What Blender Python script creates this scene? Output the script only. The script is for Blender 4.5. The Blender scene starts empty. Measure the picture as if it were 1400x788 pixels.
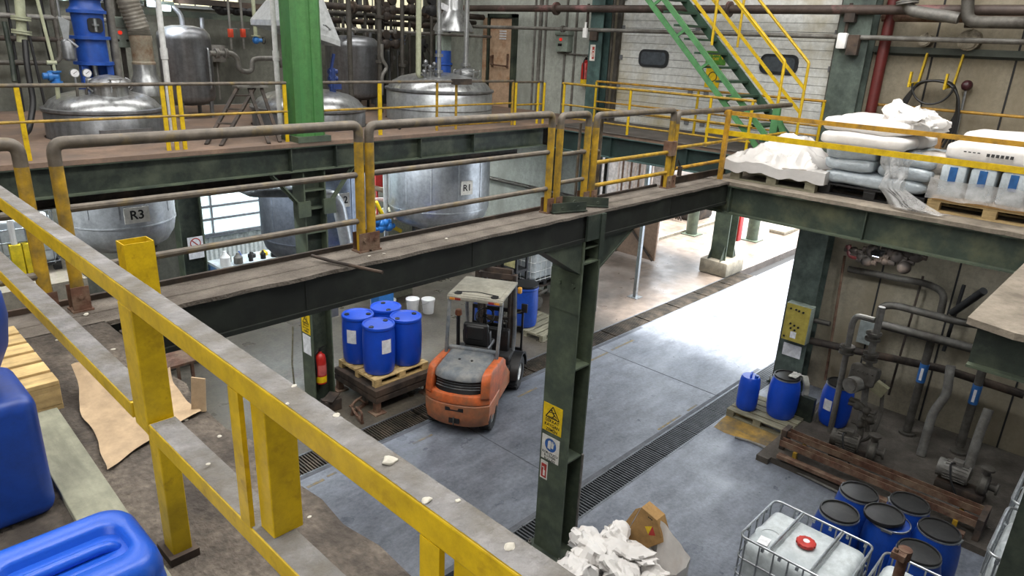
import bpy, bmesh, math, random
from mathutils import Vector, Matrix, noise
from mathutils.geometry import tessellate_polygon
random.seed(7)
SC = bpy.context.scene
COL = SC.collection
PI = math.pi
V3 = Vector

# ------------------------------------------------------------------ camera
FPX = 951.15
YAW, PITCH, ROLL = [math.radians(a) for a in (43.10, 19.50, -2.644)]
_F = V3((math.cos(YAW)*math.cos(PITCH), math.sin(YAW)*math.cos(PITCH), -math.sin(PITCH)))
_R = V3((math.sin(YAW), -math.cos(YAW), 0))
_D = _F.cross(_R)
CR = _R*math.cos(ROLL) + _D*math.sin(ROLL)
CD = -_R*math.sin(ROLL) + _D*math.cos(ROLL)
EYE = V3((0, 0, 6.3))


def ray(x, y):
    return CR*((x-700)/FPX) + CD*((y-394)/FPX) + _F


def zp(x, y, z):
    d = ray(x, y)
    return EYE + d*((z-EYE.z)/d.z)


def xp(x, y, X):
    d = ray(x, y)
    return EYE + d*(X/d.x)


def yp(x, y, Y):
    d = ray(x, y)
    return EYE + d*(Y/d.y)


cam_data = bpy.data.cameras.new('camera')
cam_data.sensor_width = 36
cam_data.lens = FPX/1400*36
cam_data.clip_start = 0.05
cam_data.clip_end = 300
cam = bpy.data.objects.new('camera', cam_data)
COL.objects.link(cam)
mw = Matrix((CR, -CD, -_F)).transposed().to_4x4()
mw.translation = EYE
cam.matrix_world = mw
SC.camera = cam


# ------------------------------------------------------------------ materials
def lin(h):
    h = h.lstrip('#')
    out = []
    for i in (0, 2, 4):
        c = int(h[i:i+2], 16)/255
        out.append(c/12.92 if c <= 0.04045 else ((c+0.055)/1.055)**2.4)
    return (*out, 1)


def M(name, col, rough=.6, metal=0.0, var=.25, scale=5., dirt=None, dirt_amt=.35, dirt_scale=2.5, bump=0., bscale=30.,
      coat=0., stretch=None, alpha=1., trans=0., grunge=.3):
    m = bpy.data.materials.new(name)
    m.use_nodes = True
    nt = m.node_tree
    N, L = nt.nodes, nt.links
    b = N['Principled BSDF']
    b.inputs['Roughness'].default_value = rough
    b.inputs['Metallic'].default_value = metal
    if coat:
        b.inputs['Coat Weight'].default_value = coat
    if trans:
        b.inputs['Transmission Weight'].default_value = trans
    if alpha < 1:
        b.inputs['Alpha'].default_value = alpha
    tc = N.new('ShaderNodeTexCoord')
    src = tc.outputs['Object']
    if stretch:
        mp = N.new('ShaderNodeMapping')
        mp.inputs['Scale'].default_value = stretch
        L.new(src, mp.inputs['Vector'])
        src = mp.outputs['Vector']
    c = lin(col)
    n1 = N.new('ShaderNodeTexNoise')
    n1.inputs['Scale'].default_value = scale
    n1.inputs['Detail'].default_value = 5
    L.new(src, n1.inputs['Vector'])
    r1 = N.new('ShaderNodeValToRGB')
    r1.color_ramp.elements[0].position = .3
    r1.color_ramp.elements[1].position = .7
    r1.color_ramp.elements[0].color = tuple(x*(1-var) for x in c[:3])+(1,)
    r1.color_ramp.elements[1].color = tuple(min(1, x*(1+var)) for x in c[:3])+(1,)
    L.new(n1.outputs['Fac'], r1.inputs['Fac'])
    out = r1.outputs['Color']
    if grunge:
        n4 = N.new('ShaderNodeTexNoise')
        n4.inputs['Scale'].default_value = 11
        n4.inputs['Detail'].default_value = 12
        n4.inputs['Roughness'].default_value = .75
        L.new(tc.outputs['Object'], n4.inputs['Vector'])
        r4 = N.new('ShaderNodeValToRGB')
        r4.color_ramp.elements[0].position = .36
        r4.color_ramp.elements[1].position = .6
        g = 1-grunge
        r4.color_ramp.elements[0].color = (g, g, g, 1)
        r4.color_ramp.elements[1].color = (1, 1, 1, 1)
        L.new(n4.outputs['Fac'], r4.inputs['Fac'])
        m4 = N.new('ShaderNodeMix')
        m4.data_type = 'RGBA'
        m4.blend_type = 'MULTIPLY'
        m4.inputs['Factor'].default_value = 1
        L.new(out, m4.inputs['A'])
        L.new(r4.outputs['Color'], m4.inputs['B'])
        out = m4.outputs['Result']
    if dirt:
        n2 = N.new('ShaderNodeTexNoise')
        n2.inputs['Scale'].default_value = dirt_scale
        n2.inputs['Detail'].default_value = 8
        n2.inputs['Roughness'].default_value = .65
        L.new(src, n2.inputs['Vector'])
        r2 = N.new('ShaderNodeValToRGB')
        r2.color_ramp.elements[0].position = max(0, .62-dirt_amt*.5)
        r2.color_ramp.elements[1].position = min(1, .80-dirt_amt*.35)
        L.new(n2.outputs['Fac'], r2.inputs['Fac'])
        mx = N.new('ShaderNodeMix')
        mx.data_type = 'RGBA'
        L.new(r2.outputs['Color'], mx.inputs['Factor'])
        L.new(out, mx.inputs['A'])
        mx.inputs['B'].default_value = lin(dirt)
        out = mx.outputs['Result']
    L.new(out, b.inputs['Base Color'])
    if bump:
        n3 = N.new('ShaderNodeTexNoise')
        n3.inputs['Scale'].default_value = bscale
        n3.inputs['Detail'].default_value = 6
        L.new(src, n3.inputs['Vector'])
        bp = N.new('ShaderNodeBump')
        bp.inputs['Strength'].default_value = bump
        bp.inputs['Distance'].default_value = .02
        L.new(n3.outputs['Fac'], bp.inputs['Height'])
        L.new(bp.outputs['Normal'], b.inputs['Normal'])
    return m


def EM(name, col, strength):
    m = bpy.data.materials.new(name)
    m.use_nodes = True
    b = m.node_tree.nodes['Principled BSDF']
    b.inputs['Base Color'].default_value = lin(col)
    b.inputs['Emission Color'].default_value = lin(col)
    b.inputs['Emission Strength'].default_value = strength
    return m


def ribbed(m, axis, period, depth=.6):
    """add a corrugation bump along one object axis"""
    nt = m.node_tree
    N, L = nt.nodes, nt.links
    b = N['Principled BSDF']
    tc = N.new('ShaderNodeTexCoord')
    w = N.new('ShaderNodeTexWave')
    w.wave_type = 'BANDS'
    w.bands_direction = axis
    w.inputs['Scale'].default_value = 2*PI/period/20
    w.inputs['Distortion'].default_value = 0
    L.new(tc.outputs['Object'], w.inputs['Vector'])
    bp = N.new('ShaderNodeBump')
    bp.inputs['Strength'].default_value = depth
    bp.inputs['Distance'].default_value = .03
    L.new(w.outputs['Fac'], bp.inputs['Height'])
    L.new(bp.outputs['Normal'], b.inputs['Normal'])
    return m


YEL = M('yellow_paint', '#c7a60e', .45, var=.08, scale=8, dirt='#8a6d12', dirt_amt=.12, dirt_scale=14)
YELD = M('worn_yellow_paint', '#a8851c', .5, var=.2, scale=9, dirt='#67552a', dirt_amt=.36, dirt_scale=7)
YELO = M('orange_yellow_paint', '#b08420', .5, var=.2, scale=9, dirt='#6a5028', dirt_amt=.3, dirt_scale=7)
DUSTRAIL = M('dusty_worn_rail', '#625a50', .55, metal=.25, var=.3, scale=12, dirt='#7d6a3c', dirt_amt=.2, dirt_scale=5)
DUST = M('grey_dust', '#7f7d7c', .95, var=.22, scale=14, dirt='#5d584f', dirt_amt=.42, dirt_scale=6, bump=.5, bscale=60)
DUSTB = M('brown_dust', '#736b62', .95, var=.25, scale=8, dirt='#4a433c', dirt_amt=.45, dirt_scale=4, bump=.7, bscale=60,
          stretch=(.9, 1.3, 1))
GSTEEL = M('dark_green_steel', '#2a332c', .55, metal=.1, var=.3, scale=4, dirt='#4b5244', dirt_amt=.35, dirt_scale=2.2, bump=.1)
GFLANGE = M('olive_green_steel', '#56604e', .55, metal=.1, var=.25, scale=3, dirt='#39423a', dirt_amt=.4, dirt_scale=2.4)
TEAL = M('teal_steel', '#4b6360', .5, var=.2, scale=4, dirt='#2c3e3c', dirt_amt=.35)
TEALD = M('dark_teal_steel', '#2c3d39', .5, var=.2, scale=4, dirt='#1e2b29', dirt_amt=.35)
GREEN = M('bright_green_paint', '#43743d', .5, var=.15, scale=5, dirt='#386b38', dirt_amt=.3, stretch=(3, 3, .6))
STAIRG = M('stair_green_paint', '#4c7f50', .5, var=.15, scale=5)
STAIRD = M('stair_dark_green', '#2f4a39', .55, var=.2, scale=5)
DARK = M('black_rubber', '#1c1c1d', .7, var=.2)
BLACK = M('black_plastic', '#161617', .45, var=.2)
LID = M('black_lid_plastic', '#161617', .4, var=.25, scale=9, dirt='#2c2a27', dirt_amt=.25, dirt_scale=16)
DRUM = M('blue_drum_plastic', '#0f43b4', .38, var=.1, scale=3, grunge=.1)
DRUMD = M('dark_blue_drum_plastic', '#123e94', .42, var=.12, scale=3)
JERRY = M('jerrycan_blue_plastic', '#1a53bd', .36, var=.06, scale=3, grunge=.06, bump=.08, bscale=160)
WHITEP = M('white_plastic', '#e6e6e4', .4, var=.04, grunge=.05)
IBCW = M('translucent_white_plastic', '#c2c9cb', .38, var=.08, scale=3, dirt='#9aa2a6', dirt_amt=.3, dirt_scale=2)
BAGW = M('white_woven_plastic', '#d8d5d2', .5, var=.04, scale=6, dirt='#c9bfb8', dirt_amt=.18, bump=.2, bscale=14, grunge=.08)
BAGG = M('grey_film_wrapped_bags', '#b0bac1', .2, var=.12, scale=5, bump=.8, bscale=16, coat=.5, grunge=.12)
FILM = M('clear_stretch_film', '#c9c8c6', .15, var=.1, alpha=.45, bump=.7, bscale=14)
FILMW = M('milky_stretch_film', '#cbc8c5', .22, var=.06, bump=.4, bscale=12, alpha=.84, grunge=.04)
GALV = M('galvanised_steel', '#a3a7aa', .35, metal=.8, var=.15, scale=12)
STAIN = M('stainless_steel', '#b0b2b3', .32, metal=.75, var=.18, scale=3, stretch=(4, 4, .5), dirt='#6d6c6b', dirt_amt=.25)
STAIND = M('dull_stainless_steel', '#85878a', .38, metal=.7, var=.2, scale=3, stretch=(4, 4, .5))
SHEETM = M('aluminium_cladding', '#b4b8bb', .36, metal=.65, var=.15, scale=2, stretch=(3, 3, .4))
RUST = M('rusty_brown_steel', '#5d4032', .8, metal=.2, var=.35, scale=7, dirt='#7d6a58', dirt_amt=.4, dirt_scale=4, bump=.3)
RUSTD = M('dark_rusty_steel', '#37302b', .75, metal=.2, var=.3, scale=6, dirt='#5a4a3e', dirt_amt=.3)
GUNK = M('grimy_grey_pipe', '#595650', .65, metal=.25, var=.3, scale=6, dirt='#38332d', dirt_amt=.4, dirt_scale=4)
GUNKL = M('dusty_light_pipe', '#7c7a75', .6, metal=.3, var=.25, scale=6, dirt='#524d46', dirt_amt=.35)
WOOD = M('raw_pallet_wood', '#b39a6c', .8, var=.22, scale=4, stretch=(1, 6, 6), dirt='#7d6a48', dirt_amt=.3)
WOODL = M('clean_pallet_wood', '#c4a873', .8, var=.2, scale=4, stretch=(1, 6, 6), dirt='#8b7550', dirt_amt=.22)
WOODG = M('grey_weathered_wood', '#7f7b67', .85, var=.2, scale=4, stretch=(1, 6, 6), dirt='#5a5648', dirt_amt=.3)
PLANK = M('grey_green_plank', '#8f8f7c', .85, var=.15, scale=4, stretch=(5, 1, 5), dirt='#6f6f60', dirt_amt=.3)
KRAFT = M('kraft_paper', '#b09879', .8, var=.12, scale=3, bump=.3, bscale=8)
CARD = M('brown_cardboard', '#a5814f', .8, var=.1)
ORANGE = M('forklift_orange', '#c2602f', .5, var=.14, scale=5, dirt='#7d5238', dirt_amt=.3, dirt_scale=4)
ORANGEL = M('faded_forklift_orange', '#bd7148', .55, var=.15, scale=5, dirt='#8a6248', dirt_amt=.4, dirt_scale=4)
FGREY = M('forklift_grey_hood', '#5f656b', .55, var=.15, scale=6, dirt='#7d7d7a', dirt_amt=.4, dirt_scale=5)
FROOF = M('forklift_dusty_roof', '#989588', .7, var=.15, scale=4, dirt='#77746a', dirt_amt=.35)
BLUEM = M('motor_blue_paint', '#1d4ba0', .45, var=.15, scale=5)
BLUEV = M('valve_blue_paint', '#2b6fb5', .45, var=.15, scale=5)
BLUEB = M('pipe_band_blue', '#2d62a0', .5, var=.15)
RED = M('red_paint', '#b0231c', .4, var=.1)
REDP = M('dark_red_pipe', '#5a1f1d', .5, var=.2, scale=5)
REDCAP = M('red_cap_plastic', '#b32a20', .5, var=.2, scale=14)
SIGNY = M('sign_yellow', '#e3bf12', .45, var=.05)
SIGNW = M('sign_white', '#d9d7cf', .5, var=.05)
SIGNB = M('sign_blue', '#2a5ba0', .5, var=.05)
SIGNR = M('sign_red', '#a93127', .5, var=.05)
INK = M('black_ink', '#141414', .6, var=.05)
WHITE = M('white_paper', '#dedfe2', .7, var=.04)
PVCW = M('white_pvc_pipe', '#c9cac8', .4, var=.08)
PVCG = M('cream_green_pipe', '#a9ad92', .45, var=.12)
BOXY = M('mustard_box_paint', '#a99a45', .5, var=.12, scale=5)
BOXG = M('grey_green_box', '#8b968c', .5, var=.1)
DOORO = M('salmon_door_paint', '#bfa287', .6, var=.12, scale=2, dirt='#8a5a34', dirt_amt=.22, dirt_scale=3)
GLASSD = M('dark_window_rubber', '#23262a', .4, var=.1)
GLASSG = M('grey_acrylic_pane', '#4c5258', .2, var=.1)
CONC = M('concrete_plinth', '#8d8576', .9, var=.2, scale=4, bump=.3)
FOAM = M('white_crumbs', '#c2bdb0', .9, var=.1, scale=20)
CABLE = M('black_cable', '#1b1b1c', .5, var=.1)
DUCT = M('flexible_duct', '#8f8a80', .55, metal=.3, var=.2, scale=6, dirt='#6b655b', dirt_amt=.35)
SEALGREY = M('grey_seal', '#6c6e70', .6, var=.15)


# ------------------------------------------------------------------ object helpers
def root_matrix(o):
    while o.parent:
        o = o.parent
    return Matrix.Translation(o.location) @ o.rotation_euler.to_matrix().to_4x4()


def thing(name, label, cat, loc=(0, 0, 0), rz=0., group=None):
    o = bpy.data.objects.new(name, None)
    COL.objects.link(o)
    o.empty_display_size = .1
    o.location = loc
    o.rotation_euler = (0, 0, rz)
    o['label'] = label
    o['category'] = cat
    if group:
        o['group'] = group
    return o


def tag(o, label, cat, group=None, kind=None):
    o['label'] = label
    o['category'] = cat
    if group:
        o['group'] = group
    if kind:
        o['kind'] = kind
    return o


class MB:
    def __init__(s):
        s.b = bmesh.new()

    def _add(s, vs, fs, mi=0):
        bv = [s.b.verts.new(v) for v in vs]
        for f in fs:
            try:
                fc = s.b.faces.new([bv[i] for i in f])
                fc.material_index = mi
            except ValueError:
                pass
        return bv

    def boxm(s, mat, sx, sy, sz, bev=0., mi=0, seg=2):
        vs = [mat @ V3((x*sx/2, y*sy/2, z*sz/2)) for x in (-1, 1) for y in (-1, 1) for z in (-1, 1)]
        fs = [(0, 1, 3, 2), (4, 6, 7, 5), (0, 4, 5, 1), (2, 3, 7, 6), (0, 2, 6, 4), (1, 5, 7, 3)]
        bv = s._add(vs, fs, mi)
        if bev > 0:
            es = list({e for v in bv for e in v.link_edges})
            bmesh.ops.bevel(s.b, geom=es, offset=bev, segments=seg, affect='EDGES', profile=.5)
        return s

    def box(s, x0, x1, y0, y1, z0, z1, bev=0., mi=0, seg=2):
        m = Matrix.Translation(((x0+x1)/2, (y0+y1)/2, (z0+z1)/2))
        return s.boxm(m, abs(x1-x0), abs(y1-y0), abs(z1-z0), bev, mi, seg)

    def bar(s, p, q, w, h, up=(0, 0, 1), bev=0., mi=0):
        p, q = V3(p), V3(q)
        d = q-p
        n = d.normalized()
        u = V3(up)
        if abs(n.dot(u)) > .98:
            u = V3((1, 0, 0))
        sd = u.cross(n).normalized()
        u = n.cross(sd)
        m = Matrix((n, sd, u)).transposed().to_4x4()
        m.translation = (p+q)/2
        return s.boxm(m, d.length, w, h, bev, mi)

    def cyl(s, p, q, r, r2=None, seg=16, mi=0, cap=True):
        p, q = V3(p), V3(q)
        r2 = r if r2 is None else r2
        n = (q-p).normalized()
        u = V3((0, 0, 1)) if abs(n.z) < .9 else V3((1, 0, 0))
        a = u.cross(n).normalized()
        c = n.cross(a)
        A = [s.b.verts.new(p+(a*math.cos(t)+c*math.sin(t))*r) for t in [2*PI*i/seg for i in range(seg)]]
        B = [s.b.verts.new(q+(a*math.cos(t)+c*math.sin(t))*r2) for t in [2*PI*i/seg for i in range(seg)]]
        for i in range(seg):
            j = (i+1) % seg
            s.b.faces.new((A[i], A[j], B[j], B[i])).material_index = mi
        if cap:
            s.b.faces.new(A[::-1]).material_index = mi
            s.b.faces.new(B).material_index = mi
        return s

    def tube(s, pts, r, seg=10, fillet=0., closed=False, nf=5):
        pts = [V3(p) for p in pts]
        if fillet > 0:
            out = []
            n = len(pts)
            rng = range(n) if closed else range(1, n-1)
            if not closed:
                out.append(pts[0])
            for i in rng:
                a, b, c = pts[i-1], pts[i], pts[(i+1) % n]
                f = min(fillet, (a-b).length*.49, (c-b).length*.49)
                s0, s1 = b+(a-b).normalized()*f, b+(c-b).normalized()*f
                for k in range(nf+1):
                    t = k/nf
                    out.append(s0*(1-t)**2+b*2*t*(1-t)+s1*t*t)
            if not closed:
                out.append(pts[-1])
            pts = out
        n = len(pts)
        rings = []
        prev = None
        for i in range(n):
            if closed:
                d = (pts[(i+1) % n]-pts[i-1])
            else:
                d = pts[min(i+1, n-1)]-pts[max(i-1, 0)]
            if d.length < 1e-9:
                d = V3((0, 0, 1))
            d.normalize()
            if prev is None:
                u = V3((0, 0, 1)) if abs(d.z) < .9 else V3((1, 0, 0))
                a = u.cross(d).normalized()
            else:
                a = (prev-d*prev.dot(d))
                a = a.normalized() if a.length > 1e-6 else V3((1, 0, 0))
            prev = a
            c = d.cross(a)
            rr = r[i] if isinstance(r, (list, tuple)) else r
            rings.append([s.b.verts.new(pts[i]+(a*math.cos(2*PI*k/seg)+c*math.sin(2*PI*k/seg))*rr) for k in range(seg)])
        m = n if closed else n-1
        for i in range(m):
            A, B = rings[i], rings[(i+1) % n]
            for k in range(seg):
                l = (k+1) % seg
                s.b.faces.new((A[k], A[l], B[l], B[k]))
        if not closed:
            s.b.faces.new(rings[0][::-1])
            s.b.faces.new(rings[-1])
        return s

    def lathe(s, prof, c=(0, 0, 0), seg=32, mat=None, a0=0., a1=2*PI):
        """prof: list of (r, z) from bottom to top"""
        m = mat or Matrix.Translation(c)
        full = abs(a1-a0-2*PI) < 1e-6
        ns = seg if full else seg+1
        rings = []
        for (r, z) in prof:
            if r < 1e-6:
                rings.append([s.b.verts.new(m @ V3((0, 0, z)))])
            else:
                rings.append([s.b.verts.new(m @ V3((r*math.cos(a0+(a1-a0)*k/seg), r*math.sin(a0+(a1-a0)*k/seg), z))) for k in range(ns)])
        for A, B in zip(rings, rings[1:]):
            for k in range(seg):
                l = (k+1) % ns if full else k+1
                try:
                    if len(A) == 1 and len(B) == 1:
                        continue
                    if len(A) == 1:
                        s.b.faces.new((A[0], B[l], B[k]))
                    elif len(B) == 1:
                        s.b.faces.new((A[k], A[l], B[0]))
                    else:
                        s.b.faces.new((A[k], A[l], B[l], B[k]))
                except ValueError:
                    pass
        return s

    def prism(s, poly, d0, d1, mat=None, mi=0, bev=0.):
        """poly in local xy, extruded along local z from d0 to d1"""
        m = mat or Matrix()
        n = len(poly)
        A = [s.b.verts.new(m @ V3((x, y, d0))) for x, y in poly]
        B = [s.b.verts.new(m @ V3((x, y, d1))) for x, y in poly]
        s.b.faces.new(A[::-1]).material_index = mi
        s.b.faces.new(B).material_index = mi
        for i in range(n):
            j = (i+1) % n
            s.b.faces.new((A[i], A[j], B[j], B[i])).material_index = mi
        if bev:
            es = list({e for v in A+B for e in v.link_edges})
            bmesh.ops.bevel(s.b, geom=es, offset=bev, segments=2, affect='EDGES', profile=.5)
        return s

    def sphere(s, c, r, seg=12, sc=(1, 1, 1)):
        m = Matrix.Translation(c) @ Matrix.Diagonal((*sc, 1))
        bmesh.ops.create_uvsphere(s.b, u_segments=seg, v_segments=max(6, seg*2//3), radius=r, matrix=m)
        return s

    def grid(s, f, nu, nv):
        vs = [[s.b.verts.new(f(i/nu, j/nv)) for j in range(nv+1)] for i in range(nu+1)]
        for i in range(nu):
            for j in range(nv):
                s.b.faces.new((vs[i][j], vs[i+1][j], vs[i+1][j+1], vs[i][j+1]))
        return s

    def wobble(s, amp, sc, seed=0.):
        for v in s.b.verts:
            n = noise.noise_vector(v.co*sc+V3((seed, seed*.7, seed*1.3)))
            v.co += n*amp
        return s

    def build(s, name, mat, parent=None, world=False, smooth=True, angle=35, center=True):
        b = s.b
        bmesh.ops.recalc_face_normals(b, faces=b.faces)
        o_loc = V3((0, 0, 0))
        if parent is not None and world:
            b.transform(root_matrix(parent).inverted())
        if parent is None and center and len(b.verts):
            xs = [v.co for v in b.verts]
            lo = V3((min(v.x for v in xs), min(v.y for v in xs), min(v.z for v in xs)))
            hi = V3((max(v.x for v in xs), max(v.y for v in xs), max(v.z for v in xs)))
            o_loc = V3(((lo.x+hi.x)/2, (lo.y+hi.y)/2, lo.z))
            b.transform(Matrix.Translation(-o_loc))
        me = bpy.data.meshes.new(name)
        b.to_mesh(me)
        b.free()
        for mm in (mat if isinstance(mat, (list, tuple)) else [mat]):
            me.materials.append(mm)
        if smooth:
            me.polygons.foreach_set('use_smooth', [True]*len(me.polygons))
            me.set_sharp_from_angle(angle=math.radians(angle))
        o = bpy.data.objects.new(name, me)
        COL.objects.link(o)
        o.location = o_loc
        if parent is not None:
            o.parent = parent
        return o


def children(o):
    return [c for c in bpy.data.objects if c.parent == o]


def copy_tree(o, parent=None):
    c = o.copy()
    COL.objects.link(c)
    if parent is not None:
        c.parent = parent
    for ch in children(o):
        copy_tree(ch, c)
    return c


def dup(o, loc, rz, label, group=None):
    c = copy_tree(o)
    c.location = loc
    c.rotation_euler = (0, 0, rz)
    c['label'] = label
    if group:
        c['group'] = group
    return c


def struct(o):
    o['kind'] = 'structure'
    return o


def frame_on(origin, xdir, ydir):
    """4x4 matrix of a plane: local x along xdir, local y along ydir"""
    x = V3(xdir).normalized()
    z = x.cross(V3(ydir)).normalized()
    y = z.cross(x)
    m = Matrix((x, y, z)).transposed().to_4x4()
    m.translation = V3(origin)
    return m


def text_into(mb, string, size, mat, align='CENTER', depth=.002, bold=0.):
    cu = bpy.data.curves.new('t', 'FONT')
    cu.body = string
    cu.size = size
    cu.align_x = align
    cu.align_y = 'CENTER'
    cu.extrude = depth/2
    cu.offset = bold
    cu.resolution_u = 3
    ob = bpy.data.objects.new('t', cu)
    COL.objects.link(ob)
    dg = bpy.context.evaluated_depsgraph_get()
    me = bpy.data.meshes.new_from_object(ob.evaluated_get(dg))
    me.transform(mat)
    mb.b.from_mesh(me)
    bpy.data.objects.remove(ob)
    bpy.data.meshes.remove(me)
    bpy.data.curves.remove(cu)
    return mb
# =================================================================== THE SETTING
ZP, ZM = 4.6, 4.68
GY = [(4.78, 5.24), (8.27, 8.80)]          # drain trenches across Y
XW = 13.5                                   # end wall


def floor_material():
    m = bpy.data.materials.new('worn_concrete_floor')
    m.use_nodes = True
    nt = m.node_tree
    N, L = nt.nodes, nt.links
    b = N['Principled BSDF']
    tc = N.new('ShaderNodeTexCoord')
    sp = N.new('ShaderNodeSeparateXYZ')
    L.new(tc.outputs['Object'], sp.inputs[0])

    def noise_ramp(scale, c0, c1, p0=.35, p1=.65, detail=8, stretch=None):
        src = tc.outputs['Object']
        if stretch:
            mp = N.new('ShaderNodeMapping')
            mp.inputs['Scale'].default_value = stretch
            L.new(src, mp.inputs['Vector'])
            src = mp.outputs['Vector']
        n = N.new('ShaderNodeTexNoise')
        n.inputs['Scale'].default_value = scale
        n.inputs['Detail'].default_value = detail
        n.inputs['Roughness'].default_value = .7
        L.new(src, n.inputs['Vector'])
        r = N.new('ShaderNodeValToRGB')
        r.color_ramp.elements[0].position = p0
        r.color_ramp.elements[1].position = p1
        r.color_ramp.elements[0].color = lin(c0)
        r.color_ramp.elements[1].color = lin(c1)
        L.new(n.outputs['Fac'], r.inputs['Fac'])
        return r.outputs['Color']

    def mix(f, a, c):
        x = N.new('ShaderNodeMix')
        x.data_type = 'RGBA'
        if isinstance(f, float):
            x.inputs['Factor'].default_value = f
        else:
            L.new(f, x.inputs['Factor'])
        L.new(a, x.inputs['A'])
        L.new(c, x.inputs['B'])
        return x.outputs['Result']

    def step(out, at, width=.08):
        r = N.new('ShaderNodeMapRange')
        r.inputs['From Min'].default_value = at-width
        r.inputs['From Max'].default_value = at+width
        L.new(out, r.inputs['Value'])
        return r.outputs['Result']
    lane_a = noise_ramp(1.1, '#474b54', '#747a86')
    lane_b = noise_ramp(3.4, '#30343d', '#8f959f', .34, .72, 12, stretch=(.55, 1.2, 1))
    lane_c = noise_ramp(17, '#3a3e46', '#83888f', .36, .66, 10)
    lane = mix(.3, mix(.55, lane_a, lane_b), lane_c)
    left_a = noise_ramp(.9, '#302d28', '#5f594f', .35, .7)
    left_b = noise_ramp(3.0, '#282521', '#6d6659', .3, .8)
    left = mix(.3, mix(.45, left_a, left_b), noise_ramp(15, '#2a2723', '#7a7265', .36, .66, 10))
    out_a = noise_ramp(.8, '#3f362f', '#83766b', .38, .66)
    out_b = noise_ramp(4., '#4c4038', '#8f8378', .3, .8)
    outl = mix(.5, out_a, out_b)
    left2 = mix(step(sp.outputs['X'], 12.8, .6), left, outl)
    c = mix(step(sp.outputs['Y'], 8.75), lane, left2)
    L.new(c, b.inputs['Base Color'])
    n = N.new('ShaderNodeTexNoise')
    n.inputs['Scale'].default_value = 1.7
    n.inputs['Detail'].default_value = 6
    L.new(tc.outputs['Object'], n.inputs['Vector'])
    rr = N.new('ShaderNodeMapRange')
    rr.inputs['From Min'].default_value = .3
    rr.inputs['From Max'].default_value = .7
    rr.inputs['To Min'].default_value = .24
    rr.inputs['To Max'].default_value = .55
    L.new(n.outputs['Fac'], rr.inputs['Value'])
    L.new(rr.outputs['Result'], b.inputs['Roughness'])
    bp = N.new('ShaderNodeBump')
    bp.inputs['Strength'].default_value = .25
    bp.inputs['Distance'].default_value = .01
    n2 = N.new('ShaderNodeTexNoise')
    n2.inputs['Scale'].default_value = 25
    n2.inputs['Detail'].default_value = 6
    L.new(tc.outputs['Object'], n2.inputs['Vector'])
    L.new(n2.outputs['Fac'], bp.inputs['Height'])
    L.new(bp.outputs['Normal'], b.inputs['Normal'])
    return m


FLOORM = floor_material()
fb = MB()
x0, x1 = -8, 70
for y0, y1 in ((-9, GY[0][0]), (GY[0][1], GY[1][0]), (GY[1][1], 45)):
    fb.box(x0, x1, y0, y1, -.25, 0)
struct(fb.build('floor', FLOORM, center=False, smooth=False))
tb = MB()
for y0, y1 in GY:
    tb.box(x0, x1, y0, y1, -.3, -.22)
struct(tb.build('trim_1', DARK, center=False, smooth=False))

# drain gratings, each panel lifts out
GRATE = M('drain_grate_steel', '#4a4d51', .5, metal=.5, var=.25, scale=6)
GRATEB = M('dirty_drain_grate_steel', '#39342d', .6, metal=.4, var=.3, scale=5, dirt='#5a5045', dirt_amt=.35)
GRATEL = M('worn_bright_grate_edge', '#6f7378', .45, metal=.6, var=.2)


def grate_panel(y0, y1, length, mat, pitch):
    root = thing('drain_grate', '', 'drain grate')
    fr = MB()
    w = y1-y0
    fr.box(0, length-.012, -w/2, -w/2+.03, -.05, .004)
    fr.box(0, length-.012, w/2-.03, w/2, -.05, .004)
    fr.build('frame', GRATEL, root, smooth=False)
    sl = MB()
    n = int(length/pitch)
    for i in range(n):
        x = (i+.5)*pitch
        sl.box(x-pitch*.22, x+pitch*.22, -w/2+.03, w/2-.03, -.045, 0)
    sl.box(0, length-.012, -.012, .012, -.06, -.02)
    sl.build('slats', mat, root, smooth=False)
    return root


def grate_run(y0, y1, xa, n, length, mat, pitch, lab, grp):
    p = grate_panel(y0, y1, length, mat, pitch)
    p.location = (xa, (y0+y1)/2, 0)
    p['label'] = lab(0)
    p['group'] = grp
    for i in range(1, n):
        dup(p, (xa+i*length, (y0+y1)/2, 0), 0, lab(i), grp)


ORD = ['first', 'second', 'third', 'fourth', 'fifth', 'sixth', 'seventh', 'eighth', 'ninth', 'tenth', 'eleventh', 'twelfth',
       'thirteenth', 'fourteenth']
grate_run(*GY[0], 5.02, 9, 1.0, GRATE, .055,
          lambda i: '%s dark slotted grate of the near drain, counted from the railing towards the blue drums' % ORD[i],
          'slotted grates over the near drain channel')
grate_run(*GY[1], 2.7, 12, 1.4, GRATEB, .05,
          lambda i: '%s dirty slotted grate of the far drain behind the forklift, counted from the left' % ORD[i],
          'slotted grates over the far drain channel')
# painted lines and slab joints on the drive
YLINE = M('worn_floor_line_yellow', '#8d7743', .8, var=.3, scale=8, dirt='#5d5f62', dirt_amt=.55, dirt_scale=9)
lb = MB()
for a, b2, w in (((420, 667), (442, 655), .07), ((447, 652), (460, 646), .05), ((565, 607), (590, 594), .05), ((708, 543), (732, 530), .06), ((806, 494), (830, 482), .07), ((836, 479), (866, 465), .07),
                 ((900, 588), (930, 568), .05), ((940, 562), (952, 553), .05)):
    p, q = zp(*a, 0), zp(*b2, 0)
    q.y = p.y + (q.y-p.y)*.3
    lb.bar(p+V3((0, 0, .001)), q+V3((0, 0, .001)), w*.8, .003)
struct(lb.build('trim_2', YLINE, smooth=False, center=False))
jb = MB()
for X in (7.2, 11.6):
    jb.box(X, X+.018, GY[0][1]+.01, GY[1][0]-.01, .0, .003)
    jb.box(X-.9, X-.884, .5, GY[0][0]-.01, .0, .003)
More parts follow.
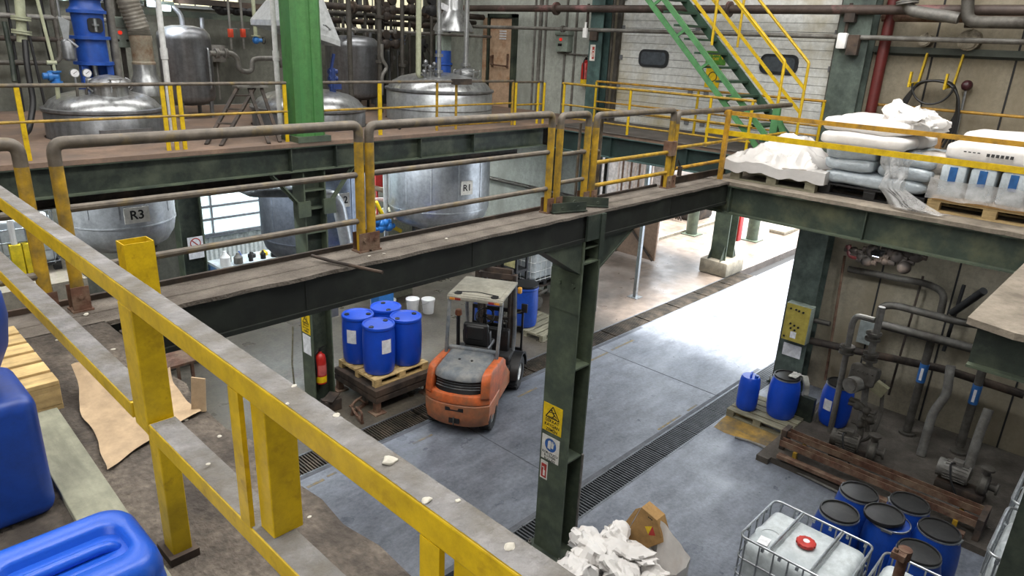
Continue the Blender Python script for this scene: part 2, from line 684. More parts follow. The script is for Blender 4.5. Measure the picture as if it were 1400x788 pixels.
jb.box(4, 13.4, GY[0][1]+.005, GY[0][1]+.075, 0, .003)
jb.box(4, 13.4, GY[1][0]-.075, GY[1][0]-.005, 0, .003)
struct(jb.build('trim_3', M('slab_joint_concrete', '#55585e', .9, var=.2), smooth=False, center=False))

# near platform deck (worn dirty boards), right deck, far deck, walkway
DECKN = M('worn_brown_deck', '#6a6157', .95, var=.35, scale=38, dirt='#38322d', dirt_amt=.5, dirt_scale=3.2, bump=1., bscale=34,
          stretch=(1.2, .9, 1))
b = MB()
random.seed(3)
edge = [(1.15+random.uniform(-.025, .03), -4+8.43*i/46) for i in range(47)]
poly = [(-8, -8), (1.17, -8)]+edge+[(-8, 4.43)]
b.prism(poly, ZP-.09, ZP)
struct(b.build('floor_platform', DECKN, smooth=False, center=False))
DECKR = M('dusty_grey_deck', '#8d8375', .95, var=.2, scale=5, dirt='#5c5449', dirt_amt=.4, bump=.4)
b = MB()
random.seed(5)
rag = [(9.02+random.uniform(-.02, .02), 4.76-i*.133) for i in range(31)]
b.prism([(XW, 4.78), (9.02, 4.78)]+rag+[(9.02, .78), (5.6, .80), (5.58, .77), (5.50, .5), (5.53, .3), (5.45, -3), (XW, -3)], ZP-.05, ZP)
struct(b.build('floor_right_deck', DECKR, smooth=False, center=False))
DECKF = M('reddish_worn_mezzanine_deck', '#7c6656', .85, var=.2, scale=1.6, dirt='#5f5249', dirt_amt=.45, dirt_scale=1.3)
REACT = {'R3': (3.55, 11.95, .80), 'R2': (7.02, 11.95, 1.02), 'R1': (10.02, 11.75, 1.12)}


def circ(cx, cy, r, n=40):
    return [V3((cx+r*math.cos(2*PI*k/n), cy+r*math.sin(2*PI*k/n), 0)) for k in range(n)]


outer = [V3(p) for p in ((-6, 9.85, 0), (11.4, 9.85, 0), (11.4, 4.79, 0), (XW-.02, 4.79, 0), (XW-.02, 15.85, 0), (-6, 15.85, 0))]
loops = [outer]+[circ(cx, cy, r+.025)[::-1] for cx, cy, r in REACT.values()]
tris = tessellate_polygon(loops)
flat = [p for l in loops for p in l]
b = MB()
for zz in (ZM, ZM-.06):
    b._add([V3((p.x, p.y, zz)) for p in flat], [tuple(t) for t in tris])
off = 0
for l in loops:
    n = len(l)
    b._add([V3((p.x, p.y, ZM)) for p in l]+[V3((p.x, p.y, ZM-.06)) for p in l],
           [(i, (i+1) % n, n+(i+1) % n, n+i) for i in range(n)])
struct(b.build('floor_mezzanine', DECKF, smooth=False, center=False))
WALKM = M('dark_walkway_plate', '#55504b', .8, var=.2, scale=3, dirt='#3a3632', dirt_amt=.4)
b = MB()
b.box(11.38, XW-.03, 4.82, 9.7, ZM+.001, ZM+.012)
struct(b.build('floor_walkway', WALKM, smooth=False, center=False))
b = MB()
b.box(-7.5, 3.4, 13.8, 15.85, 0, 1.9)
b.box(9.4, 13.45, 14.3, 15.85, 0, .25)
struct(b.build('floor_raised_slab', CONC, smooth=False, center=False))

# walls
WALLR = M('beige_grey_wall_panel', '#928a78', .85, var=.1, scale=1.2, dirt='#7a705c', dirt_amt=.38, dirt_scale=.9, stretch=(1, 1, .35))
WALLE = M('pale_grey_green_wall', '#a9aea6', .8, var=.08, scale=1.2, dirt='#7d8078', dirt_amt=.32, dirt_scale=.8, stretch=(1, 1, .35))
WALLB = M('grimy_back_wall', '#73746a', .85, var=.15, scale=1., dirt='#3a3a34', dirt_amt=.45, dirt_scale=.7, stretch=(1, 1, .4))
WALLW = ribbed(M('white_corrugated_cladding', '#c9cfcc', .6, var=.06), 'X', .11, .8)
b = MB()
b.box(XW, XW+.2, -6, 4.86, 0, 11)
struct(b.build('wall_right', WALLR, smooth=False, center=False))
b = MB()
b.box(XW, XW+.2, 10.35, 16.1, 0, 11)
struct(b.build('wall_end', WALLE, smooth=False, center=False))
b = MB()
b.box(XW, XW+.2, 4.86, 10.35, 4.25, 11)
struct(b.build('wall_gate', WALLR, smooth=False, center=False))
b = MB()
b.box(-8, XW+.2, 15.9, 16.1, ZM, 11)
b.box(-8, 6.1, 15.9, 16.1, 0, ZM)
b.box(9.2, XW+.2, 15.9, 16.1, 0, ZM)
struct(b.build('wall_back', WALLB, smooth=False, center=False))
b = MB()
b.box(6.1, 9.2, 15.9, 16.1, 0, ZM)
struct(b.build('wall_cladding', WALLW, smooth=False, center=False))
b = MB()
b.box(-8.2, -8, -8, 16.1, 0, 11)
struct(b.build('wall_left', WALLB, smooth=False, center=False))
b = MB()
b.box(-8.2, XW+.2, -8.2, -8, 0, 11)
struct(b.build('wall_near', WALLB, smooth=False, center=False))
b = MB()
b.box(-8.2, XW+.2, -8.2, 16.1, 11, 11.15)
struct(b.build('ceiling', M('roof_sheet', '#b5b4ac', .7, var=.1), smooth=False, center=False))
# translucent sheets let daylight in high on the back wall; a window low behind the bench
SKYP = EM('lit_translucent_sheet', '#e6dfbd', .95)
SKYW = EM('lit_window_pane', '#d9ecef', 1.1)
for i, (xa, xb, za, zb) in enumerate(((3.2, 7.7, 6.72, 7.6), (8.6, 10.1, 6.35, 7.4), (10.25, 12.9, 6.4, 7.4))):
    w = thing('window_%d' % (i+1), '', 'window', ((xa+xb)/2, 15.86, za))
    del w['label'], w['category']
    w['kind'] = 'structure'
    pb = MB()
    pb.box(xa, xb, 15.85, 15.88, za, zb)
    pb.build('pane', SKYP, w, world=True, smooth=False)
    pb = MB()
    n = int((xb-xa)/.32)
    for k in range(n+1):
        x = xa+(xb-xa)*k/n
        pb.box(x-.012, x+.012, 15.82, 15.85, za, zb)
    pb.box(xa-.05, xb+.05, 15.81, 15.85, za-.06, za)
    pb.build('frame', GALV, w, world=True, smooth=False)
w = thing('window_4', '', 'window', (7.6, 15.86, 1.9))
del w['label'], w['category']
w['kind'] = 'structure'
pb = MB()
pb.box(6.3, 9.15, 15.84, 15.88, 1.78, 4.2)
pb.build('pane', SKYW, w, world=True, smooth=False)
pb = MB()
for z in (1.72, 1.76, 2.12, 2.42, 4.2):
    pb.box(6.25, 9.2, 15.78, 15.84, z-.025, z+.025)
for x in (6.3, 6.62, 9.15):
    pb.box(x-.02, x+.02, 15.79, 15.84, 1.72, 4.2)
pb.build('frame', GALV, w, world=True, smooth=False)

# vertical panel joints of the right wall and the girt that runs along it
b = MB()
for Y in (2.23, 1.0, 3.4, -.2):
    b.box(XW-.012, XW, Y-.014, Y+.014, 0, 11)
struct(b.build('trim_4', DARK, smooth=False, center=False))
b = MB()
b.box(XW-.14, XW, -3, 4.3, 6.40, 6.5)
b.box(XW-.02, XW, -3, 4.3, 6.36, 6.44)
struct(b.build('trim_5', M('girt_dark_green', '#3a4038', .6, var=.2), smooth=False, center=False))
b = MB()
for Y in (11.9, 12.25, 11.25, 10.95):
    b.box(XW-.03, XW, Y-.025, Y+.025, ZM, 8.5)
b.box(XW-.05, XW, 12.02, 12.1, ZM, 8.5)
struct(b.build('trim_6', GUNKL, smooth=False, center=False))

# ------------------------------------------------------------------ big sectional door over the drive
GDM = M('white_sectional_door', '#d3d5d2', .5, var=.05, scale=1.5, dirt='#a39a80', dirt_amt=.28, dirt_scale=.7)
w = thing('door_1', '', 'door', (XW-.08, 7.25, 4.25))
del w['label'], w['category']
w['kind'] = 'structure'
b = MB()
for k in range(7):
    z0 = 4.25+k*.61
    for q in range(4):
        zz = z0+.1525*q
        b.box(XW-.1+(.006 if q % 2 else 0), XW-.02, 4.95, 9.58, zz+.006, zz+.1525-(.001 if q < 3 else .006))
b.build('door_leaf', GDM, w, world=True, smooth=False)
b = MB()
for k in range(1, 7):
    b.box(XW-.092, XW-.03, 4.95, 9.58, 4.25+k*.61-.006, 4.25+k*.61+.006)
b.build('seam', SEALGREY, w, world=True, smooth=False)
b = MB()
for Y in (4.95, 7.72, 7.35, 9.56):
    for k in range(1, 6):
        b.box(XW-.125, XW-.1, Y-.05, Y+.05, 4.25+k*.61-.05, 4.25+k*.61+.05)
b.build('hinge', SEALGREY, w, world=True, smooth=False)


def rounded_rect(w, h, r, n=6):
    pts = []
    for cx, cy, a in ((w/2-r, h/2-r, 0), (-w/2+r, h/2-r, PI/2), (-w/2+r, -h/2+r, PI), (w/2-r, -h/2+r, 1.5*PI)):
        for k in range(n+1):
            t = a+PI/2*k/n
            pts.append((cx+r*math.cos(t), cy+r*math.sin(t)))
    return pts


for (px, py) in ((894, 80), (1065, 88)):
    c = xp(px, py, XW-.1)
    m = frame_on((XW-.1, c.y, c.z), (0, -1, 0), (0, 0, 1))
    b = MB()
    b.prism(rounded_rect(.74, .36, .13), 0, .03, m)
    f = b.build('window_frame', GLASSD, w, world=True)
    b = MB()
    b.prism(rounded_rect(.62, .26, .09), .0301, .034, m)
    b.build('pane', GLASSG, f, world=True)
# tracks and dark jambs
b = MB()
for Y in (4.9, 9.63):
    b.bar((XW-.16, Y, 0), (XW-.16, Y, 9.5), .09, .06)
    b.bar((XW-.3, Y+(.06 if Y > 6 else -.06), 0), (XW-.3, Y+(.06 if Y > 6 else -.06), 9.5), .03, .05)
struct(b.build('trim_7', GUNK, smooth=False, center=False))

# salmon fire door
w = thing('door_2', '', 'door', (XW-.05, 13.4, ZM))
del w['label'], w['category']
w['kind'] = 'structure'
b = MB()
b.box(XW-.1, XW-.04, 12.95, 13.72, ZM, 6.84)
b.build('door_leaf', DOORO, w, world=True, smooth=False)
b = MB()
for a, c in ((12.83, 12.93), (13.74, 13.80)):
    b.box(XW-.14, XW, a, c, ZM, 6.95)
b.box(XW-.14, XW, 12.83, 13.8, 6.86, 6.95)
b.build('frame', GSTEEL, w, world=True, smooth=False)
b = MB()
b.box(XW-.12, XW, 13.84, 13.98, ZM, 6.85)
b.build('side_panel', DOORO, w, world=True, smooth=False)
b = MB()
b.tube([(XW-.1, 13.60, 5.92), (XW-.19, 13.60, 5.92), (XW-.19, 13.60, 5.72), (XW-.19, 13.05, 5.70), (XW-.1, 13.05, 5.70)], .02, 8)
b.bar((XW-.11, 13.6, 5.65), (XW-.11, 13.6, 5.95), .06, .03)
b.bar((XW-.11, 13.05, 5.65), (XW-.11, 13.05, 6.0), .06, .03)
b.build('push_bar', RUST, w, world=True)
b = MB()
for k in range(4):
    b.box(XW-.108, XW-.1, 13.14, 13.38, 6.34+.06*k, 6.375+.06*k)
b.build('notice', WHITE, w, world=True, smooth=False)


# canopy presumed from the columns, out of view, shaped to shade the yard
b = MB()
b.box(XW+.25, 20.4, 8.9, 22, 5.9, 6.05)
struct(b.build('shade_canopy', GUNKL, smooth=False, center=False))


# =================================================================== STEEL FRAME
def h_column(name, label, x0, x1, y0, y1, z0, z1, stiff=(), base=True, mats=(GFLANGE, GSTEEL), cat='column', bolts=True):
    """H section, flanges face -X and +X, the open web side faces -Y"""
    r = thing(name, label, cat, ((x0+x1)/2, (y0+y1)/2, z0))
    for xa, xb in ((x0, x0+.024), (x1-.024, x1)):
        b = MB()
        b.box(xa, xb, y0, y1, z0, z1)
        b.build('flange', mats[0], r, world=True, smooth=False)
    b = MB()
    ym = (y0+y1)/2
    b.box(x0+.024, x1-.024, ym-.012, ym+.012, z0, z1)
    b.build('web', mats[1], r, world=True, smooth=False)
    for z in stiff:
        b = MB()
        b.box(x0+.024, x1-.024, y0+.005, ym-.012, z-.01, z+.01)
        b.box(x0+.024, x1-.024, ym+.012, y1-.005, z-.01, z+.01)
        b.build('stiffener', mats[0], r, world=True, smooth=False)
    if base:
        b = MB()
        b.box(x0-.08, x1+.08, y0-.08, y1+.08, z0, z0+.03)
        b.build('base_plate', mats[1], r, world=True, smooth=False)
        if bolts:
            for sx in (x0-.045, x1+.045):
                for sy in (y0-.04, y1+.04):
                    b = MB()
                    b.cyl((sx, sy, z0+.03), (sx, sy, z0+.06), .024, seg=6)
                    b.cyl((sx, sy, z0+.06), (sx, sy, z0+.10), .011, seg=8)
                    b.build('anchor_bolt', GUNKL, r, world=True)
    return r


def i_beam(name, label, axis, a0, a1, c, w, z0, z1, mats=(GSTEEL, GFLANGE), stiff=(), top=None, toff=.02):
    """I section along 'x' or 'y' from a0 to a1, centred at c on the other axis"""
    mid = (a0+a1)/2
    r = thing(name, label, 'beam', (mid, c, z0) if axis == 'x' else (c, mid, z0))

    def bx(b, a, e, l, h, za, zb):
        if axis == 'x':
            b.box(a, e, c+l, c+h, za, zb)
        else:
            b.box(c+l, c+h, a, e, za, zb)
    b = MB()
    bx(b, a0, a1, -w/2, w/2, z0, z0+toff)
    b.build('bottom_flange', mats[1], r, world=True, smooth=False)
    b = MB()
    bx(b, a0, a1, -w/2, w/2, z1-toff, z1)
    b.build('top_flange', mats[1], r, world=True, smooth=False)
    b = MB()
    bx(b, a0, a1, -.012, .012, z0+toff, z1-toff)
    b.build('web', mats[0], r, world=True, smooth=False)
    for s in stiff:
        b = MB()
        bx(b, s-.008, s+.008, -w/2+.01, w/2-.01, z0+toff, z1-toff)
        b.build('stiffener', mats[0], r, world=True, smooth=False)
    if top:
        b = MB()
        bx(b, a0, a1, -w/2-.005, w/2+.005, z1, z1+.012)
        for v in b.b.verts:
            pass
        b.build('dirt_layer', top, r, world=True, smooth=False)
    return r


BEAMD = M('near_black_green_beam', '#131612', .6, metal=.1, var=.3, scale=4, dirt='#272c25', dirt_amt=.3)
# front beam: two channels with a dusty plate over them
r = thing('steel_beam', 'long dark beam with dusty top, running from the guard rail past the middle pillar', 'beam', (4, 4.65, 4.1))
b = MB()
for y in (4.45, 4.80):
    b.box(-6, 9.05, y, y+.05, 4.32, 4.57)
b.build('web', BEAMD, r, world=True, smooth=False)
b = MB()
for xs in (2.5, 4.2, 7.6):
    b.box(xs, xs+.016, 4.445, 4.45, 4.33, 4.56)
b.build('stiffener', BEAMD, r, world=True, smooth=False)
b = MB()
b.box(-6, 9.05, 4.43, 4.54, 4.285, 4.32)
b.box(-6, 9.05, 4.74, 4.88, 4.285, 4.32)
b.build('bottom_flange', BEAMD, r, world=True, smooth=False)
b = MB()
random.seed(11)
n = 90
front = [(-6+15.05*i/n, 4.425+random.uniform(-.012, .012)) for i in range(n+1)]
b.prism(front+[(9.05, 4.88), (-6, 4.88)], 4.57, 4.6)
b.box(-6, 9.05, 4.60, 4.605, 4.6, 4.603)
b.build('top_plate', DUSTB, r, world=True, smooth=False)
b = MB()
b.box(-6, 5.6, 4.84, 4.87, 4.6, 4.635)
b.box(6.3, 7.85, 4.84, 4.87, 4.6, 4.63)
b.build('toe_plate', RUSTD, r, world=True, smooth=False)
b = MB()
for sgn, xa in ((-1, 5.85), (1, 6.17)):
    pts = [(xa, 4.285), (xa+sgn*.62, 4.285), (xa, 3.92)]
    vs = [V3((x, y, z)) for y in (4.45, 4.475) for x, z in pts]
    b._add(vs, [(0, 1, 2), (5, 4, 3), (0, 3, 4, 1), (1, 4, 5, 2), (2, 5, 3, 0)])
    b.bar((xa+sgn*.63, 4.56, 4.28), (xa, 4.56, 3.91), .24, .016)
b.build('haunch', GSTEEL, r, world=True, smooth=False)
b = MB()
b.bar((5.52, 4.64, 4.66), (5.92, 4.5, 4.66), .012, .10)
b.bar((5.52, 4.64, 4.615), (5.92, 4.5, 4.615), .07, .012)
b.bar((5.9, 4.86, 4.66), (6.27, 4.46, 4.66), .012, .10)
b.bar((5.9, 4.86, 4.615), (6.27, 4.46, 4.615), .07, .012)
for p in ((5.62, 4.595, 4.66), (5.8, 4.535, 4.66), (6.0, 4.74, 4.66), (6.17, 4.55, 4.66)):
    b.cyl(V3(p)-V3((.01, .02, 0)), V3(p)+V3((-.015, -.035, 0)), .02, seg=6)
b.build('cleat', GSTEEL, r, world=True, smooth=False)
b = MB()
b.box(5.86, 6.16, 4.405, 4.43, 4.29, 4.57)
b.box(6.08, 6.16, 4.39, 4.405, 4.05, 4.57)
b.build('splice_plate', GSTEEL, r, world=True, smooth=False)

# pillar with the signs
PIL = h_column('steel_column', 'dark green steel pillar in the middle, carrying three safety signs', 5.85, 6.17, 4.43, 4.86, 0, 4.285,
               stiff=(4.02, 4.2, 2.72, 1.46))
b = MB()
b.tube([(6.13, 4.40, 1.5), (6.13, 4.40, .12)], .016, 8)
b.build('conduit', GUNKL, PIL, world=True)
b = MB()
b.box(5.84, 5.85, 4.43, 4.86, 3.42, 3.9)
for y in (4.52, 4.72):
    b.cyl((5.84, y, 3.75), (5.81, y, 3.75), .028, seg=6)
b.build('cover_plate', GFLANGE, PIL, world=True, smooth=False)

# column with the extinguisher, and the bright green column above it
EXC = h_column('steel_column', 'dark steel column behind the front beam, with red extinguisher and yellow sign', 5.65, 6.05, 9.92, 10.28, 0, 4.2,
               stiff=(2.02, 3.2, 3.6, 3.9))
r = thing('painted_column', 'bright green painted column rising from the far mezzanine edge', 'column', (5.85, 10.1, ZM))
b = MB()
hx, hy, c = .25, .22, .07
poly = [(-hx+c, -hy), (-.03, -hy), (-.02, -hy+.02), (.03, -hy+.02), (.04, -hy), (hx-c, -hy), (hx, -hy+c), (hx, hy-c), (hx-c, hy), (-hx+c, hy), (-hx, hy-c), (-hx, -hy+c)]
b.prism([(x+5.85, y+10.1) for x, y in poly], ZM, 11)
b.build('shaft', GREEN, r, world=True, smooth=False)
b = MB()
b.box(5.56, 6.14, 9.84, 10.36, ZM, ZM+.09)
b.build('base_plate', GFLANGE, r, world=True, smooth=False)
h_column('steel_column', 'dark column by the white clad wall, with a paper notice on it', 5.68, 6.2, 15.3, 15.6, 0, 4.2, base=False)
TEALR = M('grey_green_column_paint', '#56625a', .55, var=.25, scale=3, dirt='#2c3632', dirt_amt=.4)
TC = h_column('teal_column', 'teal steel column beside the big white door, with an extinguisher hung by it', 13.05, 13.35, 9.85, 10.2, 0, 9.5, mats=(TEAL, TEALD))
h_column('teal_column', 'dark teal column standing right of the big white door', 13.05, 13.4, 4.3, 4.83, 0, 9.5, mats=(TEALR, TEALD))
r = h_column('steel_column', 'dark post under the rough slab corner at the lower right edge', 5.62, 5.95, -.25, .19, 0, 4.215, mats=(GSTEEL, GSTEEL))

i_beam('steel_beam', 'dark green edge beam of the far mezzanine, above the silver tanks', 'x', -6, 11.4, 9.98, .24, 4.23, ZM-.06, (GSTEEL, GFLANGE),
       stiff=(-1, 1.7, 5.45, 6.25, 9.3, 8.0))
i_beam('steel_beam', 'dark rusty inner beam under the far mezzanine deck', 'x', -6, 11.3, 10.62, .2, 3.96, ZM-.065, (RUSTD, RUSTD))
BEAMR = M('greenish_right_beam', '#39443a', .55, metal=.1, var=.2, scale=3, dirt='#5f6149', dirt_amt=.3, dirt_scale=1.5)
i_beam('steel_beam', 'green edge beam under the deck that carries the wrapped sacks', 'y', .3, 4.75, 9.14, .2, 4.15, ZP-.051, (BEAMR, GFLANGE), stiff=(4.4, 2.6))
i_beam('steel_beam', 'teal edge beam of the walkway in front of the big white door', 'y', 4.9, 9.84, 11.5, .2, 4.2, ZM-.06, (TEALD, TEAL), stiff=(6.5, 8.2))
i_beam('steel_beam', 'dark beam under the rough grey slab corner at the right edge', 'y', -3, .74, 5.72, .16, 4.22, ZP-.051, (GSTEEL, GFLANGE))
i_beam('steel_beam', 'dark cross beam seen under the mezzanine right of the big tank', 'y', 10.2, 15.8, 12.3, .2, 4.1, ZM-.065, (RUSTD, RUSTD))
# knee braces on the extinguisher column
for sg, xa, nm in ((-1, 5.62, 'left'), (1, 6.08, 'right')):
    r = thing('knee_brace', 'slanted steel strut %s of the extinguisher column, under the far mezzanine beam' % nm, 'brace', (xa, 9.9, 3.6))
    b = MB()
    b.bar((xa+sg*.5, 9.9, 4.22), (xa, 9.9, 3.62), .07, .012)
    b.bar((xa+sg*.5, 9.93, 4.22), (xa, 9.93, 3.62), .012, .07)
    b.build('angle_bar', GFLANGE, r, world=True, smooth=False)
    b = MB()
    b.box(xa-.11, xa+.11, 9.86, 9.9, 3.5, 3.75)
    b.build('gusset', GFLANGE, r, world=True, smooth=False)


# =================================================================== SIGNS
def sign(name, label, m, w, h, board, cat='sign', group=None):
    o = thing(name, label, cat, m.translation)
    if group:
        o['group'] = group
    b = MB()
    b.boxm(m @ Matrix.Translation((0, 0, .0025)), w, h, .005)
    b.build('plate', board, o, world=True, smooth=False)
    return o


def ring_poly(mb, m, pts, w, z=.0055):
    n = len(pts)
    for i in range(n):
        a, c = pts[i], pts[(i+1) % n]
        mb.bar(m @ V3((*a, z)), m @ V3((*c, z)), w, .001, up=m.to_3x3() @ V3((0, 0, 1)))


def centre(f, quad):
    ps = [f(*q) for q in quad]
    return sum(ps, V3((0, 0, 0)))/len(ps)


# yellow slip warning on the pillar
c = centre(lambda x, y: xp(x, y, 5.845), ((743, 548), (771, 553), (768, 601), (740, 592)))
m = frame_on((5.8495, c.y, c.z), (0, -1, 0), (0, 0, 1))
o = sign('warning_sign', 'yellow slippery floor warning sign, topmost sign on the middle pillar', m, .30, .38, SIGNY)


def slip_sign(o, m, w, h, lines, ts):
    b = MB()
    t = [(0, h*.44), (-w*.36, h*.02), (w*.36, h*.02)]
    ring_poly(b, m, t, .014)
    up = m.to_3x3() @ V3((0, 0, 1))
    for a, c2, ww in (((-.005, h*.24), (.03, h*.15), .02), ((.03, h*.15), (.065, h*.10), .013), ((.03, h*.15), (.0, h*.07), .013),
                      ((-.005, h*.24), (-.05, h*.2), .011), ((-.005, h*.24), (.045, h*.25), .011), ((-.07, h*.06), (.075, h*.06), .008)):
        b.bar(m @ V3((*a, .0056)), m @ V3((*c2, .0056)), ww, .001, up=up)
    b.cyl(m @ V3((-.018, h*.29, .005)), m @ V3((-.018, h*.29, .0062)), .014, seg=12)
    b.build('pictogram', INK, o, world=True, smooth=False)
    b = MB()
    for i, s in enumerate(lines):
        text_into(b, s, ts, m @ Matrix.Translation((0, -h*.09-i*ts*1.08, .006)), bold=.0008)
    b.build('lettering', INK, o, world=True, smooth=False)


slip_sign(o, m, .30, .38, ('DİKKAT', 'KAYGAN', 'ZEMİN'), .058)
c = centre(lambda x, y: xp(x, y, 5.845), ((741, 594), (768, 600), (763, 637), (738, 627)))
m = frame_on((5.8495, c.y, c.z), (0, -1, 0), (0, 0, 1))
o = sign('glove_sign', 'white sign with blue glove circle, under the yellow warning on the middle pillar', m, .28, .34, SIGNW)
b = MB()
b.cyl(m @ V3((0, .055, .005)), m @ V3((0, .055, .006)), .092, seg=28)
b.build('blue_disc', SIGNB, o, world=True, smooth=False)
b = MB()
b.prism([(-.045, .0), (.0, -.005), (.008, .07), (.0, .115), (-.018, .118), (-.04, .1)], .0061, .007, m)
b.prism([(.012, .02), (.045, .02), (.05, .06), (.06, .1), (.05, .102), (.042, .07), (.04, .12), (.03, .12), (.026, .07), (.018, .115), (.01, .11), (.014, .06)], .0061, .007, m)
b.build('pictogram', SIGNW, o, world=True, smooth=False)
b = MB()
for i, s in enumerate(('KORUYUCU', 'ELDİVEN', 'KULLAN')):
    text_into(b, s, .046, m @ Matrix.Translation((0, -.068-i*.043, .006)), bold=.0006)
b.build('lettering', INK, o, world=True, smooth=False)
c = centre(lambda x, y: xp(x, y, 5.845), ((740, 628), (749, 631), (747, 657), (738, 653)))
m = frame_on((5.8495, c.y, c.z), (0, -1, 0), (0, 0, 1))
o = sign('extinguisher_sign', 'small red and white extinguisher sign, lowest on the middle pillar', m, .115, .26, SIGNW)
b = MB()
b.boxm(m @ Matrix.Translation((0, -.01, .0055)), .085, .2, .001)
b.build('red_field', SIGNR, o, world=True, smooth=False)
b = MB()
b.boxm(m @ Matrix.Translation((.005, -.045, .0065)), .032, .08, .001)
b.boxm(m @ Matrix.Translation((.0, .02, .0065)), .014, .05, .001)
b.boxm(m @ Matrix.Translation((-.014, .035, .0065)), .03, .012, .001)
b.build('pictogram', SIGNW, o, world=True, smooth=False)
# signs on the extinguisher column
c = centre(lambda x, y: xp(x, y, 5.645), ((412, 430), (424, 428), (425, 456), (413, 458)))
m = frame_on((5.6495, 10.1, c.z), (0, -1, 0), (0, 0, 1))
o = sign('warning_sign', 'yellow slippery floor sign on the column behind the front beam, above a paper notice', m, .27, .36, SIGNY)
slip_sign(o, m, .27, .36, ('DİKKAT', 'KAYGAN', 'ZEMİN'), .05)
c = xp(419, 471, 5.645)
m = frame_on((5.6495, 10.1, c.z), (0, -1, 0), (0, 0, 1))
o = sign('paper_notice', 'white paper notice under the yellow sign on the extinguisher column', m, .25, .36, WHITE, 'notice')
# notice on the far dark column
c = yp(273, 338, 15.29)
m = frame_on((5.98, 15.299, c.z), (1, 0, 0), (0, 0, 1))
o = sign('prohibition_sign', 'white notice with a red crossed circle on the dark column by the lit bench', m, .34, .5, WHITE)
b = MB()
ring_poly(b, m, [(.11*math.cos(2*PI*k/20), .1+.11*math.sin(2*PI*k/20)) for k in range(20)], .025)
b.bar(m @ V3((-.08, .18, .0055)), m @ V3((.08, .02, .0055)), .025, .001, up=(0, -1, 0))
b.build('red_circle', SIGNR, o, world=True, smooth=False)


# =================================================================== RAILINGS
def tube_panel(label, x0, x1, y, zt, mids, posts='both', group='tube railing panels along the front beam', extra=None, zb=ZP):
    r = thing('tube_railing', label, 'railing', ((x0+x1)/2, y, zb), group=group)
    R = .038
    f = .11

    def post(x, sgn):
        b = MB()
        b.tube([(x, y, zb), (x, y, zt-.13)], R, 12)
        o = b.build('post', YELD, r, world=True)
        b = MB()
        b.tube([(x, y, zt-.13), (x, y, zt), (x+sgn*.22, y, zt)], R, 12, fillet=f, nf=6)
        b.build('bend', DUSTRAIL, r, world=True)
        b = MB()
        b.box(x-.06, x+.06, y-.06, y+.06, zb, zb+.012)
        b.box(x-.05, x+.05, y-.05, y-.042, zb, zb+.16)
        b.box(x-.05, x+.05, y+.042, y+.05, zb, zb+.16)
        b.cyl((x, y-.06, zb+.1), (x, y-.045, zb+.1), .016, seg=6)
        b.build('base_clamp', RUST, o, world=True, smooth=False)
    a, c = x0, x1
    if posts in ('both', 'left'):
        post(x0, 1)
        a = x0+.22
    if posts in ('both', 'right'):
        post(x1, -1)
        c = x1-.22
    b = MB()
    b.tube([(a, y, zt), (c, y, zt)], R*.98, 12)
    b.build('top_rail', DUSTRAIL, r, world=True)
    for k, (z, mt) in enumerate(mids):
        b = MB()
        b.tube([(x0, y, z), (x1, y, z)], .024, 10)
        b.build('mid_rail', mt, r, world=True)
    return r


MR = [(5.24, DUSTRAIL), (4.86, DUSTRAIL)]
tube_panel('bent tube railing panel at the left picture edge, behind the guard rail', -2.2, .93, 4.72, 5.64, MR)
tube_panel('bent tube railing panel in front of the R3 tank', 1.10, 3.19, 4.72, 5.63, MR)
tube_panel('bent tube railing panel in front of the R1 tank', 3.29, 5.53, 4.72, 5.62, MR)
tube_panel('narrow bent tube railing panel right above the middle pillar', 5.67, 6.14, 4.72, 5.60, [(5.2, DUSTRAIL), (4.9, DUSTRAIL)])
rp = tube_panel('bent tube railing panel between the middle pillar and the padlocked post', 6.28, 7.86, 4.72, 5.58, [(5.06, YELD), (4.80, YELD)])
b = MB()
b.tube([(6.1, 4.80, 5.5), (6.1, 4.80, 4.62)], .016, 8)
b.tube([(6.48, 4.80, 5.56), (6.48, 4.80, 4.62)], .022, 8)
b.tube([(6.1, 4.80, 5.2), (6.48, 4.80, 5.17)], .02, 8)
b.build('gate_stop', DUSTRAIL, rp, world=True)
b = MB()
b.box(7.80, 7.92, 4.66, 4.78, 5.02, 5.2)
b.build('lock_box', RUST, rp, world=True, smooth=False)
rp = tube_panel('long tube railing running from the padlocked post to the green stair', 7.96, 11.35, 4.72, 5.54, [(5.1, YELD), (4.83, YELO)], posts='left')
b = MB()
b.box(7.9, 9.6, 4.79, 4.82, ZP, ZP+.09)
b.build('toe_plate', RUSTD, rp, world=True, smooth=False)
b = MB()
b.cyl((8.1, 4.68, 4.86), (8.1, 4.68, 4.74), .03, seg=10)
b.tube([(8.1, 4.68, 4.86), (8.02, 4.68, 4.96), (7.96, 4.7, 4.7)], .009, 6)
b.build('padlock', RUSTD, rp, world=True)

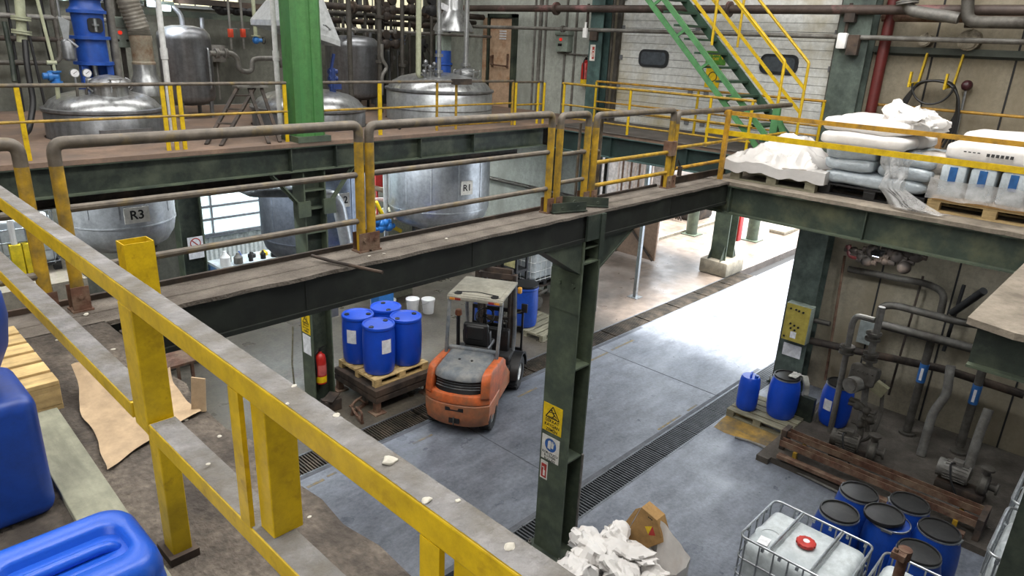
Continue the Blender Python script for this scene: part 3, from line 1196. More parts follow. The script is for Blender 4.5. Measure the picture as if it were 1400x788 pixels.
# yellow box-section guard rail beside the camera
r = thing('guard_rail', 'thick yellow box section guard rail with dusty top, crossing the whole foreground', 'railing', (.64, 1.5, ZP))
b = MB()
b.box(.6, .66, -1.6, 4.3, 5.525, 5.585, bev=.004)
b.build('handrail', YEL, r, world=True, smooth=False)
b = MB()
b.grid(lambda u, v: V3((.602+.056*v, -1.6+5.9*u, 5.5875+.0012*noise.noise(V3((u*260, v*6, 0))))), 500, 6)
b.build('dust_layer', DUST, r, world=True)
b = MB()
b.box(.6, .68, 2.19, 4.3, 5.115, 5.17, bev=.004)
b.box(.6, .68, -1.6, 2.05, 5.10, 5.155, bev=.004)
b.build('mid_rail', YEL, r, world=True, smooth=False)
b = MB()
b.grid(lambda u, v: V3((.603+.074*v, 2.2+2.1*u, 5.1725+.0012*noise.noise(V3((u*90, v*6, 3))))), 160, 6)
b.grid(lambda u, v: V3((.603+.074*v, -1.6+3.64*u, 5.1575+.0012*noise.noise(V3((u*160, v*6, 9))))), 260, 6)
b.build('dust_layer', DUST, r, world=True)
b = MB()
b.box(.6, .68, 2.055, 2.165, 5.11, 5.525, bev=.004)
b.box(.628, .69, 2.08, 2.16, ZP, 5.11, bev=.004)
o = b.build('post', YEL, r, world=True, smooth=False)
b = MB()
b.box(.61, .705, 2.06, 2.18, ZP, ZP+.03)
b.build('base_plate', RUSTD, o, world=True, smooth=False)
for y in (1.32, .62):
    b = MB()
    b.box(.6, .612, y+.075, y+.125, 5.155, 5.525)
    b.box(.622, .70, y, y+.065, 5.155, 5.525, bev=.003)
    b.build('post', YEL, r, world=True, smooth=False)
b = MB()
b.box(.6, .7, -.75, -.63, ZP, 5.525, bev=.004)
b.build('post', YEL, r, world=True, smooth=False)
# hollow post stub behind the guard rail
r = thing('post_stub', 'short open-topped yellow square post standing behind the guard rail', 'post', (1.27, 4.1, ZP))
b = MB()
t = .006
xa, xb, ya, yb, zt = 1.19, 1.35, 4.03, 4.15, 5.16
b.box(xa, xb, ya, ya+t, ZP, zt)
b.box(xa, xb, yb-t, yb, ZP, zt)
b.box(xa, xa+t, ya+t, yb-t, ZP, zt)
b.box(xb-t, xb, ya+t, yb-t, ZP, zt)
b.build('tube', YEL, r, world=True, smooth=False)
b = MB()
b.box(1.15, 1.4, 3.98, 4.2, ZP, ZP+.012)
b.build('base_plate', RUSTD, r, world=True, smooth=False)


def straight_rail(label, pts, zt, zm, posts, zb, group, rad=.024, mt=YELD, top_mat=None, pm=YEL, bends=None, bar=None, name='railing'):
    """pts: ground polyline; posts: list of ground points"""
    c = V3(pts[len(pts)//2])
    r = thing(name, label, 'railing', (c[0], c[1], zb), group=group)
    b = MB()
    b.tube([(x, y, zt) for x, y in pts], rad, 10, fillet=.05)
    b.build('top_rail', top_mat or mt, r, world=True)
    for z in zm:
        b = MB()
        b.tube([(x, y, z) for x, y in pts], rad*.75, 8, fillet=.03)
        b.build('mid_rail', mt, r, world=True)
    for x, y in posts:
        b = MB()
        if bar:
            b.box(x-bar/2, x+bar/2, y-.012, y+.012, zb, zt-rad*.5)
        else:
            b.tube([(x, y, zb), (x, y, zt-rad*.5)], rad*1.1, 10)
        b.build('post', pm, r, world=True, smooth=not bar)
    return r


FM = 'thin yellow railings round the far mezzanine'
straight_rail('thin worn railing along the far mezzanine edge, left of the green column', [(-5, 10.06), (5.53, 10.06)], 5.56, [5.14], [(2.08, 10.06), (3.72, 10.06), (3.83, 10.06), (3.94, 10.06), (5.50, 10.06), (-1.5, 10.06)], ZM, FM, bar=.055, top_mat=DUSTRAIL)
straight_rail('thin railing on the mezzanine edge between the green column and the hinged gate', [(6.15, 10.06), (8.50, 10.06)], 5.56, [5.13], [(7.25, 10.06)], ZM, FM, bar=.07, top_mat=DUSTRAIL)
r = straight_rail('short railing length with low tube loop in front of reactor one', [(8.52, 10.1), (10.55, 10.1)], 5.55, [5.12], [(8.55, 10.1), (9.02, 10.1), (10.55, 10.1)], ZM, FM, top_mat=DUSTRAIL, pm=YELD)
b = MB()
b.tube([(8.55, 10.1, 4.9), (8.6, 10.1, 4.76), (10.5, 10.1, 4.76)], .02, 8, fillet=.05)
b.build('low_tube', YELD, r, world=True)
r = straight_rail('railing length at the mezzanine corner, in front of the salmon door', [(10.62, 10.08), (11.42, 10.08)], 5.53, [5.08], [(10.62, 10.08), (11.3, 10.08), (11.42, 10.02)], ZM, FM, top_mat=DUSTRAIL, pm=YEL)
straight_rail('thin yellow railing along the walkway edge, nearest the beam', [(11.45, 9.55), (11.45, 5.35)], 5.54, [5.12, 4.86], [(11.45, 9.5), (11.45, 7.86), (11.45, 6.17), (11.45, 5.4)], ZM, FM)
straight_rail('bright yellow railing guarding the big white door', [(12.9, 9.79), (12.9, 4.75)], 5.55, [5.12, 4.95], [(12.9, 9.79), (12.9, 7.25), (12.9, 4.78)], ZM, FM, mt=YELO, pm=YEL)
straight_rail('thin orange rail along the right wall behind the sacks', [(13.3, 4.2), (13.3, -2)], 5.55, [], [(13.3, 4.15), (13.3, .9)], ZP, FM, mt=YELO, pm=YELO)
r = thing('guard_rail', 'two-bar yellow guard rail in front of the wrapped pallets on the right deck', 'railing', (9.14, 3, ZP))
b = MB()
b.bar((9.14, 4.95, 5.24), (9.14, -1.5, 5.24), .025, .07)
b.build('lower_bar', YEL, r, world=True, smooth=False)
b = MB()
b.bar((9.14, 4.7, 5.51), (9.14, -1.5, 5.51), .03, .055)
b.build('upper_bar', YELO, r, world=True, smooth=False)
for y in (4.62, -1.2):
    b = MB()
    b.box(9.09, 9.14, y-.03, y+.03, ZP, 5.55)
    b.build('post', YELO, r, world=True, smooth=False)
# =================================================================== PALLETS, DRUMS, IBCS
def make_pallet(label, mat, L=1.2, W=.8, name='pallet', group=None, nb=5, gap=.04):
    """L along local x, boards run along x"""
    r = thing(name, label, 'pallet', group=group)
    bw = (W-gap*(nb-1))/nb
    for i in range(nb):
        y = -W/2+bw/2+i*(bw+gap)
        b = MB()
        b.box(-L/2, L/2, y-bw/2, y+bw/2, .122, .144, bev=.003)
        b.build('deck_board', mat, r, smooth=False)
    for x in (-L/2+.07, 0, L/2-.07):
        b = MB()
        b.box(x-.07, x+.07, -W/2, W/2, .1, .1215)
        b.build('stringer_board', mat, r, smooth=False)
        for y in (-W/2+.05, 0, W/2-.05):
            b = MB()
            b.box(x-.07, x+.07, y-.05, y+.05, .0222, .0998, bev=.004)
            b.build('block', mat, r, smooth=False)
    for y in (-W/2+.05, 0, W/2-.05):
        b = MB()
        b.box(-L/2, L/2, y-.05, y+.05, 0, .022)
        b.build('bottom_board', mat, r, smooth=False)
    return r


def tight_drum(mat=DRUM, h=.92, R=.29, label_at=None):
    """closed plastic barrel with two bungs; origin at its base"""
    r = thing('plastic_drum', '', 'drum')
    b = MB()
    pr = [(0, 0), (R*.80, 0), (R*.9, .02), (R*.95, .07), (R*.985, .2), (R, .40), (R, .55), (R*.985, .74), (R*.955, h-.075),
          (R*.955, h-.06), (R*1.0, h-.05), (R*1.01, h-.02), (R*.985, h-.002), (R*.93, h), (R*.90, h-.012), (R*.86, h-.022), (0, h-.016)]
    b.lathe(pr, seg=40)
    b.build('body', mat, r)
    for sx in (-1, 1):
        b = MB()
        b.lathe([(0, h-.02), (.045, h-.02), (.045, h-.004), (.036, h-.003), (.034, h-.01), (0, h-.01)], c=(sx*R*.66, 0, 0), seg=16)
        b.build('bung', BLACK, r)
    if label_at is not None:
        for a, z0, hh, ww in label_at:
            b = MB()
            n = 6
            b.grid(lambda u, v: V3(((R*.993+.004)*math.cos(a+(u-.5)*ww), (R*.993+.004)*math.sin(a+(u-.5)*ww), z0+v*hh)), n, 1)
            b.build('label', WHITE, r)
    return r


def lid_drum(h=.96, R=.285, mat=DRUM, seed=0, k=.85):
    """open-top barrel with black lid and galvanised clamp ring"""
    r = thing('lidded_drum', '', 'drum')
    b = MB()
    b.lathe([(0, 0), (R*.8, 0), (R*.88, .03), (R*.97, h*.2), (R, h*.42), (R, h*.58), (R*.96, h*.78), (R*.87, h-.09), (R*.86, h-.05), (0, h-.05)], seg=36)
    b.build('body', mat, r)
    b = MB()
    R = R*.87
    b.lathe([(R*.935, h-.062), (R*.985, h-.058), (R*1.0, h-.045), (R*.985, h-.03), (R*.935, h-.028)], seg=36)
    b.bar((R*.3, -R*.97, h-.045), (R*.75, -R*.72, h-.045), .02, .03)
    b.build('clamp_ring', GALV, r)
    b = MB()
    b.lathe([(0, h-.045), (R*.965, h-.045), (R*.975, h-.012), (R*.95, h), (R*.88, h), (R*.86, h-.02), (R*.4, h-.016), (0, h-.012)], seg=36)
    b.build('lid', LID, r)
    return r


def make_ibc(H=1.16, LX=1.0, LY=1.2, cap=True, galv=GALV, label=True, bars=True, nx=5, ny=7, dense=4):
    """caged tank; origin on the ground at its middle"""
    r = thing('caged_tank', '', 'tank')
    hx, hy = LX/2-.025, LY/2-.025
    b = MB()
    b.box(-hx+.03, hx-.03, -hy+.03, hy-.03, .16, H-.08, bev=.09, seg=4)
    for v in b.b.verts:
        if v.co.z > H-.1:
            v.co.z += .045*max(0, 1-(v.co.x/hx)**2)*max(0, 1-(v.co.y/hy)**2)
    bmesh.ops.subdivide_edges(b.b, edges=b.b.edges[:], cuts=1)
    o = b.build('bottle', IBCW, r, angle=60)
    if cap:
        b = MB()
        b.lathe([(0, H-.05), (.095, H-.05), (.1, H-.04), (.1, H-.01), (.08, H-.002), (0, H-.002)], seg=24)
        for k in range(12):
            a = 2*PI*k/12
            b.box(-.0, .0, 0, 0, 0, 0) if False else b.boxm(Matrix.Translation((.1*math.cos(a), .1*math.sin(a), H-.027)) @ Matrix.Rotation(a, 4, 'Z'), .014, .022, .03)
        k = b.build('cap', REDCAP, o)
        b = MB()
        b.cyl((0, 0, H-.002), (0, 0, H+.001), .036, seg=16)
        b.build('cap_label', WHITE, k)
        b = MB()
        b.lathe([(.1, H-.09), (.16, H-.085), (.17, H-.075), (.15, H-.066), (.1, H-.064)], c=(-.12, hy*.62, 0), seg=24)
        b.build('moulded_ring', IBCW, o)
    if label:
        b = MB()
        b.boxm(Matrix.Translation((-hx*.62, hy*.62, H-.052)) @ Matrix.Rotation(.1, 4, 'Z'), .15, .12, .004)
        b.build('label', WHITE, o, smooth=False)
    zs = [.17, .40, .63, .86, H]
    rr = .011
    for i, z in enumerate(zs):
        b = MB()
        b.tube([(hx, hy, z), (-hx, hy, z), (-hx, -hy, z), (hx, -hy, z)], rr if z < H else .014, 8, fillet=.09, closed=True)
        b.build('cage_hoop', galv, r)
    b = MB()
    for k in range(nx):
        x = -hx+2*hx*(k+.5)/nx
        for y in (-hy, hy):
            b.tube([(x, y, .14), (x, y, H)], rr*.9, 6)
    for k in range(ny):
        y = -hy+2*hy*(k+.5)/ny
        for x in (-hx, hx):
            b.tube([(x, y, .14), (x, y, H)], rr*.9, 6)
    b.build('cage_uprights', galv, r)
    if bars:
        for y in (-hy*.40, hy*.40):
            b = MB()
            b.tube([(-hx, y, H-.002), (-hx*.8, y, H+.004), (hx*.8, y, H+.004), (hx, y, H-.002)], .016, 8)
            b.box(-hx, hx, y-.028, y-.012, H-.012, H+.002)
            b.build('top_bar', galv, r)
        b = MB()
        for sy in (-hy, hy):
            for x in (-hx*.5, 0, hx*.5):
                b.box(x-.016, x+.016, sy-.016, sy+.016, H-.06, H-.02)
        for sx in (-hx, hx):
            for k in range(6):
                y = -hy*.85+hy*1.7*k/5
                b.box(sx-.016, sx+.016, y-.016, y+.016, H-.06, H-.02)
        b.build('clamps', galv, r, smooth=False)
    b = MB()
    b.box(-hx, hx, -hy, hy, .10, .15)
    for x in (-hx+.06, 0, hx-.06):
        for y in (-hy+.06, 0, hy-.06):
            b.box(x-.06, x+.06, y-.06, y+.06, 0, .1)
    b.build('pallet_base', BLACK, r, smooth=False)
    return r


# ---- blue drums on the weighing stand
r = thing('steel_stand', 'low dark rusty steel stand under the pallet of four blue drums', 'stand', (6.93, 9.66, 0))
x0, x1, y0, y1, zt = 6.30, 7.56, 9.02, 10.32, .45
b = MB()
b.box(x0, x1, y0, y1, zt-.012, zt)
b.build('top_plate', RUSTD, r, world=True, smooth=False)
for z in (zt-.065, zt-.19):
    b = MB()
    b.box(x0, x1, y0, y0+.05, z-.05, z+.05)
    b.box(x0, x1, y1-.05, y1, z-.05, z+.05)
    b.box(x0, x0+.05, y0+.05, y1-.05, z-.05, z+.05)
    b.box(x1-.05, x1, y0+.05, y1-.05, z-.05, z+.05)
    b.build('frame', RUSTD, r, world=True, smooth=False)
for x in (x0+.06, x1-.06):
    for y in (y0+.06, y1-.06):
        b = MB()
        b.box(x-.05, x+.05, y-.05, y+.05, .02, zt-.2)
        b.box(x-.12, x+.12, y-.12, y+.12, 0, .02)
        b.build('leg', RUST, r, world=True, smooth=False)
p = make_pallet('wooden pallet between the rusty stand and the four blue drums', WOODL, 1.2, 1.15, nb=6)
p.location = (6.98, 9.72, .45)
dr = tight_drum(label_at=[(-1.95, .44, .26, .62)])
dr.location = (6.69, 9.45, .594)
dr.rotation_euler = (0, 0, .25)
G4 = 'four blue drums on the pallet by the forklift'
dr['label'] = 'blue drum at the front corner of the pallet by the forklift, label facing the camera'
dr['group'] = G4
dup(dr, (6.67, 10.06, .594), -.65, 'blue drum at the left of the pallet by the forklift, label on its left side', G4)
dr2 = tight_drum()
dr2.location = (7.28, 9.43, .594)
dr2['label'] = 'blue drum on the right of the pallet, nearest to the forklift, without label'
dr2['group'] = G4
dup(dr2, (7.29, 10.05, .594), 1.2, 'blue drum at the back of the pallet by the forklift, nearest the white buckets', G4)


def bucket():
    r = thing('bucket', '', 'bucket')
    b = MB()
    b.lathe([(0, 0), (.125, 0), (.13, .01), (.15, .3), (.158, .3), (.158, .335), (.166, .335), (.166, .365), (.15, .37), (0, .362)], seg=28)
    b.build('body', WHITEP, r)
    b = MB()
    b.tube([(.168*math.cos(a), .168*math.sin(a)*.99, .335-.1*math.sin(a/1.0) if a < PI else .335) for a in [PI*k/12 for k in range(13)]], .004, 6)
    b.build('handle', GALV, r)
    return r


GB = 'white plastic buckets behind the blue drums'
bk = bucket()
bk.location = (9.82, 12.45, 0)
bk.scale = (1, 1, 1)
bk['label'] = 'white lidded bucket on the floor, middle of the three behind the blue drums'
bk['group'] = GB
dup(bk, (10.1, 12.2, 0), 1, 'white lidded bucket on the floor, nearest to the forklift', GB)
dup(bk, (9.35, 12.75, 0), 2, 'white lidded bucket partly hidden behind the blue drums', GB)

# stuff by the column foot
r = thing('fire_extinguisher', 'red fire extinguisher hung on the dark column left of the four blue drums', 'fire extinguisher', (5.85, 10.0, .38))


def extinguisher(r, cx, cy, z, lx=0, h=.52, R=.085):
    b = MB()
    b.lathe([(0, 0), (R*.8, 0), (R, .02), (R, h*.78), (R*.85, h*.88), (R*.35, h*.95), (R*.3, h), (0, h)], c=(cx, cy, z), seg=24)
    o = b.build('cylinder', RED, r, world=True)
    b = MB()
    b.lathe([(R+.002, h*.07), (R+.003, h*.26)], c=(cx, cy, z), seg=24)
    b.build('yellow_band', SIGNY, o, world=True)
    b = MB()
    b.lathe([(R+.002, h*.3), (R+.003, h*.62)], c=(cx, cy, z), seg=10, a0=-2.6, a1=-.6)
    b.build('label', M('extinguisher_label', '#c9605c', .5), o, world=True)
    b = MB()
    b.box(cx-.02, cx+.02, cy-.02, cy+.02, z+h, z+h+.05)
    b.bar((cx-.03, cy, z+h+.05), (cx+.09, cy-.02, z+h+.09), .02, .012)
    b.bar((cx-.03, cy, z+h+.04), (cx+.08, cy-.02, z+h+.03), .02, .01)
    b.build('valve', BLACK, r, world=True)
    b = MB()
    b.tube([(cx-.03, cy, z+h+.03), (cx-.12, cy-.02, z+h-.03), (cx-.1, cy-.03, z+h*.5), (cx-.095, cy-.02, z+h*.25)], .012, 8, fillet=.05)
    b.build('hose', BLACK, r, world=True)


extinguisher(r, 5.82, 9.98, .42, h=.62, R=.095)
b = MB()
b.boxm(Matrix.Translation((5.85, 9.99, 2.06)) @ Matrix.Rotation(.2, 4, 'Z'), .26, .13, .09, bev=.03)
b.tube([(5.78, 9.98, 2.1), (5.8, 9.98, 2.16), (5.9, 9.99, 2.16), (5.93, 9.99, 2.1)], .014, 8, fillet=.03)
tag(b.build('light_fitting', M('pale_green_plastic', '#a9c0a3', .5)), 'small pale green box lying on the column ledge beside the yellow sign', 'box')
b = MB()
b.box(5.68, 5.98, 9.60, 9.82, 0, .22, bev=.01)
b.bar((5.7, 9.63, .228), (5.96, 9.78, .262), .2, .02)
tag(b.build('foot_box', RUSTD), 'small grimy metal box at the foot of the extinguisher column', 'box')
for i, (x, y, rz) in enumerate(((6.2, 9.35, .3), (6.03, 9.15, 1.2))):
    b = MB()
    b.tube([(-.22, 0, .02), (-.22, 0, .22), (.0, .05, .22), (.1, 0, .1), (.22, .02, .02)], .022, 8, fillet=.06)
    b.bar((-.2, .08, .14), (.16, .1, .16), .03, .03)
    b.bar((-.25, 0, .03), (.25, .05, .03), .05, .05)
    b.b.transform(Matrix.Translation((x, y, 0)) @ Matrix.Rotation(rz, 4, 'Z'))
    tag(b.build('scrap_bracket', RUST), 'bent rusty steel bracket on the floor in front of the drum stand, %s one' % ('farther' if i == 0 else 'nearer'), 'scrap')
b = MB()
b.tube([(5.55, 10.45, 0), (5.45, 10.3, .8), (5.5, 10.28, 1.5)], .015, 8)
tag(b.build('stick', WOODG), 'thin wooden stick leaning on the left of the extinguisher column', 'stick')
b = MB()
for k in range(4):
    b.tube([(6.2+.03*k, 10.35, 0), (6.15+.04*k, 10.4, .7), (6.2+.03*k, 10.33, 1.5)], .012, 6, fillet=.2)
tag(b.build('pipe_bundle', GUNKL), 'thin grey pipes standing between the extinguisher column and the blue drums', 'pipes')
b = MB()
b.box(6.2, 6.5, 10.42, 10.45, 1.4, 1.65)
b.box(6.33, 6.37, 10.45, 10.49, 0, 1.5)
tag(b.build('grey_board', SEALGREY), 'small grey board on a stake behind the leftmost blue drum', 'board')
# rusty little table seen past the guard rail
r = thing('steel_table', 'small rusty steel table standing below, seen past the yellow post', 'table', (4.12, 12.2, 0))
b = MB()
b.box(3.85, 4.38, 11.8, 12.6, 0.62, .66)
b.build('tabletop', RUST, r, world=True, smooth=False)
for x in (3.9, 4.33):
    for y in (11.85, 12.55):
        b = MB()
        b.box(x-.025, x+.025, y-.025, y+.025, 0, .62)
        b.build('leg', RUST, r, world=True, smooth=False)
for ch in list(children(r)):
    ch.location.z += 0


# ---- forklift: local x forward, origin on the floor under the rear axle
fk = thing('forklift', 'orange counterbalance forklift with grey overhead guard, parked on the drive', 'forklift', (7.25, 7.82, 0), math.radians(29.5))


def plan(xr, xf, hw, bulge, n=9, inset=0):
    """rounded rear outline of the counterweight"""
    pts = []
    for k in range(n+1):
        t = -1+2*k/n
        y = hw*t
        e = abs(t)**4
        pts.append((xr+bulge*.55*(t*t)+.09*e, y))
    pts += [(xf, hw), (xf, -hw)]
    return pts


def loft(b, rings):
    vr = [[b.b.verts.new(V3(p)) for p in r] for r in rings]
    n = len(rings[0])
    for A, B in zip(vr, vr[1:]):
        for i in range(n):
            j = (i+1) % n
            b.b.faces.new((A[i], A[j], B[j], B[i]))
    b.b.faces.new(vr[0][::-1])
    b.b.faces.new(vr[-1])


# lower counterweight
b = MB()
rings = []
for z, xr, hw in ((.17, -.40, .49), (.22, -.44, .54), (.40, -.475, .56), (.585, -.48, .565), (.60, -.465, .555)):
    rings.append([(x, y, z) for x, y in plan(xr, .30, hw, .14)])
loft(b, rings)
cw = b.build('counterweight', ORANGEL, fk)
b = MB()
rings = []
for z, xr, hw in ((.605, -.465, .555), (.62, -.48, .565), (.70, -.475, .56), (.755, -.45, .55), (.77, -.41, .53)):
    rings.append([(x, y, z) for x, y in plan(xr, .34, hw, .15)])
loft(b, rings)
b.build('rear_shell', ORANGE, fk)
# orange horns that run up beside the hood
b = MB()
for s in (-1, 1):
    prof = [(-.43, .74), (-.37, 1.02), (-.30, 1.13), (-.1, 1.15), (.55, 1.10), (.72, .98), (.72, .6), (-.2, .6)]
    vs = []
    for yy in (s*.565, s*.43):
        for x, z in prof:
            k = .05*max(0, (z-.8))
            vs.append(V3((x+(.09 if abs(yy) > .5 and x < -.2 else 0), yy-s*k, z)))
    n = len(prof)
    b._add(vs, [tuple(range(n)), tuple(range(2*n-1, n-1, -1))]+[(i, (i+1) % n, n+(i+1) % n, n+i) for i in range(n)])
bmesh.ops.bevel(b.b, geom=b.b.edges[:], offset=.022, segments=2, affect='EDGES', profile=.5)
b.build('rear_horns', ORANGE, fk)
# dark radiator grille between the horns
b = MB()
rings = [[(x, y, z) for x, y in plan(xr, .3, .41, .09)] for z, xr in ((.765, -.40), (.985, -.30))]
loft(b, rings)
g = b.build('grille', BLACK, fk)
b = MB()
for z in (.84, .88, .92, .96):
    b.tube([(-.388+(z-.8)*.45+.09*t*t, .38*t, z) for t in (-1, -.6, -.2, .2, .6, 1)], .009, 6)
b.build('grille_bars', FGREY, g)
# grey hood
b = MB()
rings = []
for z, xr, hw, xf in ((.975, -.37, .40, .62), (1.0, -.40, .425, .66), (1.06, -.385, .425, .66), (1.115, -.31, .40, .62), (1.135, -.18, .34, .56)):
    rings.append([(x, y, z+.03*max(0, x)) for x, y in plan(xr, xf, hw, .10)])
loft(b, rings)
hd = b.build('hood', FGREY, fk, angle=50)
b = MB()
for s in (-.1, .12):
    b.cyl((.14, s, 1.13), (.14, s, 1.152), .022, seg=12)
b.build('hood_latch', BLACK, hd)
b = MB()
b.box(.5, .60, -.46, .46, 1.12, 1.19, bev=.02)
b.build('cross_member', FGREY, fk)
# side body
b = MB()
for s in (-1, 1):
    prof = [(.3, .6), (.36, .98), (.72, .98), (.95, .70), (1.22, .52), (1.22, .28), (.42, .28)]
    vs = [V3((x, yy, z)) for yy in (s*.52, s*.30) for x, z in prof]
    n = len(prof)
    b._add(vs, [tuple(range(n)), tuple(range(2*n-1, n-1, -1))]+[(i, (i+1) % n, n+(i+1) % n, n+i) for i in range(n)])
bmesh.ops.bevel(b.b, geom=b.b.edges[:], offset=.02, segments=2, affect='EDGES', profile=.5)
b.build('side_panel', ORANGEL, fk)
b = MB()
b.box(.3, 1.75, -.33, .33, .22, .62)
b.box(.6, 1.35, -.5, .5, .52, .60, bev=.01)
b.box(.25, .62, -.42, .42, .8, 1.0)
b.box(1.25, 1.7, -.48, .48, .6, .78, bev=.04)
b.build('chassis', DARK, fk)
# tow pocket cut-outs
b = MB()
b.boxm(Matrix.Translation((-.452, 0, .515)), .05, .32, .075, bev=.008)
b.boxm(Matrix.Translation((-.452, 0, .30)), .05, .19, .095, bev=.008)
b.build('tow_pocket', BLACK, cw)
b = MB()
b.cyl((-.5, 0, .24), (-.5, 0, .38), .014, seg=8)
b.build('tow_pin', GUNK, cw)


def wheel(name, x, y, R, w, hub):
    s = 1 if y > 0 else -1
    m = Matrix.Translation((x, y, R)) @ Matrix.Rotation(PI/2, 4, 'X')
    b = MB()
    b.lathe([(R*.55, -w/2), (R*.9, -w/2), (R*.985, -w*.38), (R, -w*.2), (R, w*.2), (R*.985, w*.38), (R*.9, w/2), (R*.55, w/2), (R*.55, -w/2)], mat=m, seg=32)
    for k in range(20):
        a = 2*PI*k/20
        b.boxm(Matrix.Translation((x, y, R)) @ Matrix.Rotation(a, 4, 'Y') @ Matrix.Translation((R*.985, 0, 0)), .03, w*.92, .035)
    o = b.build(name, DARK, fk)
    b = MB()
    b.lathe([(0, -w*.3), (R*.56, -w*.4), (R*.56, w*.4), (R*.42, w*.3), (R*.2, w*.34), (R*.18, w*.45), (0, w*.45)] if s < 0 else
            [(0, -w*.45), (R*.18, -w*.45), (R*.2, -w*.34), (R*.42, -w*.3), (R*.56, -w*.4), (R*.56, w*.4), (0, w*.3)], mat=m, seg=24)
    b.build('rim', hub, o)


for s in (-1, 1):
    wheel('rear_wheel', .0, s*.46, .265, .19, FGREY)
    wheel('front_wheel', 1.62, s*.50, .33, .26, WHITEP)
    b = MB()
    b.lathe([(.36, -.16), (.40, -.16), (.40, .16), (.36, .16), (.36, -.16)], mat=Matrix.Translation((1.62, s*.50, .33)) @ Matrix.Rotation(PI/2, 4, 'X'), seg=16, a0=.0, a1=PI)
    for v in b.b.verts:
        pass
    b.b.transform(Matrix.Translation((1.62, 0, .33)) @ Matrix.Rotation(0, 4, 'Y') @ Matrix.Translation((-1.62, 0, -.33)))
    b.build('fender', BLACK, fk)
# overhead guard
b = MB()
for s in (-1, 1):
    b.bar((.42, s*.46, 1.08), (.60, s*.47, 2.1), .05, .07, up=(1, 0, 0), bev=.008)
    b.tube([(1.62, s*.46, .75), (1.66, s*.47, 1.2), (1.52, s*.47, 2.0), (1.45, s*.47, 2.12)], .035, 10, fillet=.15)
gd = b.build('guard_posts', FGREY, fk)
b = MB()
b.box(.55, 1.60, -.50, .50, 2.10, 2.145, bev=.014)
b.bar((.55, -.5, 2.09), (.55, .5, 2.09), .05, .07, bev=.01)
b.box(.62, 1.54, -.43, .43, 2.146, 2.156, bev=.004)
rf = b.build('guard_roof', FROOF, fk)
for s in (-.33, .33):
    b = MB()
    b.lathe([(0, 2.146), (.075, 2.146), (.07, 2.158), (0, 2.16)], c=(.645, s, 0), seg=20)
    b.build('roof_inset', BLACK, rf)
b = MB()
b.tube([(.70, -.38, 2.158), (.72, -.2, 2.165), (.78, 0, 2.16), (.72, .2, 2.165), (.70, .38, 2.158)], .008, 6, fillet=.1)
b.build('roof_cable', CABLE, rf)
for s in (-1, 1):
    b = MB()
    b.box(.515, .53, s*.40-.045, s*.40+.045, 2.06, 2.10)
    b.build('indicator_lamp', M('amber_lamp', '#c98230', .3), rf, smooth=False)
    b = MB()
    b.box(.515, .53, s*.30-.05, s*.30+.05, 2.06, 2.10)
    b.build('tail_lamp', M('red_lamp', '#8a2f28', .3), rf, smooth=False)
# seat
b = MB()
b.boxm(Matrix.Translation((.92, .0, 1.12)), .48, .46, .11, bev=.045, seg=3)
b.boxm(Matrix.Translation((.86, .0, 1.02)), .40, .40, .12, bev=.02)
st = b.build('seat', BLACK, fk)
b = MB()
b.boxm(Matrix.Translation((.69, 0, 1.40)) @ Matrix.Rotation(-.16, 4, 'Y'), .11, .46, .46, bev=.05, seg=3)
b.boxm(Matrix.Translation((.66, 0, 1.45)) @ Matrix.Rotation(-.16, 4, 'Y'), .12, .36, .3, bev=.05, seg=3)
for s in (-1, 1):
    b.boxm(Matrix.Translation((.75, s*.22, 1.34)) @ Matrix.Rotation(-.16, 4, 'Y'), .12, .07, .28, bev=.03)
b.build('backrest', BLACK, st)
# steering
m = Matrix.Translation((1.28, .02, 1.52)) @ Matrix.Rotation(-.75, 4, 'Y')
b = MB()
ring = [m @ V3((.165*math.cos(2*PI*k/24), .165*math.sin(2*PI*k/24), 0)) for k in range(24)]
b.tube(ring, .016, 8, closed=True)
for a in (0, 2.1, 4.2):
    b.tube([m @ V3((0, 0, -.01)), m @ V3((.16*math.cos(a), .16*math.sin(a), 0))], .012, 6)
b.cyl(m @ V3((0, 0, -.03)), m @ V3((0, 0, .02)), .04, seg=12)
sw = b.build('steering_wheel', BLACK, fk)
b = MB()
b.tube([m @ V3((0, 0, 0)), (1.47, .02, 1.15), (1.5, .02, .75)], .035, 10, fillet=.1)
b.boxm(Matrix.Translation((1.55, 0, .98)), .16, .8, .45, bev=.04)
b.build('dashboard', BLACK, fk)
b = MB()
for k, y in enumerate((-.22, -.29, -.36)):
    b.tube([(1.42, y, 1.1), (1.36, y-.01, 1.42)], .009, 6)
    b.sphere((1.36, y-.01, 1.44), .022, 8)
b.build('control_levers', BLACK, fk)
# air intake stalk with amber cap
b = MB()
b.tube([(.8, .37, 1.0), (.8, .37, 1.68)], .035, 10)
iv = b.build('stalk', BLACK, fk)
b = MB()
b.lathe([(0, 1.68), (.06, 1.68), (.065, 1.70), (.06, 1.76), (.05, 1.78), (0, 1.785)], c=(.8, .37, 0), seg=16)
b.build('beacon_cap', M('dull_amber', '#9a6242', .5), iv)
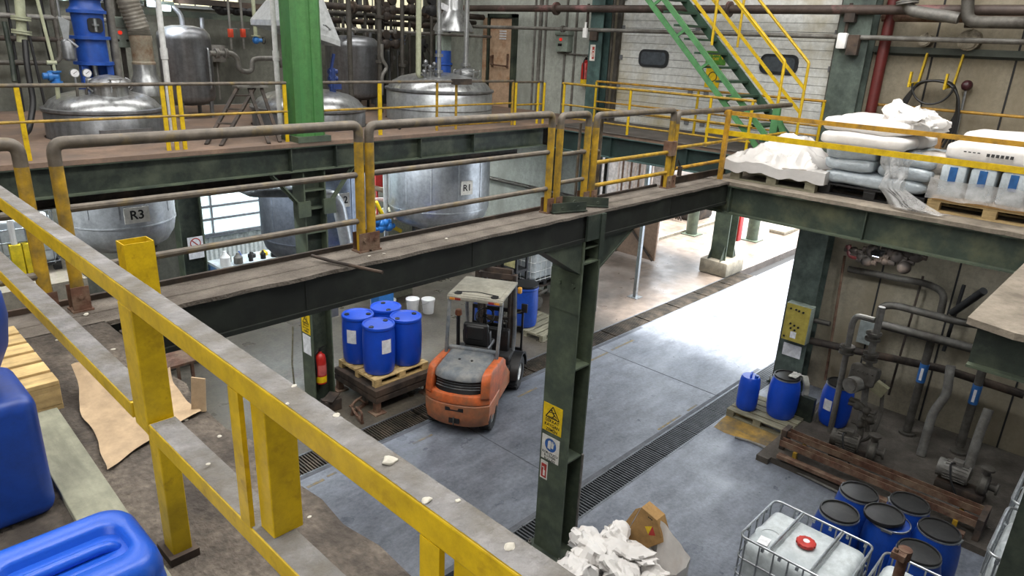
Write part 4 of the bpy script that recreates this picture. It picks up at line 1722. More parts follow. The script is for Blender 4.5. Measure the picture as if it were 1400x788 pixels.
# mast, carriage and forks
b = MB()
for s in (-1, 1):
    b.box(1.98, 2.1, s*.34-.035, s*.34+.035, .06, 2.12)
    b.box(2.02, 2.12, s*.25-.03, s*.25+.03, .06, 2.2)
for z in (.3, 1.2, 2.08):
    b.box(1.98, 2.03, -.34, .34, z-.05, z+.05)
b.box(2.02, 2.1, -.28, .28, 2.12, 2.22)
for s in (-1, 1):
    b.cyl((1.95, s*.28, .2), (1.95, s*.28, 1.95), .03, seg=10)
ms = b.build('mast', RUSTD, fk)
b = MB()
for z in (.2, .55, 1.0, 1.35):
    b.box(2.13, 2.17, -.52, .52, z-.04, z+.04)
for y in (-.5, -.3, -.1, .1, .3, .5):
    b.box(2.13, 2.16, y-.02, y+.02, .16, 1.38)
b.build('load_backrest', BLACK, ms, smooth=False)
b = MB()
for s in (-.26, .26):
    b.box(2.17, 2.21, s-.05, s+.05, .06, .6)
    b.prism([(2.17, .05), (3.2, .05), (3.2, .065), (2.2, .1)], s-.05, s+.05, Matrix.Rotation(PI/2, 4, 'X') @ Matrix.Scale(1, 4))
b.b.transform(Matrix())
b.build('forks', RUSTD, ms, smooth=False)
b = MB()
b.boxm(Matrix.Translation((1.7, -.52, 1.95)), .08, .08, .12, bev=.02)
b.build('side_lamp', M('amber_lens', '#d59a3d', .3), gd)
b = MB()
b.tube([(1.66, -.47, 1.5), (1.72, -.6, 1.55)], .01, 6)
b.boxm(Matrix.Translation((1.72, -.62, 1.6)), .03, .12, .18, bev=.012)
b.build('mirror', BLACK, gd)

# ---- behind the forklift
bd = tight_drum(DRUMD, h=.95, R=.29)
bd.location = (11.1, 9.95, .145)
bd['label'] = 'dark blue drum on a grey pallet behind the forklift, beside the middle pillar'
b = MB()
b.lathe([(0, 0), (.26, 0), (.29, .02), (.29, .06), (0, .08)], c=(11.1, 9.95, 1.095), seg=24)
tag(b.build('drum_cover', BLACK), 'black cover lying on the dark blue drum behind the forklift', 'cover')
dup(bd, (10.45, 10.55, 0.), .8, 'blue drum seen through the forklift guard, standing on the floor')
p = make_pallet('grey wooden pallet on the floor right of the forklift, behind the middle pillar', WOODG, 1.2, 1.0)
p.location = (11.45, 9.75, 0)
p.rotation_euler = (0, 0, .1)
ib = make_ibc(galv=M('white_painted_cage', '#d5d8d8', .4, var=.05), cap=False, label=False, bars=True)
ib.location = (12.55, 11.2, .62)
ib['label'] = 'white caged tank standing on a pump frame behind the forklift mast'
r = thing('grimy_pump', 'dark grimy pump in its frame under the white caged tank behind the forklift', 'pump', (12.5, 11.2, 0))
b = MB()
for x in (12.1, 12.95):
    for y in (10.7, 11.7):
        b.box(x-.04, x+.04, y-.04, y+.04, 0, .56)
b.box(12.05, 13.0, 10.65, 11.75, .56, .62)
b.build('frame', RUSTD, r, world=True, smooth=False)
b = MB()
b.cyl((12.2, 10.6, .25), (12.2, 11.1, .25), .13, seg=16)
b.cyl((12.2, 10.5, .25), (12.2, 10.6, .25), .16, seg=16)
b.tube([(12.2, 10.55, .4), (12.2, 10.5, .5), (12.5, 10.5, .52)], .04, 8, fillet=.06)
b.build('pump', GUNK, r, world=True)
r = thing('filter_stand', 'black framed stand with a yellowish panel behind the forklift mast', 'stand', (11.6, 10.6, 0))
b = MB()
for x in (11.4, 11.75):
    for y in (10.55, 11.0):
        b.box(x-.025, x+.025, y-.025, y+.025, 0, 2.1)
for z in (.6, 1.2, 2.05):
    b.box(11.38, 11.77, 10.53, 11.02, z-.03, z+.03)
b.build('frame', BLACK, r, world=True, smooth=False)
b = MB()
b.box(11.385, 11.395, 10.6, 10.95, 1.28, 1.95)
b.build('panel', M('pale_yellow_panel', '#c9c28a', .6), r, world=True, smooth=False)
b = MB()
for s in range(4):
    b.cyl((11.5, 11.35+.16*s, 1.2), (11.5, 11.35+.16*s, 2.1), .07, seg=12)
b.box(11.4, 11.6, 11.2, 11.95, 0, 1.2)
b.box(11.42, 11.58, 11.25, 11.95, 2.1, 2.16)
tag(b.build('filter_housing', RUSTD), 'row of dark upright cylinders behind the forklift roof', 'filters')
# switch cabinet on the teal column, outside board, posts, plinthed column
r = thing('switch_cabinet', 'pale grey switch cabinet seen just right of the middle pillar, below the front beam', 'cabinet', (13.2, 9.7, 1.2))
b = MB()
c0 = xp(842, 340, 13.0)
b.box(12.85, 13.25, 9.52, 9.84, 1.45, 2.5, bev=.01)
b.build('body', WALLE, r, world=True)
b = MB()
b.box(12.84, 12.85, 9.54, 9.82, 1.48, 2.47)
b.build('door', BOXG, r, world=True, smooth=False)
b = MB()
b.tube([(13.0, 9.52, 1.85), (13.0, 9.42, 1.9), (13.0, 9.40, 2.0)], .014, 8)
b.build('handle', GALV, r, world=True)
b = MB()
b.box(12.9, 13.15, 9.55, 9.8, 1.15, 1.45)
b.build('junction_box', GSTEEL, r, world=True, smooth=False)
r = thing('plinth_column', 'dark column on a concrete block out on the drive, with a red hose reel', 'column', (19.0, 9.2, 0))
b = MB()
b.box(18.5, 19.6, 8.75, 9.65, 0, .45, bev=.06)
b.build('concrete_block', CONC, r, world=True)
for a, c in ((18.72, 18.76), (19.20, 19.24)):
    b = MB()
    b.box(a, c, 8.95, 9.45, .45, 5.89)
    b.build('flange', GFLANGE, r, world=True, smooth=False)
b = MB()
b.box(18.76, 19.20, 9.19, 9.21, .45, 5.89)
b.build('web', GSTEEL, r, world=True, smooth=False)
for s in (9.0, 9.4):
    for xa, xb in ((18.72, 18.5), (19.24, 19.48)):
        b = MB()
        b._add([V3((x, s+d, z)) for d in (-.01, .01) for x, z in ((xa, .46), (xb, .46), (xa, .9))], [(0, 1, 2), (5, 4, 3), (0, 3, 4, 1), (1, 4, 5, 2), (2, 5, 3, 0)])
        b.build('gusset', GSTEEL, r, world=True, smooth=False)
b = MB()
b.box(19.26, 19.5, 8.9, 9.12, .95, 1.8, bev=.04)
b.build('hose_box', RED, r, world=True)
for i, (X, Y, s, lab) in enumerate(((22.3, 12.1, .2, 'grey round post outside on the bright yard, left of the plinth column'), (23.4, 10.3, .2, 'grey round post outside on the bright yard, right of the plinth column'))):
    b = MB()
    b.cyl((X, Y, 0), (X, Y, 6), s, seg=16)
    b.box(X-s*1.5, X+s*1.5, Y-s*1.5, Y+s*1.5, 0, .03)
    tag(b.build('round_post', GFLANGE), lab, 'post')
b = MB()
b.box(15.0, 15.09, 9.52, 9.61, 0, 5.89)
b.box(14.9, 15.2, 9.42, 9.72, 0, .015)
tag(b.build('thin_post', GALV, smooth=False), 'thin pale square post between the cabinet and the plinth column', 'post')
r = thing('partition_board', 'brown upright board partition outside, left of the plinth column', 'board', (18, 12, 0))
b = MB()
b.box(18.0, 18.05, 10.9, 13.6, .1, 1.72)
b.build('board', M('pinkish_brown_board', '#8a7260', .8, var=.15, scale=1.5), r, world=True, smooth=False)
b = MB()
b.bar((17.97, 10.95, .1), (17.97, 12.4, 1.5), .06, .05)
b.bar((17.97, 12.3, .1), (17.97, 13.4, 1.5), .06, .05)
b.build('brace', RUSTD, r, world=True, smooth=False)
for i in range(9):
    Y = 12.55+i*.17
    b = MB()
    b.box(20.0, 20.05, Y, Y+.05, 0, 4.2)
    tag(b.build('fence_picket', RUST if i % 2 else M('pale_picket', '#c9b9ae', .7), smooth=False), 'upright fence bar of the slatted screen outside, seen under the walkway beam', 'fence bar', 'bars of the slatted screen outside')
b = MB()
b.box(20.4, 20.44, 12.3, 20, 0, 4.5)
tag(b.build('screen_wall', M('pale_yard_wall', '#cfc7c2', .8), smooth=False), 'pale wall behind the slatted screen in the yard', 'wall')
b = MB()
b.box(19.6, 30, 12.35, 12.43, .0, .10)
tag(b.build('yard_kerb', CONC, smooth=False), 'low kerb across the bright yard beyond the board partition', 'kerb')
b = MB()
b.box(25, 27, 9.8, 10.4, 0, .14, bev=.02)
tag(b.build('yard_block', CONC), 'low dark block lying on the bright yard by the round post', 'block')
b = MB()
for k in range(5):
    b.tube([(23.6+.04*k, 13.3+.15*k, .05), (23.6, 13.6, .8+.1*k), (23.6, 14.0+.1*k, .1)], .03, 6, fillet=.3)
b.box(24, 25.5, 13, 14.5, 0, 1.7, bev=.1)
tag(b.build('yard_machine', RUSTD), 'dark machine with hoses standing in the yard behind the round posts', 'machine')

# ---- right side: drums by the yellow box
p = make_pallet('grey pallet under the two blue barrels below the mustard switch box', WOODG, 1.15, .95)
p.location = (11.52, 4.24, 0)
p.rotation_euler = (0, 0, PI/2+.03)
r = thing('blue_canister', 'small tall blue canister with handle top, beside the lidded blue barrel on the pallet', 'canister', (11.33, 4.58, .144))
b = MB()
R = .185
b.lathe([(0, 0), (R*.85, 0), (R*.97, .03), (R, .15), (R, .45), (R*.93, .60), (R*.8, .645), (0, .65)], c=(11.33, 4.58, .144), seg=28)
b.build('body', DRUM, r, world=True)
b = MB()
b.tube([(11.25, 4.55, .78), (11.25, 4.55, .84), (11.4, 4.6, .84), (11.4, 4.6, .78)], .018, 8, fillet=.03)
b.build('handle', DRUM, r, world=True)
b = MB()
b.cyl((11.34, 4.48, .78), (11.34, 4.48, .83), .035, seg=14)
b.build('cap', BLUEM, r, world=True)
LD = lid_drum(h=.80, R=.265)
LD.location = (11.55, 4.03, .144)
LD['label'] = 'blue barrel with black lid and a rag on top, below the mustard switch box'
dup(LD, (12.05, 3.28, 0.12), .9, 'blue barrel with white label behind the first pump, on the raised slab')
lb = [o for o in bpy.data.objects if o.parent is None and o.get('label', '').startswith('blue barrel with white label')][0]
b = MB()
a = PI-.25-.9
b.grid(lambda u, v: V3((.269*math.cos(a+(u-.5)*.55), .269*math.sin(a+(u-.5)*.55), .32+.2*v)), 5, 1)
b.build('label', WHITE, lb)
b = MB()
random.seed(2)
b.grid(lambda u, v: V3((11.5+.26*u, 3.86+.14*v, .955+.02*noise.noise(V3((u*5, v*5, 1))))), 10, 8)
b.grid(lambda u, v: V3((11.68+.08*u+.02*math.sin(v*9), 3.86-.02*u+.05*math.sin(u*4)-.12*min(v*2, 1), .95-.45*max(0, v-.2))), 8, 10)
tag(b.build('rag', M('pale_rag', '#a9a9a2', .8), angle=180), 'pale rag hanging over the lid of the blue barrel on the pallet', 'rag')
r = thing('switch_box', 'mustard yellow electrical box with knobs on the dark column by the drive', 'electrical box', (13.0, 4.66, 1.0))
c = xp(1086, 443, 12.85)
b = MB()
b.box(12.83, 13.03, c.y-.28, c.y+.20, c.z-.36, c.z+.40, bev=.012)
b.build('body', BOXG, r, world=True)
b = MB()
b.box(12.818, 12.83, c.y-.27, c.y+.19, c.z-.35, c.z+.39)
dd = b.build('door', BOXY, r, world=True, smooth=False)
b = MB()
for dy, dz in ((.1, .3), (.0, .3), (-.06, .29), (-.14, .28), (.06, .0), (-.02, -.02), (-.1, -.04), (.04, -.09), (-.04, -.11), (.14, -.28)):
    b.cyl((12.8, c.y+dy, c.z+dz), (12.818, c.y+dy, c.z+dz), .019, seg=12)
b.build('knob', BLACK, dd, world=True)
b = MB()
b.box(12.812, 12.818, c.y-.08, c.y+.03, c.z-.28, c.z-.15)
b.build('sticker', WHITE, dd, world=True, smooth=False)
m = frame_on((13.045, 4.56, xp(1105, 487, 13.04).z), (0, -1, 0), (0, 0, 1))
sign('paper_notice', 'white paper notice on the dark column under the mustard switch box', m, .36, .26, WHITE, 'notice')

# ---- drums with black lids
lids = [((8.87, 1.90), 'black-lidded blue drum nearest the rusty beams, farthest left of the back row'),
        ((8.25, 1.93), 'black-lidded blue drum closest to the red-capped caged tank, leftmost of its group'),
        ((9.12, 1.36), 'black-lidded blue drum at the back of the group, against the rusty beams'),
        ((8.56, 1.43), 'black-lidded blue drum in the middle of the group, with its lid askew'),
        ((8.80, .94), 'black-lidded blue drum at the right end of the group, by the dark floor corner'),
        ((8.17, 1.0), 'black-lidded blue drum at the front right, behind the second caged tank')]
GL = 'blue drums with black lids by the caged tanks'
D0 = lid_drum(h=.95, R=.276, mat=DRUMD)
for i, ((x, y), lab) in enumerate(lids):
    if i == 0:
        D0.location = (x, y, 0)
        D0.rotation_euler = (0, 0, 2)
        D0['label'] = lab
        D0['group'] = GL
    else:
        d = dup(D0, (x, y, 0), i*1.3+.4, lab, GL)
        if i == 3:
            for ch in children(d):
                if ch.name.startswith('lid'):
                    ch.rotation_euler = (.07, -.05, 0)
                    ch.location = (-.02, .03, .04)

I1 = make_ibc(H=1.14, LX=1.0, LY=1.2)
I1.location = (7.1, 1.92, 0)
I1['label'] = 'white caged liquid tank with a red cap in the middle of its top, bottom right'
I1['group'] = 'caged tanks in the lower right'
I2 = make_ibc(H=1.14, LX=1.1, LY=.86, ny=5, bars=False)
I2.location = (7.07, .82, 0)
I2['label'] = 'white caged tank cut by the bottom picture edge, right of the red-capped one'
I2['group'] = 'caged tanks in the lower right'
for i, (x, z, lab) in enumerate(((6.98, 0, 'white caged tank on the floor, lower one of the nearer stack at the right edge'), (6.98, 1.17, 'white caged tank on top of the nearer stack at the right edge'),
                                 (8.03, 0, 'white caged tank on the floor, lower one of the farther stack at the right edge'), (8.03, 1.17, 'white caged tank on top of the farther stack at the right edge'))):
    dup(I1, (x, -.25, z), 0, lab, 'stacked caged tanks at the right picture edge')
# rusty post end between the tanks
r = thing('rusty_post', 'rusty brown pipe post with a clamp, rising in front of the second caged tank', 'post', (5.75, .85, 0))
tp = yp(1238, 752, .85)
b = MB()
b.tube([(tp.x, .85, 0), (tp.x, .85, tp.z)], .045, 14)
b.build('pipe', RUST, r, world=True)
b = MB()
b.cyl((tp.x, .85, tp.z-.09), (tp.x, .85, tp.z+.005), .058, seg=14)
b.box(tp.x-.12, tp.x-.03, .82, .93, tp.z-.06, tp.z)
b.cyl((tp.x-.09, .9, tp.z-.07), (tp.x-.09, .9, tp.z+.03), .018, seg=6)
b.build('clamp', RUST, r, world=True)
r.location = (tp.x, .85, 0)
for ch in children(r):
    ch.location.x += 5.75-tp.x

# ---- rusty beams on short yellow legs
r = thing('steel_bench', 'long rusty channel beams laid on short yellow legs in front of the pumps', 'beam rack', (10.5, 2.1, 0))
for X, z in ((10.33, .40), (10.62, .44)):
    b = MB()
    b.box(X-.065, X+.065, .72, 3.5, z-.10, z-.088)
    b.box(X-.065, X-.053, .72, 3.5, z-.088, z)
    b.box(X+.053, X+.065, .72, 3.5, z-.088, z)
    b.build('channel', RUST, r, world=True, smooth=False)
b = MB()
b.box(10.1, 10.2, .8, 3.45, .16, .22)
b.build('lower_bar', RUST, r, world=True, smooth=False)
b = MB()
b.box(10.5, 10.75, 3.5, 3.58, 0, .46)
b.build('end_plate', RUSTD, r, world=True, smooth=False)
b = MB()
b.box(10.26, 10.75, .64, .72, 0, .44)
b.build('end_plate', RUSTD, r, world=True, smooth=False)
for y in (3.22, .95):
    b = MB()
    b.box(10.22, 10.28, y-.03, y+.03, 0, .285)
    b.box(10.22, 10.68, y-.03, y+.03, .285, .30)
    b.build('leg', YELD, r, world=True, smooth=False)
b = MB()
b.box(10.15, 13.4, -3, 3.55, 0, .10)
b.box(10.05, 13.4, 3.55, 3.75, 0, .10)
struct(b.build('floor_pump_slab', M('grimy_pump_slab', '#57514a', .9, var=.3, scale=2, dirt='#38332d', dirt_amt=.5, bump=.4), smooth=False, center=False))
b = MB()
stp = [zp(px, py, .003) for px, py in ((976, 584), (990, 570), (1003, 562), (1020, 568), (1042, 580), (1062, 590), (1066, 602), (1050, 611), (1030, 604), (1008, 598), (990, 592))]
b._add(stp, [tuple(range(len(stp)))])
struct(b.build('trim_8', M('ochre_stain', '#9a7a34', .8, var=.35, scale=3, dirt='#4d463b', dirt_amt=.45, dirt_scale=2), center=False))
b = MB()
b.tube([zp(1005, 598, .03), zp(1030, 605, .03), zp(1062, 622, .03), zp(1078, 640, .03), zp(1180, 690, .03)], .02, 8, fillet=.2)
tag(b.build('floor_hose', GUNKL), 'grey hose lying along the floor in front of the rusty beams', 'hose')

# ---- big bag of waste plastic with a cardboard box
r = thing('waste_bag', 'big white bag crammed with crumpled white plastic sacks at the foot of the middle pillar', 'bag', (5.55, 3.35, 0))
b = MB()
cx, cy = 5.55, 3.30


def bagf(u, v):
    a = 2*PI*u
    rad = .52+.06*math.sin(2*a+1)+.05*math.sin(5*a)
    z = .9*v
    k = rad*(.9+.25*v+.05*math.sin(a*9+v*6)*v)
    n = noise.noise_vector(V3((math.cos(a)*2.2, math.sin(a)*2.2, v*3)))
    return V3((cx+k*math.cos(a), cy+k*math.sin(a), max(.0, z+(.22*n.z*v+.14*v*math.sin(3*a+.5)))))+V3((n.x*.07, n.y*.07, 0))*v


b.grid(bagf, 72, 22)
bmesh.ops.remove_doubles(b.b, verts=b.b.verts[:], dist=.0005)
b.build('bag_wall', BAGW, r, world=True, angle=35)
b = MB()


def fillf(u, v):
    a = 2*PI*u
    rad = .56*v
    p = V3((cx+rad*math.cos(a), cy+rad*math.sin(a), 0))
    n1 = noise.noise(V3((p.x*2.2, p.y*2.2, 1)))
    n2 = abs(noise.noise(V3((p.x*4, p.y*4, 4))))
    p.z = .78+.2*n1+.14*n2-.15*v*v
    q = noise.noise_vector(V3((p.x*3, p.y*3, 8)))
    return p+q*.06


b.grid(fillf, 56, 18)
b.build('crumpled_filling', BAGW, r, world=True, angle=24)
spots = [(4.93, 3.50, .98, .36, .2), (5.33, 3.62, 1.02, .34, 1.1), (5.62, 3.30, .98, .32, 2.), (5.28, 3.18, 1.0, .33, .7), (5.72, 3.05, .80, .28, 1.6), (5.45, 2.95, .84, .30, 2.6), (5.72, 3.52, 1.0, .26, .4)]
for i, (x, y, z, s, rot) in enumerate(spots):
    b = MB()

    def sack(u, v, s=s, i=i):
        a, t = 2*PI*u, PI*(v-.5)
        p = V3((math.cos(t)*math.cos(a), math.cos(t)*math.sin(a)*.75, math.sin(t)*.42))
        n = noise.noise_vector(p*1.3+V3((i*3.1, i, 0)))
        f = abs(noise.noise(p*2.1+V3((i, 5, 2))))+.5*abs(noise.noise(p*4.2+V3((i, 2, 7))))
        return p*s*(1.12-.75*f)+n*.26*s
    b.grid(sack, 30, 17)
    bmesh.ops.remove_doubles(b.b, verts=b.b.verts[:], dist=.001)
    b.b.transform(Matrix.Translation((x, y, z)) @ Matrix.Rotation(rot, 4, 'Z') @ Matrix.Rotation(.3, 4, 'X'))
    tag(b.build('crumpled_sack', BAGW, angle=24), 'crumpled empty white sack stuffed in the big waste bag by the pillar', 'sack', 'crumpled sacks in the waste bag')
b = MB()
top = [xp(903, 712, 6.0), xp(918, 728, 5.98), xp(932, 746, 5.95), xp(943, 764, 5.9), xp(940, 775, 5.8), xp(925, 786, 5.6)]


def flapf(u, v):
    t = u*(len(top)-1)
    k = min(int(t), len(top)-2)
    p = top[k].lerp(top[k+1], t-k)
    n = noise.noise(V3((u*6, v*2, 3)))
    f = abs(noise.noise(V3((u*9, v*1.2, 8))))
    q = V3((p.x-.10*v+.05*n, p.y-.05*v+.10*f*v, p.z*(1-v)+.02*v))
    return q


b.grid(flapf, 40, 14)
tag_o = bpy.data.objects['waste_bag']
b.build('bag_flap', BAGW, tag_o, world=True, angle=30)
r = thing('cardboard_box', 'opened brown cardboard box with a yellow and red hazard mark, stuck in the waste bag', 'box', (5.95, 3.45, .75))
fp = [xp(*q, 5.97) for q in ((877, 694), (898, 712), (906, 742), (880, 752), (852, 738))]
b = MB()
b._add([p+V3((d, 0, 0)) for d in (0, .008) for p in fp], [(0, 1, 2, 3, 4), (9, 8, 7, 6, 5)]+[(i, (i+1) % 5, 5+(i+1) % 5, 5+i) for i in range(5)])
b.build('front_flap', CARD, r, world=True, smooth=False)
b = MB()
gp = [xp(*q, 5.985) for q in ((874, 696), (856, 726), (844, 724), (860, 703))]
gp = [p+V3((.03+.10*(i in (2, 3)), 0, 0)) for i, p in enumerate(gp)]
b._add([p+V3((d, 0, 0)) for d in (0, .008) for p in gp], [(0, 1, 2, 3), (7, 6, 5, 4)]+[(i, (i+1) % 4, 4+(i+1) % 4, 4+i) for i in range(4)])
b.build('side_flap', CARD, r, world=True, smooth=False)
b = MB()
hp = [p+V3((.16, 0, 0)) for p in fp]
b._add([p+V3((d, 0, 0)) for d in (0, .008) for p in hp], [(0, 1, 2, 3, 4), (9, 8, 7, 6, 5)]+[(i, (i+1) % 5, 5+(i+1) % 5, 5+i) for i in range(5)])
b._add([fp[0]+V3((.009, 0, 0)), fp[1]+V3((.009, 0, 0)), hp[1], hp[0]], [(0, 1, 2, 3)])
b._add([fp[1]+V3((.009, 0, 0)), fp[2]+V3((.009, 0, 0)), hp[2], hp[1]], [(0, 1, 2, 3)])
b.build('back_wall', CARD, r, world=True, smooth=False)
b = MB()
b._add([xp(*q, 5.966) for q in ((881.5, 720), (892, 720), (886, 731))], [(0, 1, 2)])
b.build('yellow_mark', SIGNY, r, world=True, smooth=False)
b = MB()
b._add([xp(*q, 5.966) for q in ((892, 720), (896, 733), (886.5, 732))], [(0, 1, 2)])
b.build('red_mark', RED, r, world=True, smooth=False)
b = MB()
for k in range(3):
    p, q = xp(886+k*2.2, 707+k*1.8, 5.966), xp(887.5+k*2.2, 708.2+k*1.8, 5.966)
    b.bar(p, q, .004, .012)
b.build('printed_line', INK, r, world=True, smooth=False)
# =================================================================== REACTORS THROUGH THE FAR DECK
def reactor(key, label, zbot, zjack, ztop, sheet=SHEETM, low=SHEETM, tag_at=None, dome=.35, flange=True):
    cx, cy, R = REACT[key]
    r = thing('reactor_vessel', label, 'tank', (cx, cy, zbot))
    b = MB()
    k = .30
    pr = [(0, zbot), (R*.35, zbot+.015), (R*.62, zbot+.07), (R*.83, zbot+.17), (R*.95, zbot+.32), (R*1.0, zbot+.52), (R, ZM-.1)]
    b.lathe(pr, c=(cx, cy, 0), seg=56)
    lo = b.build('lower_shell', low, r, world=True, angle=50)
    b = MB()
    b.lathe([(R*.994, zbot+.515), (R+.008, zbot+.515), (R+.008, zbot+.535), (R*.994, zbot+.535)], c=(cx, cy, 0), seg=56)
    for k in range(12):
        a = 2*PI*k/12+.2
        b.box(0, 0, 0, 0, 0, 0) if False else b.boxm(Matrix.Translation((cx, cy, 0)) @ Matrix.Rotation(a, 4, 'Z') @ Matrix.Translation((R+.002, 0, (zbot+.53+ZM)/2)), .012, .03, ZM-.3-zbot-.53)
    b.build('seams', low, lo, world=True)
    b = MB()
    for k in range(3):
        a = -PI/2+.6+2*PI*k/3
        x, y = cx+R*.62*math.cos(a), cy+R*.62*math.sin(a)
        b.box(x-.06, x+.06, y-.06, y+.06, zbot-.22, zbot+.1)
    b.cyl((cx, cy, zbot-.3), (cx, cy, zbot+.02), .09, seg=16)
    b.cyl((cx, cy, zbot-.3), (cx, cy, zbot-.25), .15, seg=16)
    b.build('outlet', GUNK, lo, world=True)
    b = MB()
    b.lathe([(R, ZM-.1), (R, zjack-.02), (R*.985, zjack)], c=(cx, cy, 0), seg=56)
    b.build('jacket', sheet, r, world=True, angle=50)
    if flange:
        b = MB()
        b.lathe([(R*.9, zjack), (R*1.01, zjack), (R*1.03, zjack+.015), (R*1.03, zjack+.05), (R*1.0, zjack+.06), (R*.9, zjack+.06)], c=(cx, cy, 0), seg=56)
        b.build('rim', STAIND, r, world=True)
    b = MB()
    h = ztop-zjack
    b.lathe([(R*.97, zjack+.03), (R*.955, zjack+h*.25), (R*.88, zjack+h*.50), (R*.72, zjack+h*.74), (R*.45, zjack+h*.92), (R*.2, zjack+h*.99), (0, ztop)], c=(cx, cy, 0), seg=56)
    d = b.build('dome', STAIN, r, world=True, angle=60)
    return r, lo, d


def manhole(par, x, y, z, R=.2):
    b = MB()
    b.lathe([(R, z-.16), (R, z+.06), (R*1.15, z+.07), (R*1.18, z+.10), (R*1.15, z+.13), (R*.9, z+.17), (R*.5, z+.21), (0, z+.23)], c=(x, y, 0), seg=32)
    for k in range(6):
        a = 2*PI*k/6+.3
        b.tube([(x+R*1.05*math.cos(a), y+R*1.05*math.sin(a), z+.0), (x+R*1.3*math.cos(a), y+R*1.3*math.sin(a), z+.05), (x+R*1.25*math.cos(a), y+R*1.25*math.sin(a), z+.16), (x+R*1.05*math.cos(a), y+R*1.05*math.sin(a), z+.17)], .013, 6)
    b.tube([(x-.08, y-R, z+.16), (x-.08, y-R*1.4, z+.18), (x+.08, y-R*1.4, z+.18), (x+.08, y-R, z+.16)], .012, 6, fillet=.03)
    return b.build('manhole', STAIN, par, world=True)


def label_plate(par, text, cx, cy, R, px, py, w, h, ts):
    d = ray(px, py)
    A, B, Cq = d.x**2+d.y**2, -2*(d.x*cx+d.y*cy), cx*cx+cy*cy-R*R
    t = (-B-math.sqrt(max(0, B*B-4*A*Cq)))/(2*A)
    hit = EYE+d*t
    ang, z = math.atan2(hit.y-cy, hit.x-cx), hit.z
    p = V3((cx+(R+.012)*math.cos(ang), cy+(R+.012)*math.sin(ang), z))
    m = frame_on(p, (-math.sin(ang), math.cos(ang), 0), (0, 0, 1))
    b = MB()
    b.boxm(m, w, h, .012)
    o = b.build('tag_plate', SIGNW, par, world=True, smooth=False)
    b = MB()
    text_into(b, text, ts, m @ Matrix.Translation((0, 0, .0085)), bold=.004)
    b.build('lettering', INK, o, world=True, smooth=False)


# R3: left, with the blue agitator drive
r3, lo, dm = reactor('R3', 'silver clad reactor marked R3, at the left, with a blue agitator tower on top', 2.86, 5.05, 5.36, sheet=STAIND)
cx, cy, R = REACT['R3']
label_plate(lo, 'R3', cx, cy, R, 187, 294, .36, .24, .19)
manhole(dm, cx+.02, cy-.30, 5.36, .25)
b = MB()
b.box(cx-.35, cx+.35, cy-.86, cy-.80, ZM, ZM+.18)
b.build('support_lug', STAIND, r3, world=True)
ag = thing('agitator_drive', 'tall bright blue agitator drive standing on the dome of reactor R3', 'motor', (3.56, 12.15, 5.3))
ax, ay = 3.56, 12.15
b = MB()
b.box(ax-.20, ax+.20, ay-.2, ay+.2, 5.28, 5.36)
b.bar((ax-.17, ay-.1, 5.36), (ax-.17, ay-.1, 5.72), .09, .09)
b.bar((ax+.17, ay-.1, 5.36), (ax+.17, ay-.1, 5.72), .09, .09)
b.box(ax-.17, ax+.17, ay+.05, ay+.15, 5.36, 5.72)
b.build('lantern', BLUEM, ag, world=True)
b = MB()
b.cyl((ax, ay, 5.36), (ax, ay, 5.75), .04, seg=12)
b.build('shaft', GALV, ag, world=True)
b = MB()
for z, rr in ((5.70, .27), (6.06, .27), (6.42, .26)):
    b.cyl((ax, ay, z), (ax, ay, z+.045), rr, seg=28)
b.build('flange', BLUEM, ag, world=True)
b = MB()
b.lathe([(.21, 5.74), (.205, 6.06)], c=(ax, ay, 0), seg=28)
b.lathe([(.2, 6.1), (.215, 6.42)], c=(ax, ay, 0), seg=28)
b.lathe([(.24, 6.46), (.2, 6.52), (.2, 6.6), (.26, 6.62), (.26, 6.7), (.22, 6.72), (.22, 7.6), (0, 7.65)], c=(ax, ay, 0), seg=28)
b.build('housing', BLUEM, ag, world=True)
b = MB()
m = frame_on((ax+.03, ay-.212, 6.26), (1, 0, 0), (0, 0, 1))
b.prism(rounded_rect(.2, .2, .05), -.05, .004, m)
b.build('window_opening', BLACK, ag, world=True)
b = MB()
b.cyl((ax+.03, ay-.21, 6.17), (ax+.03, ay-.21, 6.35), .025, seg=10)
b.cyl((ax+.03, ay-.215, 6.25), (ax+.03, ay-.215, 6.28), .05, seg=10)
b.build('coupling', GALV, ag, world=True)
b = MB()
b.tube([(ax+.33, 12.2, 5.4), (ax+.33, 12.2, 7.6)], .06, 12)
b.build('side_pipe', GUNKL, ag, world=True)


def pipe(name, label, pts, r, mat, cat='pipe', fillet=.12, group=None, flanges=(), seg=12):
    root = None
    b = MB()
    b.tube(pts, r, seg, fillet=fillet)
    for i, t in flanges:
        a, c = V3(pts[i]), V3(pts[i+1])
        p = a+(c-a)*t
        d = (c-a).normalized()*.018
        b.cyl(p-d*1.6, p-d*.2, r*1.9, seg=14)
        b.cyl(p+d*.2, p+d*1.6, r*1.9, seg=14)
    return tag(b.build(name, mat, center=True), label, cat, group)


# gauges, valve and small column beside the agitator
def gauge(label, c, R=.06):
    r = thing('pressure_gauge', label, 'gauge', (c[0], c[1], c[2]-R-.1))
    b = MB()
    b.cyl((c[0], c[1]+.03, c[2]), (c[0], c[1]-.012, c[2]), R, seg=24)
    b.cyl((c[0], c[1]+.01, c[2]-R-.12), (c[0], c[1]+.01, c[2]-R+.01), .014, seg=8)
    b.build('case', GALV, r, world=True)
    b = MB()
    b.cyl((c[0], c[1]-.012, c[2]), (c[0], c[1]-.014, c[2]), R*.87, seg=24)
    f = b.build('dial', WHITE, r, world=True)
    b = MB()
    b.bar((c[0]-.02, c[1]-.0155, c[2]-.01), (c[0]+R*.45, c[1]-.0155, c[2]+R*.4), .006, .002, up=(0, 1, 0))
    b.build('needle', INK, f, world=True, smooth=False)


